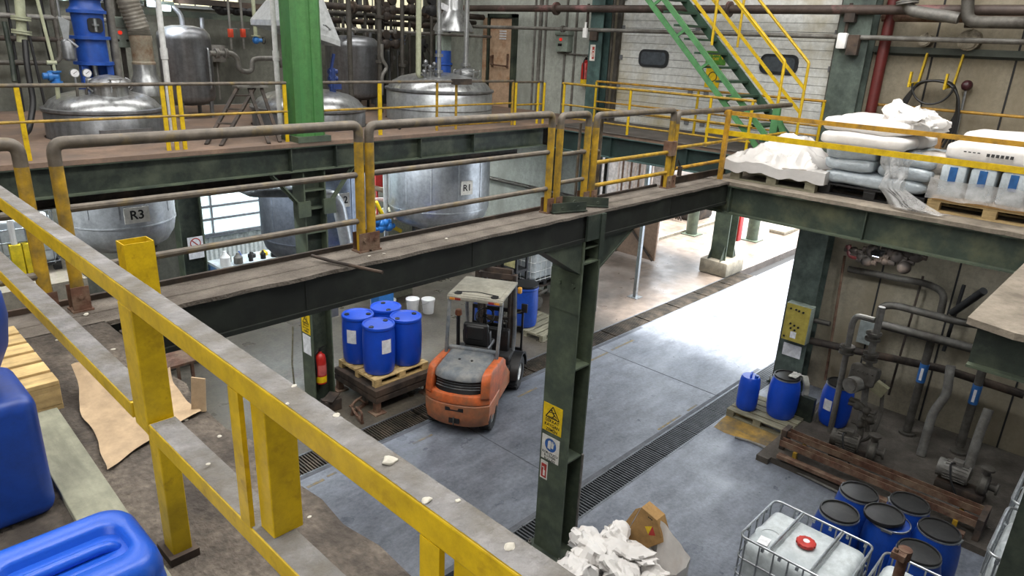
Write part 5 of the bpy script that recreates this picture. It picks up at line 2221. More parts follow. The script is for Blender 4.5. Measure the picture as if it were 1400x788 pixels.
g1, g2 = yp(102, 100, 11.6), yp(119, 100, 11.6)
gauge('round dial gauge, left one of the pair in front of the blue agitator', g1)
gauge('round dial gauge, right one of the pair in front of the blue agitator', g2)
b = MB()
b.tube([g1+V3((0, .01, -.19)), g1+V3((0, .01, -.26)), g1+V3((.0, .1, -.55))], .02, 8)
b.tube([g2+V3((0, .01, -.19)), g2+V3((-.04, .01, -.24)), g2+V3((-.04, .1, -.5))], .02, 8)
b.bar(g1+V3((0, .01, -.18)), g2+V3((0, .01, -.18)), .04, .05)
tag(b.build('gauge_manifold', GUNK), 'small pipe manifold carrying the two dial gauges on reactor R3', 'manifold')
c0 = yp(94, 70, 11.9)
b = MB()
b.lathe([(0, -.14), (.06, -.13), (.085, -.10), (.085, .12), (.06, .16), (.02, .18), (.02, .36), (0, .36)], c=c0, seg=20)
b.tube([c0+V3((0, -.05, .16)), c0+V3((.06, -.07, .1)), c0+V3((.1, -.07, .06))], .022, 8)
b.tube([c0+V3((-.04, 0, .3)), c0+V3((-.05, 0, 1.1))], .018, 8)
tag(b.build('seal_pot', STAIND), 'small grey seal pot left of the blue agitator tower', 'pot')
b = MB()
p = yp(88, 33, 11.88)
b.prism([(-.07, .10), (.07, .05), (.02, -.20), (-.04, -.24)], 0, .012, frame_on(p, (1, 0, 0), (0, 0, 1)))
tag(b.build('hanging_tag', SHEETM), 'grey metal tag hanging left of the blue agitator tower', 'tag')
v = thing('valve', 'bright blue valve with a thin pale stem at the left of reactor R3', 'valve', yp(76, 112, 11.8))
p = yp(76, 104, 11.8)
b = MB()
b.cyl(p+V3((0, 0, -.07)), p+V3((0, 0, .05)), .055, seg=14)
b.cyl(p+V3((0, 0, .05)), p+V3((0, 0, .07)), .08, seg=14)
b.cyl(p+V3((0, 0, -.1)), p+V3((0, 0, -.07)), .08, seg=14)
b.cyl(p+V3((-.16, -.02, 0)), p+V3((.02, -.02, 0)), .045, seg=12)
b.cyl(p+V3((-.1, -.02, 0)), p+V3((-.05, -.02, 0)), .065, seg=12)
b.build('body', BLUEV, v, world=True)
b = MB()
b.tube([p+V3((0, 0, .07)), p+V3((-.005, 0, .25)), p+V3((-.09, 0, 1.3))], .022, 8)
b.cyl(p+V3((-.08, 0, .18)), p+V3((.04, 0, .18)), .03, seg=10)
b.tube([p+V3((0, 0, -.1)), p+V3((0, .1, -.55))], .03, 8)
b.build('stem', PVCG, v, world=True)
for i, (px, py, lab) in enumerate(((168, 50, 'grey green control box with a red light, right of the blue agitator'),)):
    c = yp(px, py, 12.9)
    r = thing('control_box', lab, 'control box', c-V3((0, 0, .2)))
    b = MB()
    b.box(c.x-.16, c.x+.14, 12.9, 13.05, c.z-.17, c.z+.13, bev=.01)
    b.box(c.x-.17, c.x+.15, 12.88, 13.06, c.z+.13, c.z+.30, bev=.02)
    b.build('body', BOXG, r, world=True)
    b = MB()
    b.cyl((c.x-.04, 12.87, c.z+.06), (c.x-.04, 12.9, c.z+.06), .03, seg=12)
    b.build('red_light', EM('red_glow', '#d8301e', .8), r, world=True)
    b = MB()
    b.cyl((c.x-.08, 12.885, c.z-.06), (c.x-.08, 12.9, c.z-.06), .02, seg=10)
    b.cyl((c.x+.06, 12.885, c.z-.06), (c.x+.06, 12.9, c.z-.06), .02, seg=10)
    b.build('knob', BLACK, r, world=True)
b = MB()
b.box(4.25, 4.31, 13.0, 13.06, ZM, 7.5)
tag(b.build('box_stanchion', GUNK, smooth=False), 'thin upright stanchion behind the control box beside the agitator', 'post')
# cream pipe with joint at the far left
p0, p1, p2 = yp(25, -20, 12.4), yp(29, 30, 12.4), yp(30, 58, 12.4)
pp = pipe('cream_pipe', 'cream coloured pipe with a clamp joint hanging at the far upper left', [p0, p1, p2], .065, PVCG, flanges=((0, .9), (1, .5)))
pipe('drop_hose', 'dark hose hanging down behind the blue valve at the upper left', [yp(6, 30, 12.6), yp(16, 80, 12.5), yp(20, 112, 12.4)], .035, GSTEEL)
pipe('drop_hose', 'dark hose dropping from the cream pipe joint to the deck', [yp(34, 55, 12.3), yp(37, 90, 12.2), yp(46, 140, 12.1), yp(40, 178, 11.9), yp(34, 183, 11.7)], .04, CABLE)
# flexible duct with steel cone
r = thing('extraction_duct', 'grey flexible extraction duct ending in a bright steel cone, right of the blue agitator', 'duct', (4.45, 12.7, 5.2))
b = MB()
pts = [yp(165, -40, 12.7), yp(176, 5, 12.7), yp(189, 38, 12.7), yp(191, 48, 12.7)]
path = []
for i in range(61):
    t = i/60*3
    k = min(int(t), 2)
    f = t-k
    path.append(pts[k].lerp(pts[k+1], f))
b.tube(path, [.165+.010*math.sin(i*PI/1.5) for i in range(61)], 22)
b.build('flexible_hose', DUCT, r, world=True, angle=80)
c = yp(192, 50, 12.7)
b = MB()
zc = c.z
b.lathe([(.17, zc+.02), (.175, zc-.05), (.165, zc-.08), (.165, zc-.38), (.18, zc-.40), (.18, zc-.43)], c=(c.x, 12.7, 0), seg=26)
b.build('collar', M('rusty_collar', '#98907e', .6, var=.2, dirt='#6a4b34', dirt_amt=.4, dirt_scale=5), r, world=True)
b = MB()
b.lathe([(.175, zc-.43), (.175, zc-.58), (.2, zc-.64), (.27, zc-.86), (.27, zc-.92)], c=(c.x, 12.7, 0), seg=26)
b.build('cone', STAIN, r, world=True)
# white pvc standpipes
for px0, px1, lab in ((214, 226, 'white plastic standpipe in front of the grey upright tank'), (375, 374, 'white plastic standpipe just left of the green column')):
    a, c = yp(px0, -40, 10.75), yp(px1, 112, 10.75)
    b = MB()
    c.x = a.x*.5+c.x*.5
    a.x = c.x
    b.tube([(a.x, 10.75, ZM), (a.x, 10.75, 8)], .04, 12)
    b.cyl((a.x, 10.75, 5.85), (a.x, 10.75, 6.0), .05, seg=12)
    tag(b.build('standpipe', PVCW), lab, 'pipe')


# upright tanks at the back
def upright_tank(label, cx, cy, R, z0, z1, mat, gauge_px):
    r = thing('upright_tank', label, 'tank', (cx, cy, ZM))
    b = MB()
    b.lathe([(0, z0), (R*.6, z0+.03), (R*.95, z0+.12), (R, z0+.2), (R, z1-.25), (R*1.01, z1-.24), (R*.97, z1-.14), (R*.8, z1-.05), (R*.4, z1-.005), (0, z1)], c=(cx, cy, 0), seg=44)
    b.build('shell', mat, r, world=True, angle=50)
    for k in range(4):
        a = PI/4+PI/2*k
        b = MB()
        b.tube([(cx+R*.85*math.cos(a), cy+R*.85*math.sin(a), ZM), (cx+R*.85*math.cos(a), cy+R*.85*math.sin(a), z0+.3)], .04, 8)
        b.build('leg', STAIND, r, world=True)
    ga = gauge_px
    gx, gy = cx+(R+.03)*math.cos(ga), cy+(R+.03)*math.sin(ga)
    b = MB()
    b.tube([(gx, gy+.05, z1-.40), (gx, gy-.02, z1-.38), (gx, gy-.02, z1-1.1), (gx, gy+.05, z1-1.12)], .022, 8, fillet=.04)
    b.tube([(gx-.07, gy+.03, z1-.42), (gx-.07, gy+.03, z1-1.08)], .012, 6)
    b.build('sight_gauge', GALV, r, world=True)
    b = MB()
    b.tube([(cx, cy, z1-.05), (cx, cy, z1+.18), (cx-.16, cy, z1+.34), (cx-.2, cy, z1+.34)], .045, 10, fillet=.1)
    b.build('nozzle', STAIND, r, world=True)
    b = MB()
    b.tube([(cx+R*.8, cy, z1-.14), (cx+R*.8, cy, z1+.15)], .04, 10)
    b.build('nozzle', STAIND, r, world=True)
    return r


upright_tank('grey upright steel tank with a sight gauge, behind the left railing', 5.62, 13.85, .46, ZM+.2, 6.32, STAIND, -PI/2+.5)
upright_tank('dull upright steel tank with a sight gauge, just right of the green column', 9.35, 13.95, .60, ZM+.2, 6.28, STAIND, -PI/2+.45)
# R2
r2, lo2, dm2 = reactor('R2', 'silver clad reactor marked R2, half hidden behind the green column', 2.05, 4.95, 5.32, sheet=STAIND, low=M('blue_grey_cladding', '#8b95a4', .35, metal=.75, var=.12))
cx, cy, R = REACT['R2']
label_plate(lo2, 'R2', cx, cy, R, 468, 274, .30, .26, .19)
manhole(dm2, cx-.3, cy-.4, 5.26, .22)
b = MB()
p = yp(454, 100, 11.6)
b.cyl((p.x, 11.6, 5.25), (p.x, 11.6, 5.7), .06, seg=12)
for z in (5.4, 5.52, 5.64):
    b.cyl((p.x-.07, 11.6, z), (p.x+.1, 11.6, z), .045, seg=10)
b.cyl((p.x-.05, 11.6, 5.55), (p.x+.02, 11.55, 5.95), .03, seg=8)
b.box(p.x-.03, p.x+.14, 11.52, 11.66, 5.33, 5.46)
tag(b.build('dosing_pump', M('dark_blue_pump', '#2a3f78', .45)), 'dark blue pump on the dome just right of the green column', 'pump')
r = thing('fume_hood', 'white sheet metal fume hood behind the green column', 'hood', (7.0, 11.7, 5.95))
b = MB()
z0 = yp(420, 55, 11.7).z
a, c = yp(380, 30, 11.25), yp(463, 56, 11.25)
t0, t1 = yp(408, -30, 11.4), yp(436, -30, 11.4)
vs = []
for x, y, z in ((a.x, 11.2, a.z+.03), (c.x, 11.2, c.z), (c.x, 12.2, c.z), (a.x, 12.2, a.z+.03)):
    vs.append(V3((x, y, z-.09)))
for x, y, z in ((a.x, 11.2, a.z+.03), (c.x, 11.2, c.z), (c.x, 12.2, c.z), (a.x, 12.2, a.z+.03)):
    vs.append(V3((x, y, z)))
for x, y in ((t0.x, 11.5), (t1.x, 11.5), (t1.x, 11.9), (t0.x, 11.9)):
    vs.append(V3((x, y, t0.z)))
fs = []
for l in (0, 4):
    for i in range(4):
        j = (i+1) % 4
        fs.append((l+i, l+j, l+4+j, l+4+i))
b._add(vs, fs)
b.build('canopy', M('white_hood_sheet', '#b9bcbd', .4, metal=.2, var=.05), r, world=True, smooth=False)
b = MB()
k = yp(446, 37, 11.2)
b.tube([k+V3((-.05, 0, .03)), k+V3((-.05, -.05, .03)), k+V3((.05, -.05, -.04)), k+V3((.05, 0, -.04))], .014, 6)
b.build('handle', GALV, r, world=True)
# insulated elbow and horizontal insulated pipe under the deck
pipe('insulated_pipe', 'aluminium clad elbow pipe in front of tank R2, right of the dark column', [yp(440, 268, 10.7), yp(455, 268, 10.7), yp(463, 280, 10.7), yp(475, 340, 10.7)], .115, SHEETM, fillet=.14, seg=18)
pipe('insulated_pipe', 'clad pipe running level from under the deck to the dark column, left of tank R2', [yp(322, 252, 11.6), yp(345, 262, 10.9), yp(405, 262, 10.7)], .10, M('dull_cladding', '#6d7274', .4, metal=.6), fillet=.1, seg=16)
# R1
r1, lo1, dm1 = reactor('R1', 'big silver clad reactor marked R1, in front of the salmon door side', 2.30, 5.25, 5.62, sheet=SHEETM)
cx, cy, R = REACT['R1']
label_plate(lo1, 'R1', cx, cy, R, 638, 257, .28, .29, .19)
manhole(dm1, cx+.45, cy-.35, 5.52, .22)
b = MB()
b.lathe([(R+.004, 4.9), (R+.008, 4.9), (R+.008, 4.92), (R+.004, 4.92)], c=(cx, cy, 0), seg=56)
b.build('band', STAIND, r1, world=True)
r = thing('exhaust_cone', 'shiny steel exhaust cone hanging above reactor R1', 'hood', (10.6, 12.0, 6.4))
a = yp(620, 44, 12.0)
b = MB()
b.lathe([(.42, a.z), (.44, a.z+.02), (.43, a.z+.08), (.22, a.z+.42), (.20, a.z+.46), (.20, 8.5)], c=(a.x, 12, 0), seg=32)
b.tube([(a.x, 12, 8.4), (a.x, 12, 10.99)], .2, 20)
b.build('cone', STAIN, r, world=True)
b = MB()
b.boxm(Matrix.Translation((yp(610, 10, 11.5).x, 11.55, yp(610, 10, 11.5).z)) @ Matrix.Rotation(.3, 4, 'Y'), .18, .04, .12)
b.build('gauge_plate', WHITE, r, world=True)
# pipework over reactor R1
a = yp(637, 84, 11.4)
pipe('process_pipe', 'bright steel riser pipe standing on reactor R1 right of the exhaust cone', [(a.x, 11.4, 5.3), (a.x, 11.4, 8.4)], .055, STAIN, flanges=((0, .06), (0, .10), (0, .16)))
a = yp(600, 100, 11.3)
pipe('process_pipe', 'steel riser with flanges left of the blue drum on reactor R1', [(a.x, 11.3, 5.35), (a.x, 11.3, 6.6), (a.x-.05, 11.3, 8.2)], .045, STAIN, flanges=((0, .25), (0, .5), (0, .85)))
a = yp(572, 104, 11.5)
pipe('cream_pipe', 'cream downpipe with an elbow, left of the steel risers on reactor R1', [(a.x+.15, 11.5, a.z), (a.x, 11.5, a.z), (a.x+.03, 11.5, 8.4)], .055, PVCG, fillet=.08)
r = thing('agitator_drive', 'small blue motor drum above reactor R1, behind the steel riser', 'motor', (yp(606, 95, 12.2).x, 12.2, 5.6))
a = yp(606, 95, 12.2)
b = MB()
b.lathe([(0, 5.5), (.17, 5.5), (.17, 5.75), (.2, 5.76), (.2, 5.8), (.17, 5.81), (.17, 6.05), (0, 6.05)], c=(a.x, 12.2, 0), seg=24)
b.build('housing', BLUEM, r, world=True)
b = MB()
b.box(a.x-.12, a.x+.12, 12.08, 12.32, 6.05, 6.35)
b.build('motor', BOXG, r, world=True)
b = MB()
for i, (px, py) in enumerate(((582, 85), (588, 92), (594, 88), (580, 98))):
    q = yp(px, py, 11.4)
    b.sphere(q, .05, 10)
    b.tube([q, (q.x, 11.4, 5.3)], .02, 6)
    b.cyl(q+V3((-.08, 0, -.06)), q+V3((.08, 0, -.06)), .02, seg=8)
tag(b.build('valve_cluster', STAIND), 'cluster of small steel valves on the left of reactor R1 dome', 'valves')
# two grey uprights right of the green column
a = yp(478, 60, 12.6)
pipe('process_pipe', 'dark vertical pipe in front of the dull upright tank', [(a.x, 12.6, ZM), (a.x, 12.6, 8.3)], .05, GUNK)
a = yp(519, 60, 13.1)
pipe('process_pipe', 'thin dark vertical pipe right of the dull upright tank', [(a.x, 13.1, ZM), (a.x, 13.1, 8.3)], .05, GUNK, flanges=((0, .3), (0, .55)))
a = yp(550, 60, 13.4)
pipe('process_pipe', 'thin grey vertical pipe left of reactor R1', [(a.x, 13.4, ZM), (a.x, 13.4, 8.0)], .045, GUNK, flanges=((0, .3),))
pipe('bent_pipe', 'grey S-bent pipe right of the dull upright tank', [yp(522, 130, 13.0), yp(522, 103, 13.0), yp(530, 92, 13.0), yp(522, 82, 13.0), yp(522, 60, 13.0)], .04, GUNKL, fillet=.1)
# row of header pipes high at the back
for i, (pya, pyb, Y, rr, mt) in enumerate(((6, 8, 13.9, .07, RUSTD), (16, 20, 14.2, .06, GUNK), (26, 30, 14.5, .06, RUSTD), (38, 40, 13.6, .035, GUNKL))):
    a, c = yp(428, pya, Y), yp(652, pyb, Y)
    pipe('header_pipe', ['thick dark header pipe, topmost behind the reactors', 'grey header pipe, second from the top behind the reactors', 'dark header pipe, third from the top behind the reactors', 'thin pale header pipe, lowest behind the reactors'][i],
         [(a.x, Y, a.z), (13.3, Y, a.z)], rr, mt, flanges=((0, .2), (0, .4), (0, .62)))
for i, (px, Y, z0, z1) in enumerate(((500, 14.0, 6.0, 8), (535, 14.1, 5.5, 8), (560, 14.2, 5.2, 8), (590, 13.2, 5.6, 8), (470, 14.4, 6.2, 8), (515, 14.4, 5.0, 8), (645, 14.6, 5.0, 8.))):
    a = yp(px, 60, Y)
    pipe('drop_pipe', '%s dark drop pipe from the left, between the green column and the salmon door' % ORD[[470, 500, 515, 535, 560, 590, 645].index(px)], [(a.x, Y, z0), (a.x, Y, 10.99)], .035, GUNK, flanges=((0, .3), (0, .7)))
random.seed(21)
for i, (px, py, Y) in enumerate(((519, 14, 13.7), (536, 14, 13.7), (527, 22, 13.7), (527, 60, 13.6), (541, 60, 13.6), (562, 12, 13.7), (590, 14, 11.9))):
    c = yp(px, py, Y)
    b = MB()
    b.sphere(c, .13, 12, (1, .8, .9))
    b.cyl(c+V3((-.2, 0, 0)), c+V3((.2, 0, 0)), .07, seg=10)
    b.cyl(c+V3((0, 0, 0)), c+V3((0, 0, .2)), .04, seg=8)
    b.cyl(c+V3((0, -.05, .2)), c+V3((0, .05, .2)), .1, seg=12)
    tag(b.build('pipe_valve', RUSTD if i != 6 else DARK), ['dark valve body on the header pipes, upper left of the cluster', 'dark valve body on the header pipes, right beside the upper left one', 'dark valve body hanging just below the upper pair', 'round dark valve behind the railing, left of two', 'round dark valve behind the railing, right of two',
                                                      'dark valve on the header pipe above the cream downpipe', 'black motor valve above the reactor R1 riser, by the white plate'][i], 'valve')
b = MB()
for k in range(3):
    for j in range(4):
        c = yp(525+k*12, 45+j*5, 13.75)
        b.box(c.x-.07, c.x+.07, 13.7, 13.8, c.z-.02, c.z+.03, bev=.008)
tag(b.build('junction_rack', M('bluish_junction_boxes', '#52607c', .35, metal=.3)), 'rack of small bluish junction boxes behind the railing', 'rack')

# pipes, hooks and valves between upright tank and green column
pipe('bent_pipe', 'pale U-bent pipe running from the grey upright tank to the green column', [yp(287, 73, 13.0), yp(318, 73, 13.0), yp(325, 80, 13.0), yp(327, 97, 13.0), yp(345, 99, 13.0), yp(345, 82, 13.0), yp(353, 80, 13.0), yp(383, 80, 13.0), yp(386, 92, 13.0)], .045, GUNKL, fillet=.12, flanges=((0, .3), (0, .7)))
for i, (px, lab) in enumerate(((315, 'orange-red lever valve on a thin pipe, left of two'), (332, 'orange-red lever valve on a thin pipe, right of two'))):
    c = yp(px, 44, 13.3)
    r = thing('lever_valve', lab, 'valve', c-V3((0, 0, .3)))
    b = MB()
    b.tube([(c.x, 13.3, c.z-.3), (c.x, 13.3, 10.99)], .022, 8)
    b.build('pipe', GUNKL, r, world=True)
    b = MB()
    b.box(c.x-.035, c.x+.035, 13.25, 13.35, c.z-.09, c.z+.06, bev=.008)
    b.build('body', M('orange_red_valve', '#d4482a', .4), r, world=True)
    b = MB()
    b.bar((c.x-.03, 13.27, c.z+.06), (c.x+.11, 13.25, c.z+.065), .025, .01)
    b.build('lever', GALV, r, world=True)
r = thing('valve', 'light blue valve with black handwheel on a cream pipe near the green column', 'valve', yp(350, 55, 13.3))
c = yp(350, 55, 13.3)
b = MB()
b.sphere(c, .07, 12)
b.cyl(c+V3((0, -.02, 0)), c+V3((.1, -.04, .0)), .035, seg=10)
b.build('body', BLUEV, r, world=True)
b = MB()
b.tube([c+V3((.13+.0*math.cos(t), -.05+.06*math.cos(t), .06*math.sin(t))) for t in [2*PI*k/16 for k in range(16)]], .01, 6, closed=True)
b.build('handwheel', BLACK, r, world=True)
b = MB()
b.tube([c+V3((0, 0, .07)), (c.x, 13.3, 10.99)], .035, 10)
b.cyl((c.x, 13.3, c.z+.07), (c.x, 13.3, c.z+.09), .08, seg=12)
b.cyl((c.x, 13.3, c.z+.32), (c.x, 13.3, c.z+.34), .08, seg=12)
b.build('pipe', PVCG, r, world=True)
# cable tray hung with black insulation at top left
r = thing('cable_tray', 'dark cable tray trailing black insulation, under the lit sheet at the top left', 'cable tray', (6.6, 14.0, 6.6))
b = MB()
a, c = yp(240, 0, 14.0), yp(388, 8, 14.0)
b.bar((a.x, 14.0, a.z), (c.x+.3, 14, a.z-.03), .25, .10)
b.build('tray', RUSTD, r, world=True, smooth=False)
b = MB()
random.seed(4)
for k in range(26):
    x = a.x+.7+(c.x-a.x-.7)*k/25
    h = random.uniform(.04, .2)
    b.sphere((x, 14.0+random.uniform(-.05, .05), a.z-.06-h*.3), h*.7, 8, (1.2, 1, .8))
b.build('insulation', DARK, r, world=True)
b = MB()
b.bar((5.3, 15.6, 6.55), (8.8, 15.6, 6.5), .15, .12)
tag(b.build('girt_rail', GSTEEL, smooth=False), 'dark green rail on the back wall under the lit sheet', 'rail')
# flood lamp
r = thing('flood_lamp', 'glaring bluish twin lamp at the top edge, behind the white standpipe', 'lamp', yp(216, 12, 13.6))
for i, (px, py) in enumerate(((205, 5), (226, 11))):
    c = yp(px, py, 13.6)
    b = MB()
    b.boxm(Matrix.Translation(c), .17, .12, .12, bev=.02)
    h = b.build('lamp_head', GSTEEL, r, world=True)
    b = MB()
    b.boxm(Matrix.Translation(c+V3((0, -.063, 0))), .13, .004, .085)
    b.build('lens', EM('lamp_glow', '#b9cfff', 9), h, world=True, smooth=False)
    pl = bpy.data.lights.new('flood_lamp_light', 'SPOT')
    pl.energy = 90
    pl.color = (.85, .92, 1)
    pl.spot_size = 2.4
    pl.shadow_soft_size = .1
    po = bpy.data.objects.new('lamp_light', pl)
    COL.objects.link(po)
    po.location = root_matrix(r).inverted() @ (c+V3((0, -.1, 0)))
    po.rotation_euler = (1.1, 0, 0)
    po.parent = h
b = MB()
c = yp(216, 12, 13.75)
b.bar(c+V3((-.3, .05, .1)), c+V3((.3, .05, .1)), .06, .06)
b.tube([c+V3((0, .05, .1)), c+V3((0, .05, 1.2))], .025, 8)
b.build('bracket', GSTEEL, r, world=True)
# dark A-frame steps on the deck
r = thing('step_ladder', 'dark metal step frame leaning on the far mezzanine, left of the green column', 'ladder', (5.0, 11.0, ZM))
p1, p2, p3, p4 = zp(282, 198, ZM), zp(302, 200, ZM), zp(368, 197, ZM), zp(383, 195, ZM)
t1, t2 = yp(325, 120, 11.5), yp(348, 120, 11.5)
b = MB()
b.bar(p1, t1, .05, .04)
b.bar(p2+V3((0, .0, 0)), t2, .05, .04)
b.build('front_legs', RUSTD, r, world=True, smooth=False)
b = MB()
b.bar(p3, t2+V3((-.1, 0, 0)), .05, .04)
b.bar(p4, t2+V3((.12, 0, 0)), .05, .04)
b.build('rear_legs', RUSTD, r, world=True, smooth=False)
b = MB()
for t in (.35, .6, .85):
    b.bar(p1.lerp(t1, t), p2.lerp(t2, t), .1, .02)
b.build('tread', RUSTD, r, world=True, smooth=False)
b = MB()
b.box(min(t1.x, t2.x)-.05, max(t1.x, t2.x)+.2, 11.4, 11.6, t1.z, t1.z+.03)
b.lathe([(0, t1.z+.03), (.09, t1.z+.03), (.1, t1.z+.06), (0, t1.z+.07)], c=(t2.x, 11.5, 0), seg=14)
b.build('platform', GUNKL, r, world=True)
pipe('deck_hose', 'dark hose coiled on the far deck left of reactor R1', [(8.3, 11.6, ZM+.03), (8.65, 11.3, ZM+.03), (8.75, 10.9, ZM+.03), (8.5, 10.6, ZM+.03), (8.2, 10.8, ZM+.03), (8.0, 10.5, ZM+.03)], .03, CABLE, cat='hose', fillet=.3)
b = MB()
b.box(8.9, 9.32, 10.0, 10.11, 5.50, 5.60)
tag(b.build('angle_offcut', RUSTD, smooth=False), 'short dark steel offcut lying on the railing in front of reactor R1', 'offcut')

# thicket of cables and small pipes on the back wall
random.seed(44)
for k in range(16):
    X = -.2+k*.27+random.uniform(-.1, .1)
    Y = 15.86-random.choice((.05, .2, .4))
    zt = 10.99
    zb_ = ZM+random.choice((0, 0, .6, 1.2))
    pipe('wall_cable', 'thin dark cable or pipe running up the grimy back wall behind the blue agitator', [(X+random.uniform(-.1, .1), Y, zb_), (X, Y, 6.2), (X, Y, zt)], random.choice((.025, .03, .05)), random.choice((GUNK, RUSTD, DARK, CABLE)), group='cables and pipes up the back wall', fillet=.4)
for k in range(5):
    z = 5.55+.42*k+random.uniform(-.1, .1)
    pipe('wall_pipe', '%s level pipe from the deck up, on the grimy back wall behind the blue agitator' % ORD[k], [(-3, 15.5, z), (4.0+.5*k, 15.5, z), (4.0+.5*k, 15.5, 10.99)], .045, (GUNK, RUSTD, GUNKL, GUNK, RUSTD)[k], fillet=.2)
for k, (X, z, w, h) in enumerate(((1.2, 6.0, .5, .5), (2.6, 5.8, .35, .5), (.5, 5.5, .3, .4), (6.9, 5.6, .3, .35))):
    b = MB()
    b.box(X, X+w, 15.6, 15.9, z, z+h, bev=.01)
    b.cyl((X+w*.5, 15.58, z+h*.6), (X+w*.5, 15.6, z+h*.6), .04, seg=12)
    b.cyl((X+w*.5, 15.75, z-.8), (X+w*.5, 15.75, z), .02, seg=8)
    tag(b.build('wall_box', (GSTEEL, BOXG, GUNK, GUNKL)[k]), ('big dark box', 'grey green box', 'small grimy box', 'small pale box')[k]+' on the back wall '+('far left', 'behind the blue agitator', 'at the left edge', 'left of the green column')[k], 'wall box')
for k in range(22):
    X = 9.0+random.uniform(0, 3.9)
    Y = random.uniform(14.6, 15.6)
    pipe('thin_pipe', 'thin dark pipe in the thicket of pipework between tank two and the salmon door', [(X, Y, ZM), (X, Y, random.uniform(5.4, 6.2)), (X+random.uniform(-.6, .6), Y, random.uniform(6.3, 6.9)), (X+random.uniform(-.6, .6), Y, 10.99)], random.choice((.02, .03, .045)), random.choice((GUNK, RUSTD, STAIND, DARK)), group='thicket of thin pipes behind the reactors', fillet=.15)
for k in range(9):
    X = 9.7+.33*k+random.uniform(-.1, .1)
    z = random.uniform(5.2, 6.4)
    b = MB()
    b.lathe([(0, -.16), (.09, -.16), (.1, -.12), (.1, .12), (.09, .16), (0, .16)], c=(X, 14.3, z), seg=14)
    b.cyl((X, 14.3, z-.16), (X, 14.3, ZM), .03, seg=8)
    b.cyl((X, 14.12, z), (X, 14.3, z), .05, seg=10)
    tag(b.build('pipe_instrument', random.choice((STAIND, BLUEB, DARK, GUNK))), 'small upright instrument on a stem behind the railing, %s from the left' % ORD[k], 'instrument', 'instruments behind the reactors')

# end wall: boxes, extinguisher, pipes
c = xp(767, 57, 13.3)
r = thing('control_box', 'grey control box with red light on the pale end wall, left of the teal column', 'control box', c-V3((0, 0, .2)))
b = MB()
b.box(13.3, 13.5, c.y-.2, c.y+.16, c.z-.22, c.z+.14, bev=.01)
b.box(13.26, 13.5, c.y-.22, c.y+.18, c.z+.14, c.z+.26, bev=.02)
b.build('body', BOXG, r, world=True)
b = MB()
b.cyl((13.27, c.y, c.z+.05), (13.3, c.y, c.z+.05), .035, seg=12)
b.build('red_light', EM('red_glow_small', '#c8281e', .8), r, world=True)
b = MB()
b.box(13.285, 13.3, c.y-.03, c.y+.08, c.z-.1, c.z-.04)
b.build('rocker', BLACK, r, world=True)
pipe('conduit', 'thin conduit under the control box on the end wall', [(13.45, 11.45, 6.1), (13.45, 10.9, 6.08), (13.45, 10.45, 6.08)], .018, GUNKL)
r = thing('fire_extinguisher', 'red extinguisher with a yellow band on the end wall beside the teal column', 'fire extinguisher', (13.3, 10.5, 5.4))
c = xp(797, 98, 13.3)
extinguisher(r, 13.39, c.y+.0, c.z-.32, h=.58, R=.1)
c = xp(808, 72, 13.2)
m = frame_on((13.046, 10.08, c.z), (0, -1, 0), (0, 0, 1))
o = sign('extinguisher_sign', 'white and red extinguisher sign on the teal column above the extinguisher', m, .14, .34, SIGNW)
b = MB()
b.boxm(m @ Matrix.Translation((.02, 0, .0055)), .06, .26, .001)
b.build('red_field', SIGNR, o, world=True, smooth=False)
b = MB()
b.boxm(m @ Matrix.Translation((.02, -.04, .0065)), .025, .1, .001)
b.boxm(m @ Matrix.Translation((.02, .05, .0065)), .03, .03, .001)
b.build('pictogram', SIGNW, o, world=True, smooth=False)
r = thing('alarm_horn', 'white alarm beacon fixed to the teal column above the extinguisher sign', 'alarm', xp(802, 45, 13.0))
c = xp(802, 45, 13.0)
b = MB()
b.cyl((12.95, c.y, c.z-.1), (12.95, c.y, c.z+.1), .06, seg=14)
b.cyl((12.95, c.y, c.z+.1), (12.95, c.y, c.z+.22), .025, seg=8)
b.build('beacon', WHITEP, r, world=True)
b = MB()
b.box(12.98, 13.048, c.y-.3, c.y-.1, c.z-.15, c.z+.1)
b.tube([(13.0, c.y, c.z+.1), (13.0, c.y, c.z+.6)], .03, 8)
b.box(12.99, 13.049, c.y-.2, c.y+.04, c.z+.5, c.z+.56)
b.build('bracket', RUSTD, r, world=True)
a0, a1 = xp(560, 16, 12.9), xp(1130, 12, 12.9)
pipe('header_pipe', 'long rust and pink stained pipe running level above the big white door', [(12.95, 15.6, 7.05), (12.95, -3, 7.05)], .075, M('stained_pink_pipe', '#4d413b', .6, metal=.2, var=.3, scale=2, dirt='#9b6a6a', dirt_amt=.16, dirt_scale=1.2), flanges=((0, .24), (0, .47)))
pipe('header_pipe', 'thin pale pipe running level below the stained pipe, across the big white door', [(13.0, 15.6, 6.62), (13.0, -3, 6.62)], .04, GUNKL, flanges=((0, .25),))
c = xp(1078, 28, 12.95)
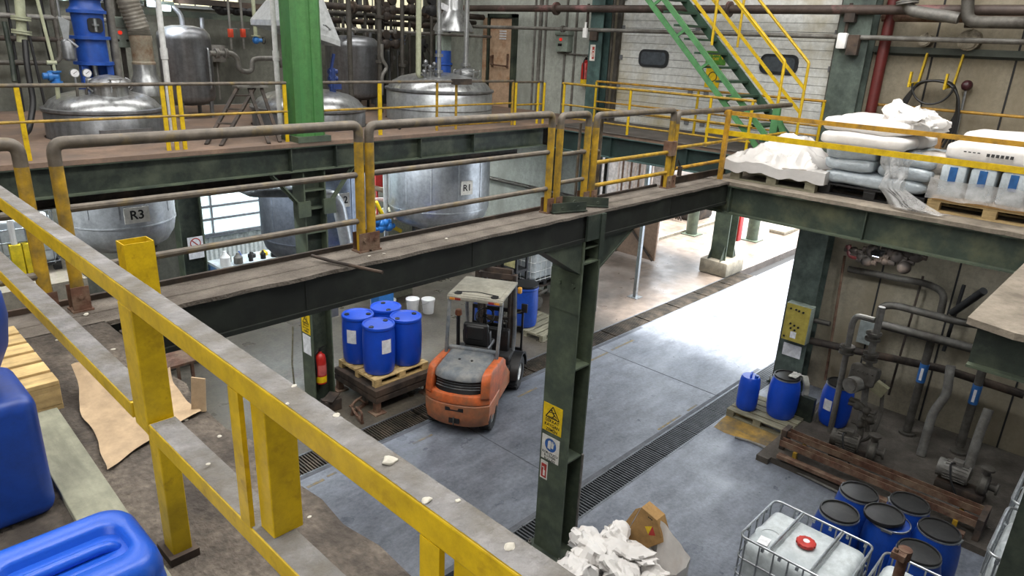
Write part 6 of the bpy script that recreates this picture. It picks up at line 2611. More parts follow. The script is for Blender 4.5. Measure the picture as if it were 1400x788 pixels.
# exit sign on the door
c = xp(977, 88, 13.37)
m = frame_on((13.395, c.y, c.z+.12), (0, -1, 0), (0, 0, 1))
o = sign('exit_sign', 'green and yellow exit sign on the big white door, half hidden by the stair', m, .44, .26, M('exit_green', '#4f8a2a', .5))
b = MB()
for s in (-.15, .15):
    b.prism([(s-.04, .03), (s-.015, .03), (s-.015, .08), (s+.015, .08), (s+.015, .03), (s+.04, .03), (s, -.03)], .0055, .0065, m)
text_into(b, 'ÇIKIŞ', .07, m @ Matrix.Translation((0, .07, .006)), bold=.001)
text_into(b, 'EXIT', .07, m @ Matrix.Translation((0, -.02, .006)), bold=.001)
b.build('lettering', SIGNY, o, world=True, smooth=False)
m = frame_on((13.395, c.y+.02, c.z-.24), (0, -1, 0), (0, 0, 1))
o = sign('warning_sign', 'yellow notice under the exit sign on the big white door', m, .32, .42, SIGNY)
b = MB()
ring_poly(b, m, [(.09*math.cos(2*PI*k/16), .09*math.sin(2*PI*k/16)) for k in range(16)], .02)
b.build('pictogram', INK, o, world=True, smooth=False)

# ---- under the mezzanine: lit bench with odds and ends, left ledge with bollards
r = thing('work_bench', 'long white topped bench under the lit window, seen below the far mezzanine', 'bench', (7.1, 15.1, 0))
b = MB()
b.box(6.25, 9.1, 14.75, 15.45, 1.20, 1.26)
b.build('bench_top', M('pale_bench_top', '#c8d2d6', .4), r, world=True, smooth=False)
b = MB()
b.box(6.25, 9.1, 14.78, 15.42, .75, 1.199)
b.build('blue_side', M('blue_bench_side', '#4e79a8', .5), r, world=True, smooth=False)
for x in (6.3, 7.5, 9.0):
    for y in (14.8, 15.38):
        b = MB()
        b.box(x-.03, x+.03, y-.03, y+.03, 0, .75)
        b.build('leg', GUNK, r, world=True, smooth=False)
kinds = [(285, 358, 'white', .14, .34), (302, 357, 'grey', .10, .22), (292, 349, 'grey', .10, .25), (307, 353, 'blue', .05, .2), (315, 352, 'dark', .05, .22), (322, 353, 'dark', .09, .12), (333, 350, 'dark', .06, .2), (341, 349, 'yellow', .09, .12),
         (352, 347, 'dark', .1, .15), (361, 345, 'grey', .09, .22), (366, 343, 'grey', .12, .35), (372, 345, 'dark', .1, .15)]
cols = {'white': WHITEP, 'grey': GUNKL, 'blue': BLUEM, 'dark': DARK, 'yellow': SIGNY}
for i, (px, py, c, rr, h) in enumerate(kinds):
    q = zp(px, py, 1.26)
    rr = min(rr, .11)
    X, Y = 6.42+.15*i, 14.86+.26*(i % 2)
    b = MB()
    b.lathe([(0, 0), (rr, 0), (rr, h*.6), (rr*.5, h*.8), (rr*.35, h), (0, h)], c=(X, Y, 1.26), seg=14)
    names = {'white': 'jug', 'grey': 'steel_can', 'blue': 'spray_bottle', 'dark': 'small_fitting', 'yellow': 'yellow_tin'}
    tag(b.build(names[c], cols[c]), '%s %s on the lit white bench, %s from its left end' % (c, names[c].replace('_', ' '), ORD[i]), names[c].split('_')[-1], 'odds and ends on the lit bench')
for i, (px, lab) in enumerate(((26, 'yellow bollard with a white pipe in it, left one at the left edge'), (44, 'plain yellow bollard, right one on the ledge at the left edge'))):
    q = zp(px, 367, 1.9)
    r = thing('bollard', lab, 'bollard', (q.x, 14.6, 1.9))
    X = q.x*14.6/q.y
    r.location.x = X
    b = MB()
    b.box(X-.09, X+.09, 14.52, 14.68, 1.9, 2.5, bev=.01)
    b.build('post', M('bright_bollard_yellow', '#dcc414', .5), r, world=True)
    b = MB()
    b.box(X-.1, X+.1, 14.51, 14.69, 1.9, 1.95)
    b.build('foot', RUST, r, world=True)
    if i == 0:
        b = MB()
        b.tube([(X, 14.6, 2.5), (X, 14.6, 2.95)], .05, 10)
        b.build('pipe', WHITEP, r, world=True)
ci = dup(I1, (2.75, 15.2, 1.9), 0, 'grimy caged tank behind the yellow bollards at the left edge')
b = MB()
for k in range(5):
    x = 3.6+.35*k
    b.tube([(x, 13.2, .02), (x, 13.2, .5+.1*k), (x+.3, 13.3, .7)], .06, 8, fillet=.1)
    b.sphere((x, 13.3, .55), .14, 10)
b.box(3.5, 5.0, 13.0, 13.5, 0, .4, bev=.02)
tag(b.build('pump_group', GUNK), 'dark group of pumps and pipes on the floor below reactor R3', 'pump')
# white pipes and valves left of R1 below deck
a = yp(527, 260, 12.6)
pipe('standpipe', 'white plastic pipe standing below deck between tanks R2 and R1', [(a.x, 12.6, 0), (a.x, 12.6, 4.0)], .05, PVCW)
a = yp(505, 280, 12.7)
pipe('standpipe', 'thin white pipe below deck, right of tank R2', [(a.x, 12.7, 0), (a.x, 12.7, 4.0)], .04, PVCW)
pipe('branch_pipe', 'pale pinkish pipe branch below deck between tanks R2 and R1', [yp(498, 273, 12.8), yp(541, 273, 12.8), yp(541, 283, 12.8), yp(541, 300, 12.8)], .045, M('pinkish_pipe', '#c9aca4', .5), fillet=.06)
pipe('sloping_pipe', 'beige pipe sloping behind the white standpipe below deck', [(yp(512, 255, 13.2).x-.1, 13.2, 0), (yp(512, 255, 13.2).x-.1, 13.2, yp(512, 255, 13.2).z), yp(560, 270, 13.2)], .06, M('beige_pipe', '#a3917c', .5))
pipe('yellow_hose', 'yellow hose hanging below deck between tanks R2 and R1', [yp(514, 276, 12.4), yp(524, 296, 12.4), yp(532, 308, 12.4), yp(548, 316, 12.4)], .045, SIGNY)
b = MB()
for i, (px, py) in enumerate(((514, 302), (520, 306), (526, 304), (531, 310), (520, 312))):
    q = yp(px, py, 12.3)
    b.sphere(q, .11, 10)
    b.cyl(q+V3((-.15, 0, 0)), q+V3((.15, 0, 0)), .06, seg=8)
b.box(yp(512, 310, 12.3).x, yp(533, 310, 12.3).x, 12.2, 12.5, 0, 1.75)
tag(b.build('blue_pump_set', BLUEV), 'blue pump set on a stand below deck between tanks R2 and R1', 'pump')
b = MB()
q = yp(515, 247, 13.4)
b.box(q.x-.1, q.x+.1, 13.3, 13.5, q.z-.15, q.z+.15)
b.box(q.x-.02, q.x+.02, 13.38, 13.42, 0, q.z-.15)
tag(b.build('red_box', RED, smooth=False), 'small red box below deck between tanks R2 and R1', 'box')
b = MB()
q = yp(540, 290, 13.4)
b.box(q.x-.45, q.x+.6, 13.5, 13.9, 0, q.z)
tag(b.build('beige_cabinet', PLANK, smooth=False), 'beige cabinet below deck beside tank R1', 'cabinet')
pipe('wall_pipe', 'grey pipe along the end wall below the mezzanine, right of tank R1', [(13.35, 15.2, 2.75), (13.35, 10.5, 2.75)], .05, GUNK)
pipe('wall_pipe', 'thin dark upright pipe on the end wall below the mezzanine', [(13.38, 11.3, 0), (13.38, 11.3, 4.2)], .045, GSTEEL)
# unseen tube lamps under the deck; front three added to brighten tanks
for i, (x, y) in enumerate(((8.0, 14.6), (11.2, 14.6), (2.5, 14.8), (5.25, 11.1), (8.5, 11.1), (1.7, 11.1))):
    r = thing('unseen_tube_lamp', 'unseen tube lamp under the far mezzanine deck, %s' % ('over the lit bench', 'behind tank R1', 'over the left ledge', 'added between R3 and R2', 'added between R2 and R1', 'added left of R3')[i], 'lamp', (x, y, 4.35))
    b = MB()
    b.box(x-.65, x+.65, y-.06, y+.06, 4.50, 4.55)
    b.build('housing', WHITEP, r, world=True, smooth=False)
    for s in (-.5, .5):
        b = MB()
        b.tube([(x+s, y, 4.55), (x+s, y, ZM-.06)], .008, 6)
        b.build('hanger', GALV, r, world=True)
    b = MB()
    b.cyl((x-.6, y, 4.47), (x+.6, y, 4.47), .02, seg=10)
    b.build('tube', EM('tube_glow', '#eaf4ff', 9), r, world=True)
    al = bpy.data.lights.new('tube_fill_light', 'AREA')
    al.shape = 'RECTANGLE'
    al.size, al.size_y = 1.2, .12
    al.energy = 170 if i < 3 else 110
    al.color = (.93, .97, 1)
    ao = bpy.data.objects.new('lamp_light', al)
    COL.objects.link(ao)
    ao.location = (0, 0, 4.44-4.35)
    ao.parent = r
# =================================================================== STAIR
r = thing('steel_stair', 'green steel stair with yellow handrails in front of the big white door', 'stair', (11.9, 5.2, ZM))
XN, XF = 11.5, 12.3
sl = math.tan(math.radians(43.2))
N0 = xp(1020, 190, XN)


def along(X, y0, z0, zt):
    """point on a stair-parallel line through (y0,z0) at height zt"""
    return V3((X, y0+(zt-z0)/sl, zt))


a1 = xp(960, 100, XN)
s1a, s1b = along(XN, a1.y, a1.z, ZM), along(XN, a1.y, a1.z, 8.6)
a2 = xp(981, 97, XN)
s2a, s2b = along(XN, a2.y, a2.z, ZM), along(XN, a2.y, a2.z, 8.6)
b = MB()
b.bar(s1a, s1b, .05, .085)
b.bar(s2a, s2b, .05, .085)
n = 7
for k in range(1, n):
    z = ZM+.35+(8.3-ZM)*k/n
    b.bar(along(XN, a1.y, a1.z, z-.08), along(XN, a2.y, a2.z, z+.06), .03, .05)
b.build('near_stringer', STAIRG, r, world=True, smooth=False)
ym = s2a.y
b = MB()
f0 = V3((XF, s2a.y, ZM))
b.bar((XF, s2a.y+.03, ZM), (XF, s2b.y+.03, 8.6), .03, .14)
b.build('far_stringer', STAIRD, r, world=True, smooth=False)
nt = 17
for k in range(nt):
    z = ZM+.24+k*.225
    y = along(XN, a2.y, a2.z, z).y
    b = MB()
    b.box(XN+.03, XF-.02, y-.05, y+.20, z-.035, z)
    b.build('tread', STAIRD, r, world=True, smooth=False)


def stair_rail(X, top_px, foot_px, mids, nm, posts):
    t = xp(*top_px, X)
    ft = xp(*foot_px, X)
    b = MB()
    b.tube([(X, t.y, ZM+.02), (X, t.y, t.z), along(X, t.y, t.z, 9.0)], .026, 8, fillet=.03)
    b.build('handrail', YEL, r, world=True)
    for z in mids:
        q = V3((X, t.y, t.z-z))
        b = MB()
        b.bar(q, along(X, q.y, q.z, 9.0-z), .03, .05)
        b.build('mid_rail', YEL, r, world=True, smooth=False)
    for dz in posts:
        b = MB()
        q = along(X, t.y, t.z, t.z+dz)
        b.tube([(X, q.y, q.z-1.05), (X, q.y, q.z)], .024, 8)
        b.build('post', YEL, r, world=True)


stair_rail(XN, (1073, 84), (1064, 145), (.75,), 'near', (1.25, 2.4))
stair_rail(XF, (1106, 86), (1090, 190), (.42, .82), 'far', (1.25, 2.4))
b = MB()
q = xp(1060, 165, XN)
b.box(XN-.03, XN+.03, q.y-.06, q.y+.06, ZM, xp(1064, 148, XN).z)
b.bar((XN, q.y-.05, q.z+.05), (XN, q.y-.35, ZM+.02), .05, .08)
b.build('foot_bracket', STAIRG, r, world=True, smooth=False)

# =================================================================== RIGHT WALL FITTINGS
r = thing('hose_hanger', 'yellow double hook on the right wall holding a coil of black hose', 'hook', (13.4, 3.2, 5.9))
for Y in (3.47, 2.95):
    z1 = 6.42
    b = MB()
    b.bar((13.38, Y-.02, z1), (13.38, Y+.02, 5.92), .03, .07, up=(1, 0, 0))
    b.bar((13.38, Y+.02, 5.94), (13.0, Y+.05, 5.92), .05, .05)
    b.bar((13.0, Y+.05, 5.88), (13.0, Y+.05, 6.12), .03, .07, up=(1, 0, 0))
    b.build('hook', YEL, r, world=True, smooth=False)
r = thing('hose_coil', 'coil of black hose draped over the yellow wall hooks', 'hose', (13.2, 3.2, 5.0))
random.seed(12)
for k in range(6):
    X = 13.06+.042*k
    f = (k-2.5)/2.5
    left = [(X, 3.66+.10*f, 5.02+.1*f), (X, 3.62+.07*f, 5.48), (X, 3.52+.05*f, 5.78)]
    top = [(X, 3.42, 5.965), (X, 3.2, 6.01), (X, 2.96, 5.985)]
    right = [(X, 2.82+.03*f, 5.8), (X, 2.76+.04*f, 5.5), (X, 2.84+.13*f, 5.15), (X, 2.9+.2*f, 4.98)]
    b = MB()
    b.tube(left+top+right, .02, 8, fillet=.12)
    b.build('hose_loop', CABLE, r, world=True)
b = MB()
b.tube([(13.03, 3.18+.30*math.cos(a), 5.95-.31*math.sin(a)) for a in [PI*t/20 for t in range(21)]], .016, 8)
b.build('hose_loop', CABLE, r, world=True)
b = MB()
b.tube([(13.25, 2.95, 4.62), (13.2, 2.93, 5.1), (13.25, 2.9, 5.4)], .05, 8)
tag(b.build('hose_nozzle', M('tan_wood_handle', '#9a7444', .6)), 'tan handle hanging among the black hoses on the right wall', 'handle')
r = thing('dipstick', 'thin grey rod with a round dark red ball on top, leaning on the right wall', 'rod', (13.3, 2.72, ZP))
t, bt = xp(1322, 117, 13.35), xp(1310, 178, 13.35)
b = MB()
b.tube([(13.35, bt.y, ZP), (13.35, t.y, t.z)], .02, 8)
b.build('rod', GALV, r, world=True)
b = MB()
b.sphere((13.35, t.y, t.z), .085, 14)
b.build('ball', M('dark_maroon_ball', '#3f1f24', .4), r, world=True)
a, c = xp(1228, 0, 13.2), xp(1196, 165, 13.2)
pipe('fire_main', 'dark red vertical pipe on the right wall beside the teal column', [(13.2, 4.08, ZP), (13.2, 4.08, 9)], .09, REDP, flanges=((0, .62),))
for i, (px, lab) in enumerate(((1267, 'small round pale fitting poking through the wall above the girt, left one'), (1327, 'larger round pale fitting poking through the wall above the girt, right one'))):
    c = xp(px, 57, 13.45)
    R = .1 if i == 0 else .16
    b = MB()
    b.cyl((13.3, c.y, c.z+.02), (13.49, c.y, c.z+.02), R, seg=20)
    b.cyl((13.27, c.y, c.z+.02), (13.3, c.y, c.z+.02), R*.8, seg=20)
    b.bar((13.3, c.y+R, c.z+.05), (13.3, c.y-.3*R, c.z+R*1.3), .03, .02)
    tag(b.build('pipe_stub', M('pale_wall_fitting', '#b4ab98', .7, dirt='#5a5145', dirt_amt=.4, dirt_scale=8)), lab, 'pipe fitting')
pipe('bent_pipe', 'thick grey pipe dropping and turning along the right wall at the top edge, upper one', [(12.7, xp(1242, -30, 12.7).y, 10.99), xp(1242, -30, 12.7), xp(1240, 14, 12.7), xp(1311, 25, 12.7)], .085, GUNKL, fillet=.14, flanges=((1, .75),))
pipe('bent_pipe', 'thick grey pipe dropping and turning along the right wall at the top edge, lower one', [(12.6, xp(1325, -30, 12.6).y, 10.99), xp(1325, -30, 12.6), xp(1322, 30, 12.6), (12.6, -2, xp(1322, 30, 12.6).z)], .085, GUNK, fillet=.14, flanges=((1, .3),))
pipe('wall_pipe', 'dark rusty pipe along the top of the right wall', [(13.2, 4.2, 6.95), (13.2, -3, 6.95)], .07, RUST)
pipe('wall_pipe', 'dark pipe along the right wall behind the bent pipes', [(13.3, 3.0, 6.86), (13.3, -3, 6.86)], .05, RUSTD)
r = thing('limit_switch', 'grey box with bracket on the dark teal column right of the big white door', 'switch', xp(1152, 56, 12.9))
c = xp(1151, 56, 12.95)
b = MB()
b.box(12.9, 13.04, c.y-.08, c.y+.08, c.z-.13, c.z+.13, bev=.03)
b.build('body', WHITEP, r, world=True)
b = MB()
b.box(12.92, 13.05, c.y-.28, c.y-.1, c.z-.22, c.z+.1)
b.tube([(12.98, c.y-.02, c.z+.13), (12.98, c.y-.03, c.z+.6)], .03, 8)
b.box(12.9, 13.05, c.y-.15, c.y+.02, c.z+.3, c.z+.55)
b.build('bracket', RUSTD, r, world=True)
pipe('chain', 'thin pale cord hanging behind the sacks on the right wall', [xp(1192, 130, 13.3), xp(1183, 163, 13.3)], .012, WHITEP)


# =================================================================== LOADED PALLETS ON THE RIGHT DECK
def sackm(b, c, L, W, Hh, rot=0., seed=0., crease=.02):
    m = Matrix.Translation(c) @ Matrix.Rotation(rot, 4, 'Z')

    def f(u, v):
        a, t = 2*PI*u, PI*(v-.5)

        def se(x, e):
            return math.copysign(abs(x)**e, x)
        x = se(math.cos(t), .34)*se(math.cos(a), .28)*L/2
        y = se(math.cos(t), .34)*se(math.sin(a), .28)*W/2
        z = se(math.sin(t), .7)*Hh/2
        q = noise.noise_vector(V3((x*5+seed, y*5, z*7)))
        z *= 1+.1*noise.noise(V3((x*3+seed, y*3, 2)))
        return m @ (V3((x, y, z))+q*crease)
    b.grid(f, 44, 20)
    bmesh.ops.remove_doubles(b.b, verts=b.b.verts[:], dist=.0008)


def drape(fz, x0, x1, y0, y1, nu=60, nv=60, hang=None):
    b = MB()
    b.grid(lambda u, v: fz(x0+(x1-x0)*u, y0+(y1-y0)*v), nu, nv)
    return b


# 1: low pallet under a white film
p = make_pallet('low pallet under the white film sheet, at the corner of the right deck', WOODG, 1.2, 1.25)
p.location = (9.9, 3.95, ZP)
p.rotation_euler = (0, 0, PI/2)
b = MB()
b.box(9.35, 10.45, 3.4, 4.5, ZP+.146, ZP+.25, bev=.02)
tag(b.build('folded_cardboard', M('grey_cardboard_stack', '#8d857a', .8, var=.2)), 'flat grey stack under the white film sheet on the low pallet', 'stack')


def film1(u, v):
    s, t = 2*u-1, 2*v-1
    e = max(abs(s), abs(t))
    ss = math.copysign(min(1, abs(s)/.86), s)
    tt = math.copysign(min(1, abs(t)/.86), t)
    x, y = 9.9+.665*ss, 3.94+.70*tt
    ridge = abs(noise.noise(V3((x*2.1, y*2.6, 3))))+.6*abs(noise.noise(V3((x*4.5, y*4, 8))))
    top = ZP+.30+.42*math.exp(-((ss-.1)**2*1.8+(tt-.05)**2*3.4))+.16*math.exp(-((ss+.3)**2*5+(tt-.66)**2*9))
    z = top-.24*ridge*(1-.6*min(1, e/.86)**4)
    n = noise.noise(V3((x*3, y*3, 1)))
    if e > .86:
        z -= (e-.86)/.14*(.13+.16*abs(noise.noise(V3((x*2.5, y*2.5, 6)))))
    return V3((x+.03*n*(e > .8), y+.03*n*(e > .8), max(z, ZP+.05)))


b = MB()
b.grid(film1, 44, 44)
tag(b.build('film_sheet', FILMW, angle=22), 'milky white film sheet thrown over the low pallet at the deck corner', 'plastic sheet')

# 2: grey wrapped sacks on a black pallet, white sacks above
p = make_pallet('black plastic pallet under the grey wrapped sacks', BLACK, 1.25, 1.1)
p.location = (9.95, 2.72, ZP)
p.rotation_euler = (0, 0, PI/2)
n = 0
PX = 9.95
for lay, z in enumerate((.23, .40, .55)):
    for ix, x in enumerate((-.28, .28)):
        for iy, y in enumerate((-.33, .33)) if lay else enumerate((-.0,)):
            b = MB()
            L, W = (.56, .62) if lay else (.56, 1.25)
            sackm(b, (PX+x, 2.72+y, ZP+z), L, W, .18, 0, n*3.3, .022)
            tag(b.build('wrapped_sack', BAGG, angle=60), 'grey film wrapped sack in the %s layer of the middle pallet, %s%s' % (('bottom', 'middle', 'third')[lay], ('front', 'back')[ix], '' if lay == 0 else (', right', ', left')[iy]), 'sack', 'grey wrapped sacks on the middle pallet')
            n += 1
for i, (x, y, z, lab) in enumerate(((9.6, 2.92, .72, 'white sack on the middle pallet, lower front one over the grey sacks'), (10.2, 2.85, .72, 'white sack on the middle pallet, lower back one'),
                                    (9.68, 2.95, .89, 'white sack with faint print on top of the middle pallet, front'), (10.25, 2.95, .9, 'white sack on top of the middle pallet, at the back'))):
    b = MB()
    sackm(b, (x, y, ZP+z), .62, 1.05, .19, 0, 40+i*2.1, .018)
    o = tag(b.build('white_sack', BAGW, angle=60), lab, 'sack', 'white sacks on the middle pallet')
b = MB()


def crump(u, v):
    a, t = 2*PI*u, PI*(v-.5)
    q = V3((math.cos(t)*math.cos(a)*.3, math.cos(t)*math.sin(a)*.40, math.sin(t)*.16))
    n = noise.noise_vector(q*5)
    f = abs(noise.noise(q*9+V3((3, 1, 2))))
    return V3((9.75, 2.48, ZP+.98))+q*(1-.5*f)+n*.09+V3((0, 0, .17*max(0, math.cos(a-1.3))**10*math.cos(t)))


b.grid(crump, 40, 22)
bmesh.ops.remove_doubles(b.b, verts=b.b.verts[:], dist=.001)
tag(b.build('crumpled_sack', BAGW, angle=26), 'crumpled torn white sack heaped on top of the middle pallet', 'sack')


def filmfall(u, v):
    # a twisted rope of film: wide at the top, pinched, then a foot lying on the deck edge
    yc = 2.47-.10*v-.42*max(0, v-.55)/.45
    w = .44-.22*math.sin(PI*min(1, v*1.25))+.10*v
    y = yc+w*(.5-u)
    z = ZP+.62-.62*min(1, v/.86)
    x = 9.33-.16*v-.10*math.sin(PI*u)-.05*max(0, v-.8)
    n = noise.noise_vector(V3((u*3.2, v*4, 1)))
    f = abs(noise.noise(V3((u*7, v*2.5, 5))))
    return V3((x+n.x*.07-f*.05, y+n.y*.07, max(z+n.z*.03, ZP+.02+.05*f)))


b = MB()
b.grid(filmfall, 40, 60)
tag(b.build('hanging_film', FILM, angle=60), 'loose clear stretch film hanging off the right side of the middle pallet', 'plastic film')
for i, (x, y, z) in enumerate(((9.75, 2.15, .28), (9.75, 2.12, .52))):
    b = MB()
    sackm(b, (x, y, ZP+z+.02), .5, .36, .26, 0, 60+i, .03)
    tag(b.build('bundled_film', M('grey_bundled_film', '#a29c94', .4, var=.15, bump=.5, bscale=12), angle=60), 'grey film bundle between the middle and the right pallet, %s' % ('lower' if i == 0 else 'upper'), 'film bundle')

# 3: right pallet: clear-wrapped trays below, white big rolls above
p = make_pallet('raw wooden pallet at the right end of the upper deck, edge of the picture', WOOD, 1.3, 1.1)
p.location = (9.98, 1.42, ZP)
p.rotation_euler = (0, 0, PI/2)
b = MB()
b.box(9.42, 10.5, .8, 2.03, ZP+.146, ZP+.19)
tag(b.build('cardboard_tray', CARD, smooth=False), 'flat cardboard sheet on the raw wooden pallet, under the wrapped canisters', 'cardboard')
CAN = M('pale_canister_plastic', '#c4cfd6', .4, var=.06)
k = 0
for ix, x in enumerate((9.58, 9.88)):
    for iy in range(4):
        y = .98+.30*iy
        r = thing('wrapped_canister', 'pale blue-strapped canister, %s row on the right pallet, %s from the picture edge' % (('front', 'back')[ix], ORD[iy]), 'canister', (x, y, ZP+.19), group='wrapped canisters on the right pallet')
        b = MB()
        b.box(x-.13, x+.13, y-.13, y+.13, ZP+.19, ZP+.56, bev=.03)
        b.build('body', CAN, r, world=True)
        b = MB()
        b.box(x-.139, x-.131, y-.04, y+.04, ZP+.36, ZP+.545)
        b.build('strap', BLUEB, r, world=True, smooth=False)
        b = MB()
        b.cyl((x, y, ZP+.56), (x, y, ZP+.585), .04, seg=14)
        b.build('cap', BLUEM, r, world=True)
b = MB()


def wrapf(u, v):
    s, t = 2*u-1, v
    y = 1.43+.66*s
    z = ZP+.17+.22*t
    n = noise.noise_vector(V3((y*5, z*6, 5)))
    return V3((9.41-.03*(1-t), y, z))+n*.02


b.grid(wrapf, 40, 12)
tag(b.build('stretch_wrap', FILM, angle=60), 'clear stretch wrap round the foot of the canisters on the right pallet', 'plastic film')
for i, (x, y, L, W, z, lab) in enumerate(((9.75, 1.50, .72, 1.05, .72, 'long white sack with dark print lying on the canisters, front left'), (9.75, .52, .72, .88, .70, 'white sack at the picture edge, right of the printed sack'),
                                          (10.35, 1.45, .6, 1.15, .80, 'white sack at the back of the right pallet, behind the printed sack'), (10.35, .45, .6, .85, .80, 'white sack at the back right of the right pallet, cut by the picture edge'))):
    b = MB()
    sackm(b, (x, y, ZP+z), L, W, .27, 0, 80+i*2, .015)
    o = tag(b.build('white_sack', BAGW, angle=60), lab, 'sack', 'white sacks on the right pallet')
    if i == 0:
        m = frame_on((9.368, 1.62, ZP+.73), (0, -1, 0), (.25, 0, 1))
        c = MB()
        for q in range(6):
            c.boxm(m @ Matrix.Translation((.05+.045*q, 0, .004)), .032, .035, .002)
        for q in range(4):
            c.boxm(m @ Matrix.Translation((-.18+.045*q, .012, .004)), .028, .012, .002)
        o2 = c.build('print', INK, None, smooth=False)
        mwm = o2.matrix_world.copy()
        o2.location = o2.location-o.location
        o2.parent = o
    if i == 1:
        p5 = o
# seam cord on the printed sack
# =================================================================== LOWER RIGHT PIPEWORK AND PUMPS
pipe('wall_pipe', 'grimy pipe making a bend high on the lower right wall', [xp(1160, 368, 13.2), xp(1268, 388, 13.2), xp(1292, 400, 13.2), xp(1286, 428, 13.2)], .06, GUNK, fillet=.2)
pipe('wall_pipe', 'grimy pipe loop joining the first riser, middle of the lower right wall', [xp(1200, 450, 12.9), xp(1205, 418, 12.9), xp(1225, 418, 12.9), xp(1310, 440, 12.9), xp(1395, 455, 12.9)], .065, GUNK, fillet=.16)
pipe('wall_pipe', 'thick level pipe across the lower right wall', [xp(1205, 444, 12.6), xp(1290, 466, 12.6), xp(1400, 496, 12.6)], .075, GUNK, fillet=.1)
pipe('wall_pipe', 'rust tinted level pipe low on the lower right wall', [xp(1108, 466, 13.1), xp(1180, 482, 13.1), xp(1290, 505, 13.1), xp(1400, 540, 13.1)], .07, RUSTD, fillet=.1)
pipe('wall_pipe', 'short pipe stub between the mustard box and the wall riser', [xp(1108, 437, 13.1), xp(1135, 443, 13.1)], .05, GUNK)
pipe('wall_pipe', 'thin rod slanting down the lower right wall behind the mustard box', [xp(1155, 350, 13.3), xp(1128, 520, 13.3)], .025, RUST)
pipe('wall_pipe', 'thin dark cable pipe upright on the lower right wall', [xp(1262, 378, 13.3), xp(1215, 540, 13.3)], .02, RUSTD)
pipe('wall_pipe', 'dark upright pipe with a flange left of the slab corner', [xp(1318, 390, 13.3), xp(1290, 480, 13.3)], .03, DARK)
pipe('diagonal_brace', 'black diagonal pipe high under the right deck', [xp(1302, 428, 12.9), xp(1345, 398, 12.4)], .06, DARK)
for i, (pa, pb, pc, lab) in enumerate((((1272, 470), (1262, 510), (1242, 590), 'grimy riser pipe with a blue band, left of two on the lower right'), ((1348, 490), (1336, 540), (1312, 610), 'grimy riser pipe with a blue band, right of two, under the slab corner'))):
    a, c, d = xp(*pa, 12.7), xp(*pb, 12.7), xp(*pc, 12.7)
    r = thing('banded_riser', lab, 'pipe', (12.7, a.y, .1))
    b = MB()
    b.tube([(12.7, a.y, a.z+.1), (12.7, a.y, max(d.z, .1)), ], .065, 12)
    b.tube([(12.7, a.y, .1), (12.7, a.y, .14)], .13, 12)
    b.build('pipe', GUNK, r, world=True)
    b = MB()
    b.tube([(12.7, a.y, c.z-.17), (12.7, a.y, c.z+.17)], .071, 12)
    o = b.build('blue_band', BLUEB, r, world=True)
    b = MB()
    b.box(12.625, 12.632, a.y-.02, a.y+.02, c.z-.12, c.z+.1)
    b.build('band_label', WHITE, o, world=True, smooth=False)
pipe('leaning_pipe', 'pale grey bent pipe leaning between the two banded risers', [xp(1300, 500, 12.5), xp(1294, 540, 12.4), xp(1275, 565, 12.3), (12.1, xp(1265, 600, 12.1).y, .1)], .07, GUNKL, fillet=.12)
pipe('leaning_pipe', 'pale grey pipe bent down to the second pump', [xp(1352, 560, 12.2), xp(1340, 590, 12.1), (11.9, xp(1328, 625, 11.9).y, .1)], .07, GUNKL, fillet=.12)
b = MB()
c = xp(1187, 455, 13.42)
b.box(13.36, 13.499, c.y-.16, c.y+.16, c.z-.22, c.z+.22)
tag(b.build('junction_box', M('grey_white_box', '#8f9694', .5), smooth=False), 'pale grey junction box on the lower right wall behind the riser', 'junction box')


def pump_unit(label, P, rz, riser=True):
    r = thing('pump', label, 'pump', P, rz)
    b = MB()
    b.box(-.2, .7, -.22, .22, 0, .16, bev=.01)
    b.build('base_frame', RUSTD, r)
    b = MB()
    b.cyl((.15, 0, .4), (.66, 0, .4), .19, seg=24)
    for k in range(18):
        a = 2*PI*k/18
        b.boxm(Matrix.Translation((.4, .2*math.cos(a), .4+.2*math.sin(a))) @ Matrix.Rotation(a, 4, 'X'), .42, .03, .008)
    b.cyl((.66, 0, .4), (.74, 0, .4), .2, seg=24)
    b.box(.3, .5, -.09, .09, .56, .68, bev=.01)
    m = b.build('motor', GUNKL if not riser else GUNK, r)
    b = MB()
    b.lathe([(0, -.09), (.2, -.09), (.24, -.05), (.24, .05), (.2, .09), (0, .09)], mat=Matrix.Translation((-.12, 0, .36)) @ Matrix.Rotation(PI/2, 4, 'Y'), seg=24)
    b.cyl((-.12, 0, .5), (-.12, .02, .75), .07, seg=14)
    b.cyl((-.12, .02, .72), (-.12, .02, .76), .13, seg=14)
    b.cyl((-.36, 0, .36), (-.2, 0, .36), .08, seg=14)
    b.cyl((-.38, 0, .36), (-.34, 0, .36), .13, seg=14)
    b.build('volute', GUNK, r)
    b = MB()
    b.tube([(.45, .12, .64), (.5, .3, .7), (.4, .45, .4), (.2, .5, .1)], .022, 8, fillet=.1)
    b.build('cable', CABLE, r)
    for ch in children(r):
        ch.data.transform(Matrix.Scale(.72, 4))
    return r


q = zp(1170, 618, .1)
pump_unit('dark grimy pump with motor at the foot of the twin risers', (11.15, 2.45, .1), PI*.55)
q = zp(1300, 668, .1)
pump_unit('pale grey ribbed pump motor behind the rusty beams, right one', (11.45, .95, .1), PI*.5, riser=False)
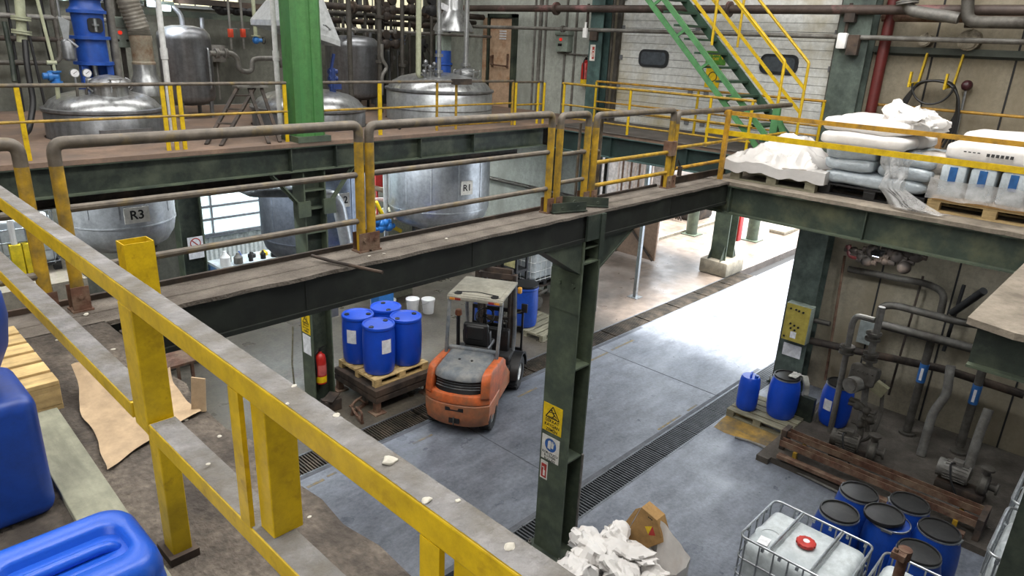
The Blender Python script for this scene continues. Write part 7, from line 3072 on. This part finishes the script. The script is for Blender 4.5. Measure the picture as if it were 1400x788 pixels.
# twin riser with meter between drum and pump
r = thing('metering_rig', 'grimy upright pipe rig with a round motor head, standing left of the lower right wall', 'pipe rig', (11.6, 2.95, .1))
a, c = xp(1173, 400+40, 11.72), xp(1150, 590, 11.72)
b = MB()
b.tube([xp(1135, 590, 11.72), xp(1160, 470, 11.72), xp(1166, 440, 11.72), xp(1172, 432, 11.72), xp(1196, 438, 11.72)], .05, 10, fillet=.12)
b.build('left_riser', GUNKL, r, world=True)
b = MB()
b.tube([xp(1175, 600, 11.72), xp(1185, 520, 11.72), xp(1191, 480, 11.72), xp(1200, 448, 11.72), xp(1206, 420, 11.72)], .055, 10, fillet=.1)
b.build('right_riser', GUNKL, r, world=True)
for px, py in ((1158, 478), (1194, 460), (1190, 488)):
    p0 = xp(px, py, 11.72)
    b = MB()
    b.cyl(p0+V3((0, 0, -.07)), p0+V3((0, 0, -.03)), .12, seg=16)
    b.cyl(p0+V3((0, 0, .03)), p0+V3((0, 0, .07)), .12, seg=16)
    b.cyl(p0+V3((0, 0, -.05)), p0+V3((0, 0, .05)), .08, seg=12)
    b.build('flange_pair', GUNK, r, world=True)
p0 = xp(1182, 513, 11.64)
b = MB()
b.boxm(Matrix.Translation(p0) @ Matrix.Rotation(.25, 4, 'Y'), .3, .42, .32, bev=.05)
for k in range(5):
    b.sphere(p0+V3((-.15, -.15+.075*k, .1)), .018, 6)
b.build('gear_head', GUNK, r, world=True)
p1 = xp(1170, 526, 11.45)
b = MB()
b.cyl(p1+V3((-.12, .05, 0)), p1+V3((.2, -.03, 0)), .135, seg=24)
b.cyl(p1+V3((-.14, .055, 0)), p1+V3((-.12, .05, 0)), .10, seg=24)
b.build('round_motor', GUNKL, r, world=True)
p2 = xp(1203, 532, 11.56)
b = MB()
b.boxm(Matrix.Translation(p2) @ Matrix.Rotation(.4, 4, 'X'), .1, .2, .2)
b.build('side_box', M('khaki_box', '#7d7a62', .6), r, world=True)
b = MB()
for k, (px, py) in enumerate(((1172, 555), (1185, 562), (1190, 575), (1176, 580))):
    q = xp(px, py, 11.64)
    b.sphere(q, .075, 10)
    b.cyl(q+V3((0, -.14, 0)), q+V3((0, .14, 0)), .04, seg=8)
b.tube([xp(1162, 545, 11.64), xp(1182, 556, 11.64), xp(1186, 590, 11.64)], .04, 8, fillet=.1)
b.tube([xp(1208, 520, 11.64), xp(1204, 570, 11.56), xp(1190, 600, 11.45), xp(1170, 605, 11.7)], .03, 8, fillet=.2)
b.build('small_valves', GUNK, r, world=True)
# dark valve cluster hanging under the right deck
r = thing('hanging_valve_set', 'dark rusty valve cluster hanging under the right deck beam, beside the drive', 'valves', xp(1200, 350, 12.7))
b = MB()
random.seed(31)
for k in range(11):
    q = xp(1168+k*8.5, 343+(k % 3)*7, 12.7)
    b.sphere(q, random.uniform(.07, .14), 10)
    b.cyl(q+V3((0, -.16, 0)), q+V3((0, .16, 0)), .05, seg=8)
b.build('valves', RUSTD, r, world=True)
b = MB()
b.tube([xp(1160, 335, 12.7), xp(1162, 350, 12.7), xp(1172, 352, 12.7)], .05, 8, fillet=.08)
q = xp(1236, 366, 12.6)
b.build('red_elbow', REDP, r, world=True)
b = MB()
b.sphere(q, .11, 12)
b.build('round_body', RUSTD, r, world=True)
b = MB()
b.box(11.75, 11.85, 3.55, 4.0, .0, .55)
tag(b.build('dark_crate', GSTEEL, smooth=False), 'dark low box between the lidded barrel and the labelled barrel', 'box')
pipe('slab_pipe', 'grey hose bent over the pump slab left of the labelled barrel', [xp(1100, 578, 11.9), xp(1118, 580, 11.9), xp(1120, 562, 12.0), xp(1128, 556, 12.1)], .05, GUNK, fillet=.1)
pipe('slab_pipe', 'thin rail pipe low along the lower right wall', [xp(1196, 592, 13.2), xp(1290, 622, 13.2)], .04, GUNK)
b = MB()
q = xp(1400, 668, 8.9)
b.lathe([(0, 0), (.26, 0), (.29, .05), (.29, .85), (.27, .92), (0, .92)], c=(10.95, .10, .1), seg=28)
tag(b.build('plastic_drum', DRUMD), 'blue drum at the right picture edge behind the stacked caged tanks', 'drum')

# work lamp under the right deck
c = xp(1199, 351, 12.0)
r = thing('work_lamp', 'small bright work lamp under the right deck, in front of the dark valve cluster', 'lamp', (12.0, c.y, c.z))
b = MB()
b.boxm(Matrix.Translation((12.0, c.y, c.z+.06)), .22, .16, .08, bev=.02)
b.tube([(12.0, c.y, c.z+.1), (12.0, c.y, ZP-.05)], .015, 8)
b.build('housing', DARK, r, world=True)
b = MB()
b.boxm(Matrix.Translation((12.0, c.y, c.z+.015)), .16, .10, .008)
b.build('lens', EM('work_lamp_glow', '#dfe6ff', 8), r, world=True, smooth=False)
wl = bpy.data.lights.new('work_lamp_light', 'AREA')
wl.size = .3
wl.energy = 26
wl.color = (.95, .98, 1)
wo = bpy.data.objects.new('lamp_light', wl)
COL.objects.link(wo)
wo.location = (0, 0, 0)
wo.parent = r
for i, (x, y) in enumerate(((11.3, 1.4), (10.9, -1.2))):  # tubes added out of view to brighten the lower right area
    r = thing('unseen_tube_lamp', 'added unseen tube lamp under the right deck, %s' % ('over the rusty beams', 'out of sight behind the slab corner')[i], 'lamp', (x, y, 4.35))
    b = MB()
    b.box(x-.06, x+.06, y-.65, y+.65, 4.49, 4.549)
    b.build('housing', WHITEP, r, world=True, smooth=False)
    b = MB()
    b.cyl((x, y-.6, 4.46), (x, y+.6, 4.46), .02, seg=10)
    b.build('tube', EM('tube_glow', '#eaf4ff', 5), r, world=True)
    al = bpy.data.lights.new('tube_fill_light', 'AREA')
    al.shape = 'RECTANGLE'
    al.size, al.size_y = .12, 1.2
    al.energy = 26
    al.color = (.93, .97, 1)
    ao = bpy.data.objects.new('lamp_light', al)
    COL.objects.link(ao)
    ao.location = (0, 0, 4.43-4.35)
    ao.parent = r

# =================================================================== NEAR PLATFORM
p = make_pallet('raw wooden pallet on the near platform, at the left picture edge', WOODL, 1.2, .84, nb=6, gap=.03)
p.location = (.07, 3.87, ZP)
p.rotation_euler = (0, 0, -.01)
b = MB()
q0, q1, q2 = zp(60, 535, ZP), zp(115, 690, ZP), zp(10, 520, ZP)
b.bar((.50, 1.7, ZP+.02), (.555, 3.40, ZP+.02), .15, .035, bev=.004)
tag(b.build('plank', PLANK, smooth=False), 'grey green plank lying along the near platform beside the pallet', 'plank')
b = MB()


def kraft(u, v):
    A, B = V3((.635, 2.76, 0)), V3((1.10, 2.98, 0))
    Cc, D = V3((.76, 3.62, 0)), V3((1.14, 3.45, 0))
    p = A.lerp(B, u).lerp(Cc.lerp(D, u), v)
    z = ZP+.012+.025*abs(noise.noise(V3((p.x*4, p.y*4, 2))))+.11*max(0, v-.72)/.28*(.5+.5*math.sin(u*5+1))
    n = noise.noise_vector(V3((p.x*5, p.y*5, 7)))
    return V3((p.x+n.x*.03, p.y+n.y*.04, z))


b.grid(kraft, 40, 40)
tag(b.build('kraft_paper', KRAFT, angle=60), 'sheet of crumpled kraft paper on the near platform beside the plank', 'paper')
b = MB()
q = zp(235, 560, ZP)
b.prism([(-.03, 0), (.035, .0), (.04, .16), (-.02, .17)], -.006, .006, frame_on((1.1, 3.0, ZP+.005), (.8, -.6, 0), (.1, .1, 1)))
tag(b.build('paper_scrap', KRAFT, smooth=False), 'upright scrap of pale paper at the platform edge behind the yellow post', 'paper')


def jerrycan(label, loc, rz, L=.38, W=.29, Hh=.42):
    r = thing('jerrycan', label, 'jerrycan', loc, rz)
    b = MB()
    b.box(-L/2, L/2, -W/2, W/2, 0, Hh*.86, bev=.06, seg=5)
    b.build('body', JERRY, r, angle=60)
    b = MB()
    zt = Hh*.84
    # raised shoulder ring with a sunk grip channel
    m = Matrix()
    rr = lambda a, c, q: rounded_rect(L*a, W*c, q, 8)
    ringz = [(rr(1.0, 1.0, .075), zt-.05, 0), (rr(1.0, 1.0, .075), zt-.01, 0), (rr(.975, .965, .075), zt+.018, 0), (rr(.92, .90, .07), zt+.034, 0), (rr(.84, .80, .065), zt+.04, 0),
             (rr(.66, .50, .05), zt+.038, .03), (rr(.62, .45, .045), zt+.028, .03), (rr(.60, .42, .042), zt-.03, .03), (rr(.54, .36, .04), zt-.04, .03)]
    rv = [[b.b.verts.new((x+dx, y, z)) for x, y in pts] for pts, z, dx in ringz]
    n = len(rv[0])
    for A, B in zip(rv, rv[1:]):
        for i in range(n):
            b.b.faces.new((A[i], A[(i+1) % n], B[(i+1) % n], B[i]))
    b.b.faces.new(rv[-1])
    b.build('shoulder', JERRY, r, angle=60)
    b = MB()
    b.tube([(-L*.30, 0, zt-.03), (-L*.24, 0, zt+.022), (L*.30, 0, zt+.022), (L*.36, 0, zt-.03)], .016, 12, fillet=.03)
    b.build('grip', JERRY, r, angle=80)
    b = MB()
    b.lathe([(0, zt+.02), (.034, zt+.02), (.036, zt+.05), (.033, zt+.062), (0, zt+.064)], c=(-L*.36, -W*.12, 0), seg=24)
    b.build('cap', SEALGREY, r)
    return r


jc = jerrycan('blue jerrycan standing nearest the camera at the bottom left corner', (.255, 1.80, ZP), 0, L=.46, W=.33, Hh=.425)
r = thing('blue_container', 'dark blue square plastic container at the left picture edge, behind the nearest jerrycan', 'container', (.19, 2.8, ZP))
b = MB()
b.box(-.06, .435, 2.62, 3.0, ZP, 5.08, bev=.05, seg=4)
b.build('body', DRUMD, r, world=True, angle=60)
b = MB()
b.lathe([(.17, 5.07), (.14, 5.10), (0, 5.105)], c=(.19, 2.81, 0), seg=32)
b.build('neck', DRUMD, r, world=True, angle=60)
b = MB()
b.lathe([(0, 5.106), (.15, 5.106), (.18, 5.14), (.225, 5.24), (.24, 5.34), (.235, 5.42), (.19, 5.50), (.10, 5.54), (0, 5.55)], c=(.19, 2.81, 0), seg=40)
tag(b.build('round_carboy', DRUMD, angle=60), 'round dark blue carboy standing on the square container at the left edge', 'carboy')
# loose bar on the front beam
a, c, d = zp(428, 353, 4.63), zp(455, 358, 4.62), zp(523, 373, 4.62)
b = MB()
b.tube([(a.x, a.y+.02, 4.645), (c.x, c.y, 4.622), (d.x, d.y, 4.622)], .014, 8, fillet=.05)
tag(b.build('loose_rod', RUSTD), 'thin bent grey rod lying across the dusty front beam', 'rod')
# crumbs of old foam on the rails, beam and platform
random.seed(17)
for i, (px, py, z, s, lab) in enumerate(((533, 630, 5.59, .017, 'yellowish lump of foam on the guard rail top, largest one'), (583, 684, 5.588, .012, 'white blob on the near edge of the guard rail top'), (626, 685, 5.588, .007, 'small white crumb on the guard rail top, past the white blob'),
                                         (697, 748, 5.588, .012, 'pale crumb on the guard rail top near the bottom edge'), (402, 528, 5.588, .008, 'pale crumb on the guard rail top, farthest up'), (383, 556, 5.588, .006, 'white crumb on the edge of the guard rail top above the double post'),
                                         (462, 567, 5.588, .010, 'white flake on the far edge of the guard rail top'))):
    q = zp(px, py, z)
    b = MB()
    s *= .62
    b.sphere((min(max(q.x, .606), .654), q.y, z), s, 12, (1.3, 1.1, .5))
    b.wobble(s*.5, 40/s*.02, i)
    tag(b.build('foam_crumb', FOAM), lab, 'crumb')
for i, (px, py, z, s) in enumerate(((310, 593, ZP, .015), (280, 530, ZP, .018), (443, 697, ZP, .013), (352, 733, ZP, .016), (285, 634, 5.17, .010), (255, 575, ZP, .014), (118, 430, ZP+.01, .02), (78, 465, ZP, .015), (155, 478, ZP, .018), (505, 350, ZP+.02, .02), (525, 347, ZP+.02, .018), (610, 326, ZP+.02, .022))):
    q = zp(px, py, z)
    if z == ZP:
        q.x = min(q.x, 1.08)
    b = MB()
    s *= .6
    b.sphere((q.x, q.y, z), s, 8, (1.3, 1, .5))
    b.wobble(s*.6, 30, i)
    tag(b.build('foam_crumb', FOAM), 'small white crumb scattered on the dusty platform and beams', 'crumb', 'scattered white crumbs')

# =================================================================== LIGHT
wd = bpy.data.worlds.new('world')
SC.world = wd
wd.use_nodes = True
nt = wd.node_tree
bg = nt.nodes['Background']
bg.inputs['Color'].default_value = (.86, .93, 1, 1)
bg.inputs['Strength'].default_value = 5.0
sun = bpy.data.lights.new('sun', 'SUN')
sun.energy = 26
sun.angle = .35
sun.color = (1, .97, .92)
so = bpy.data.objects.new('sun', sun)
COL.objects.link(so)
so.rotation_euler = V3((-.06, .02, -1)).to_track_quat('-Z', 'Y').to_euler()


def area_fill(name, loc, sx, sy, e, col=(1, .98, .95)):  # area fills added out of view in place of presumed roof panels
    l = bpy.data.lights.new(name, 'AREA')
    l.shape = 'RECTANGLE'
    l.size, l.size_y = sx, sy
    l.energy = e
    l.color = col
    o = bpy.data.objects.new(name, l)
    COL.objects.link(o)
    o.location = loc
    return o


area_fill('overhead_fill', (2.5, 2.0, 10.9), 9, 2.2, 620)
area_fill('overhead_fill', (2.5, 7.5, 10.9), 16, 2.2, 880)
area_fill('overhead_fill', (8.5, 2.5, 10.9), 6, 2.2, 620)
o = area_fill('overhead_fill', (-4.5, -1.0, 9.5), 5, 9, 560)  # extra fill behind the camera, tilted to brighten faces turned towards it
o.rotation_euler = V3((1, .55, -.75)).to_track_quat('-Z', 'Y').to_euler()
area_fill('overhead_fill', (5.0, 13.0, 10.9), 14, 1.5, 520)
vs_ = SC.view_settings
SC.display_settings.display_device = 'sRGB'
vs_.view_transform = 'Standard'
vs_.look = 'None'
vs_.gamma = 1
vs_.use_curve_mapping = False
vs_.exposure = .0
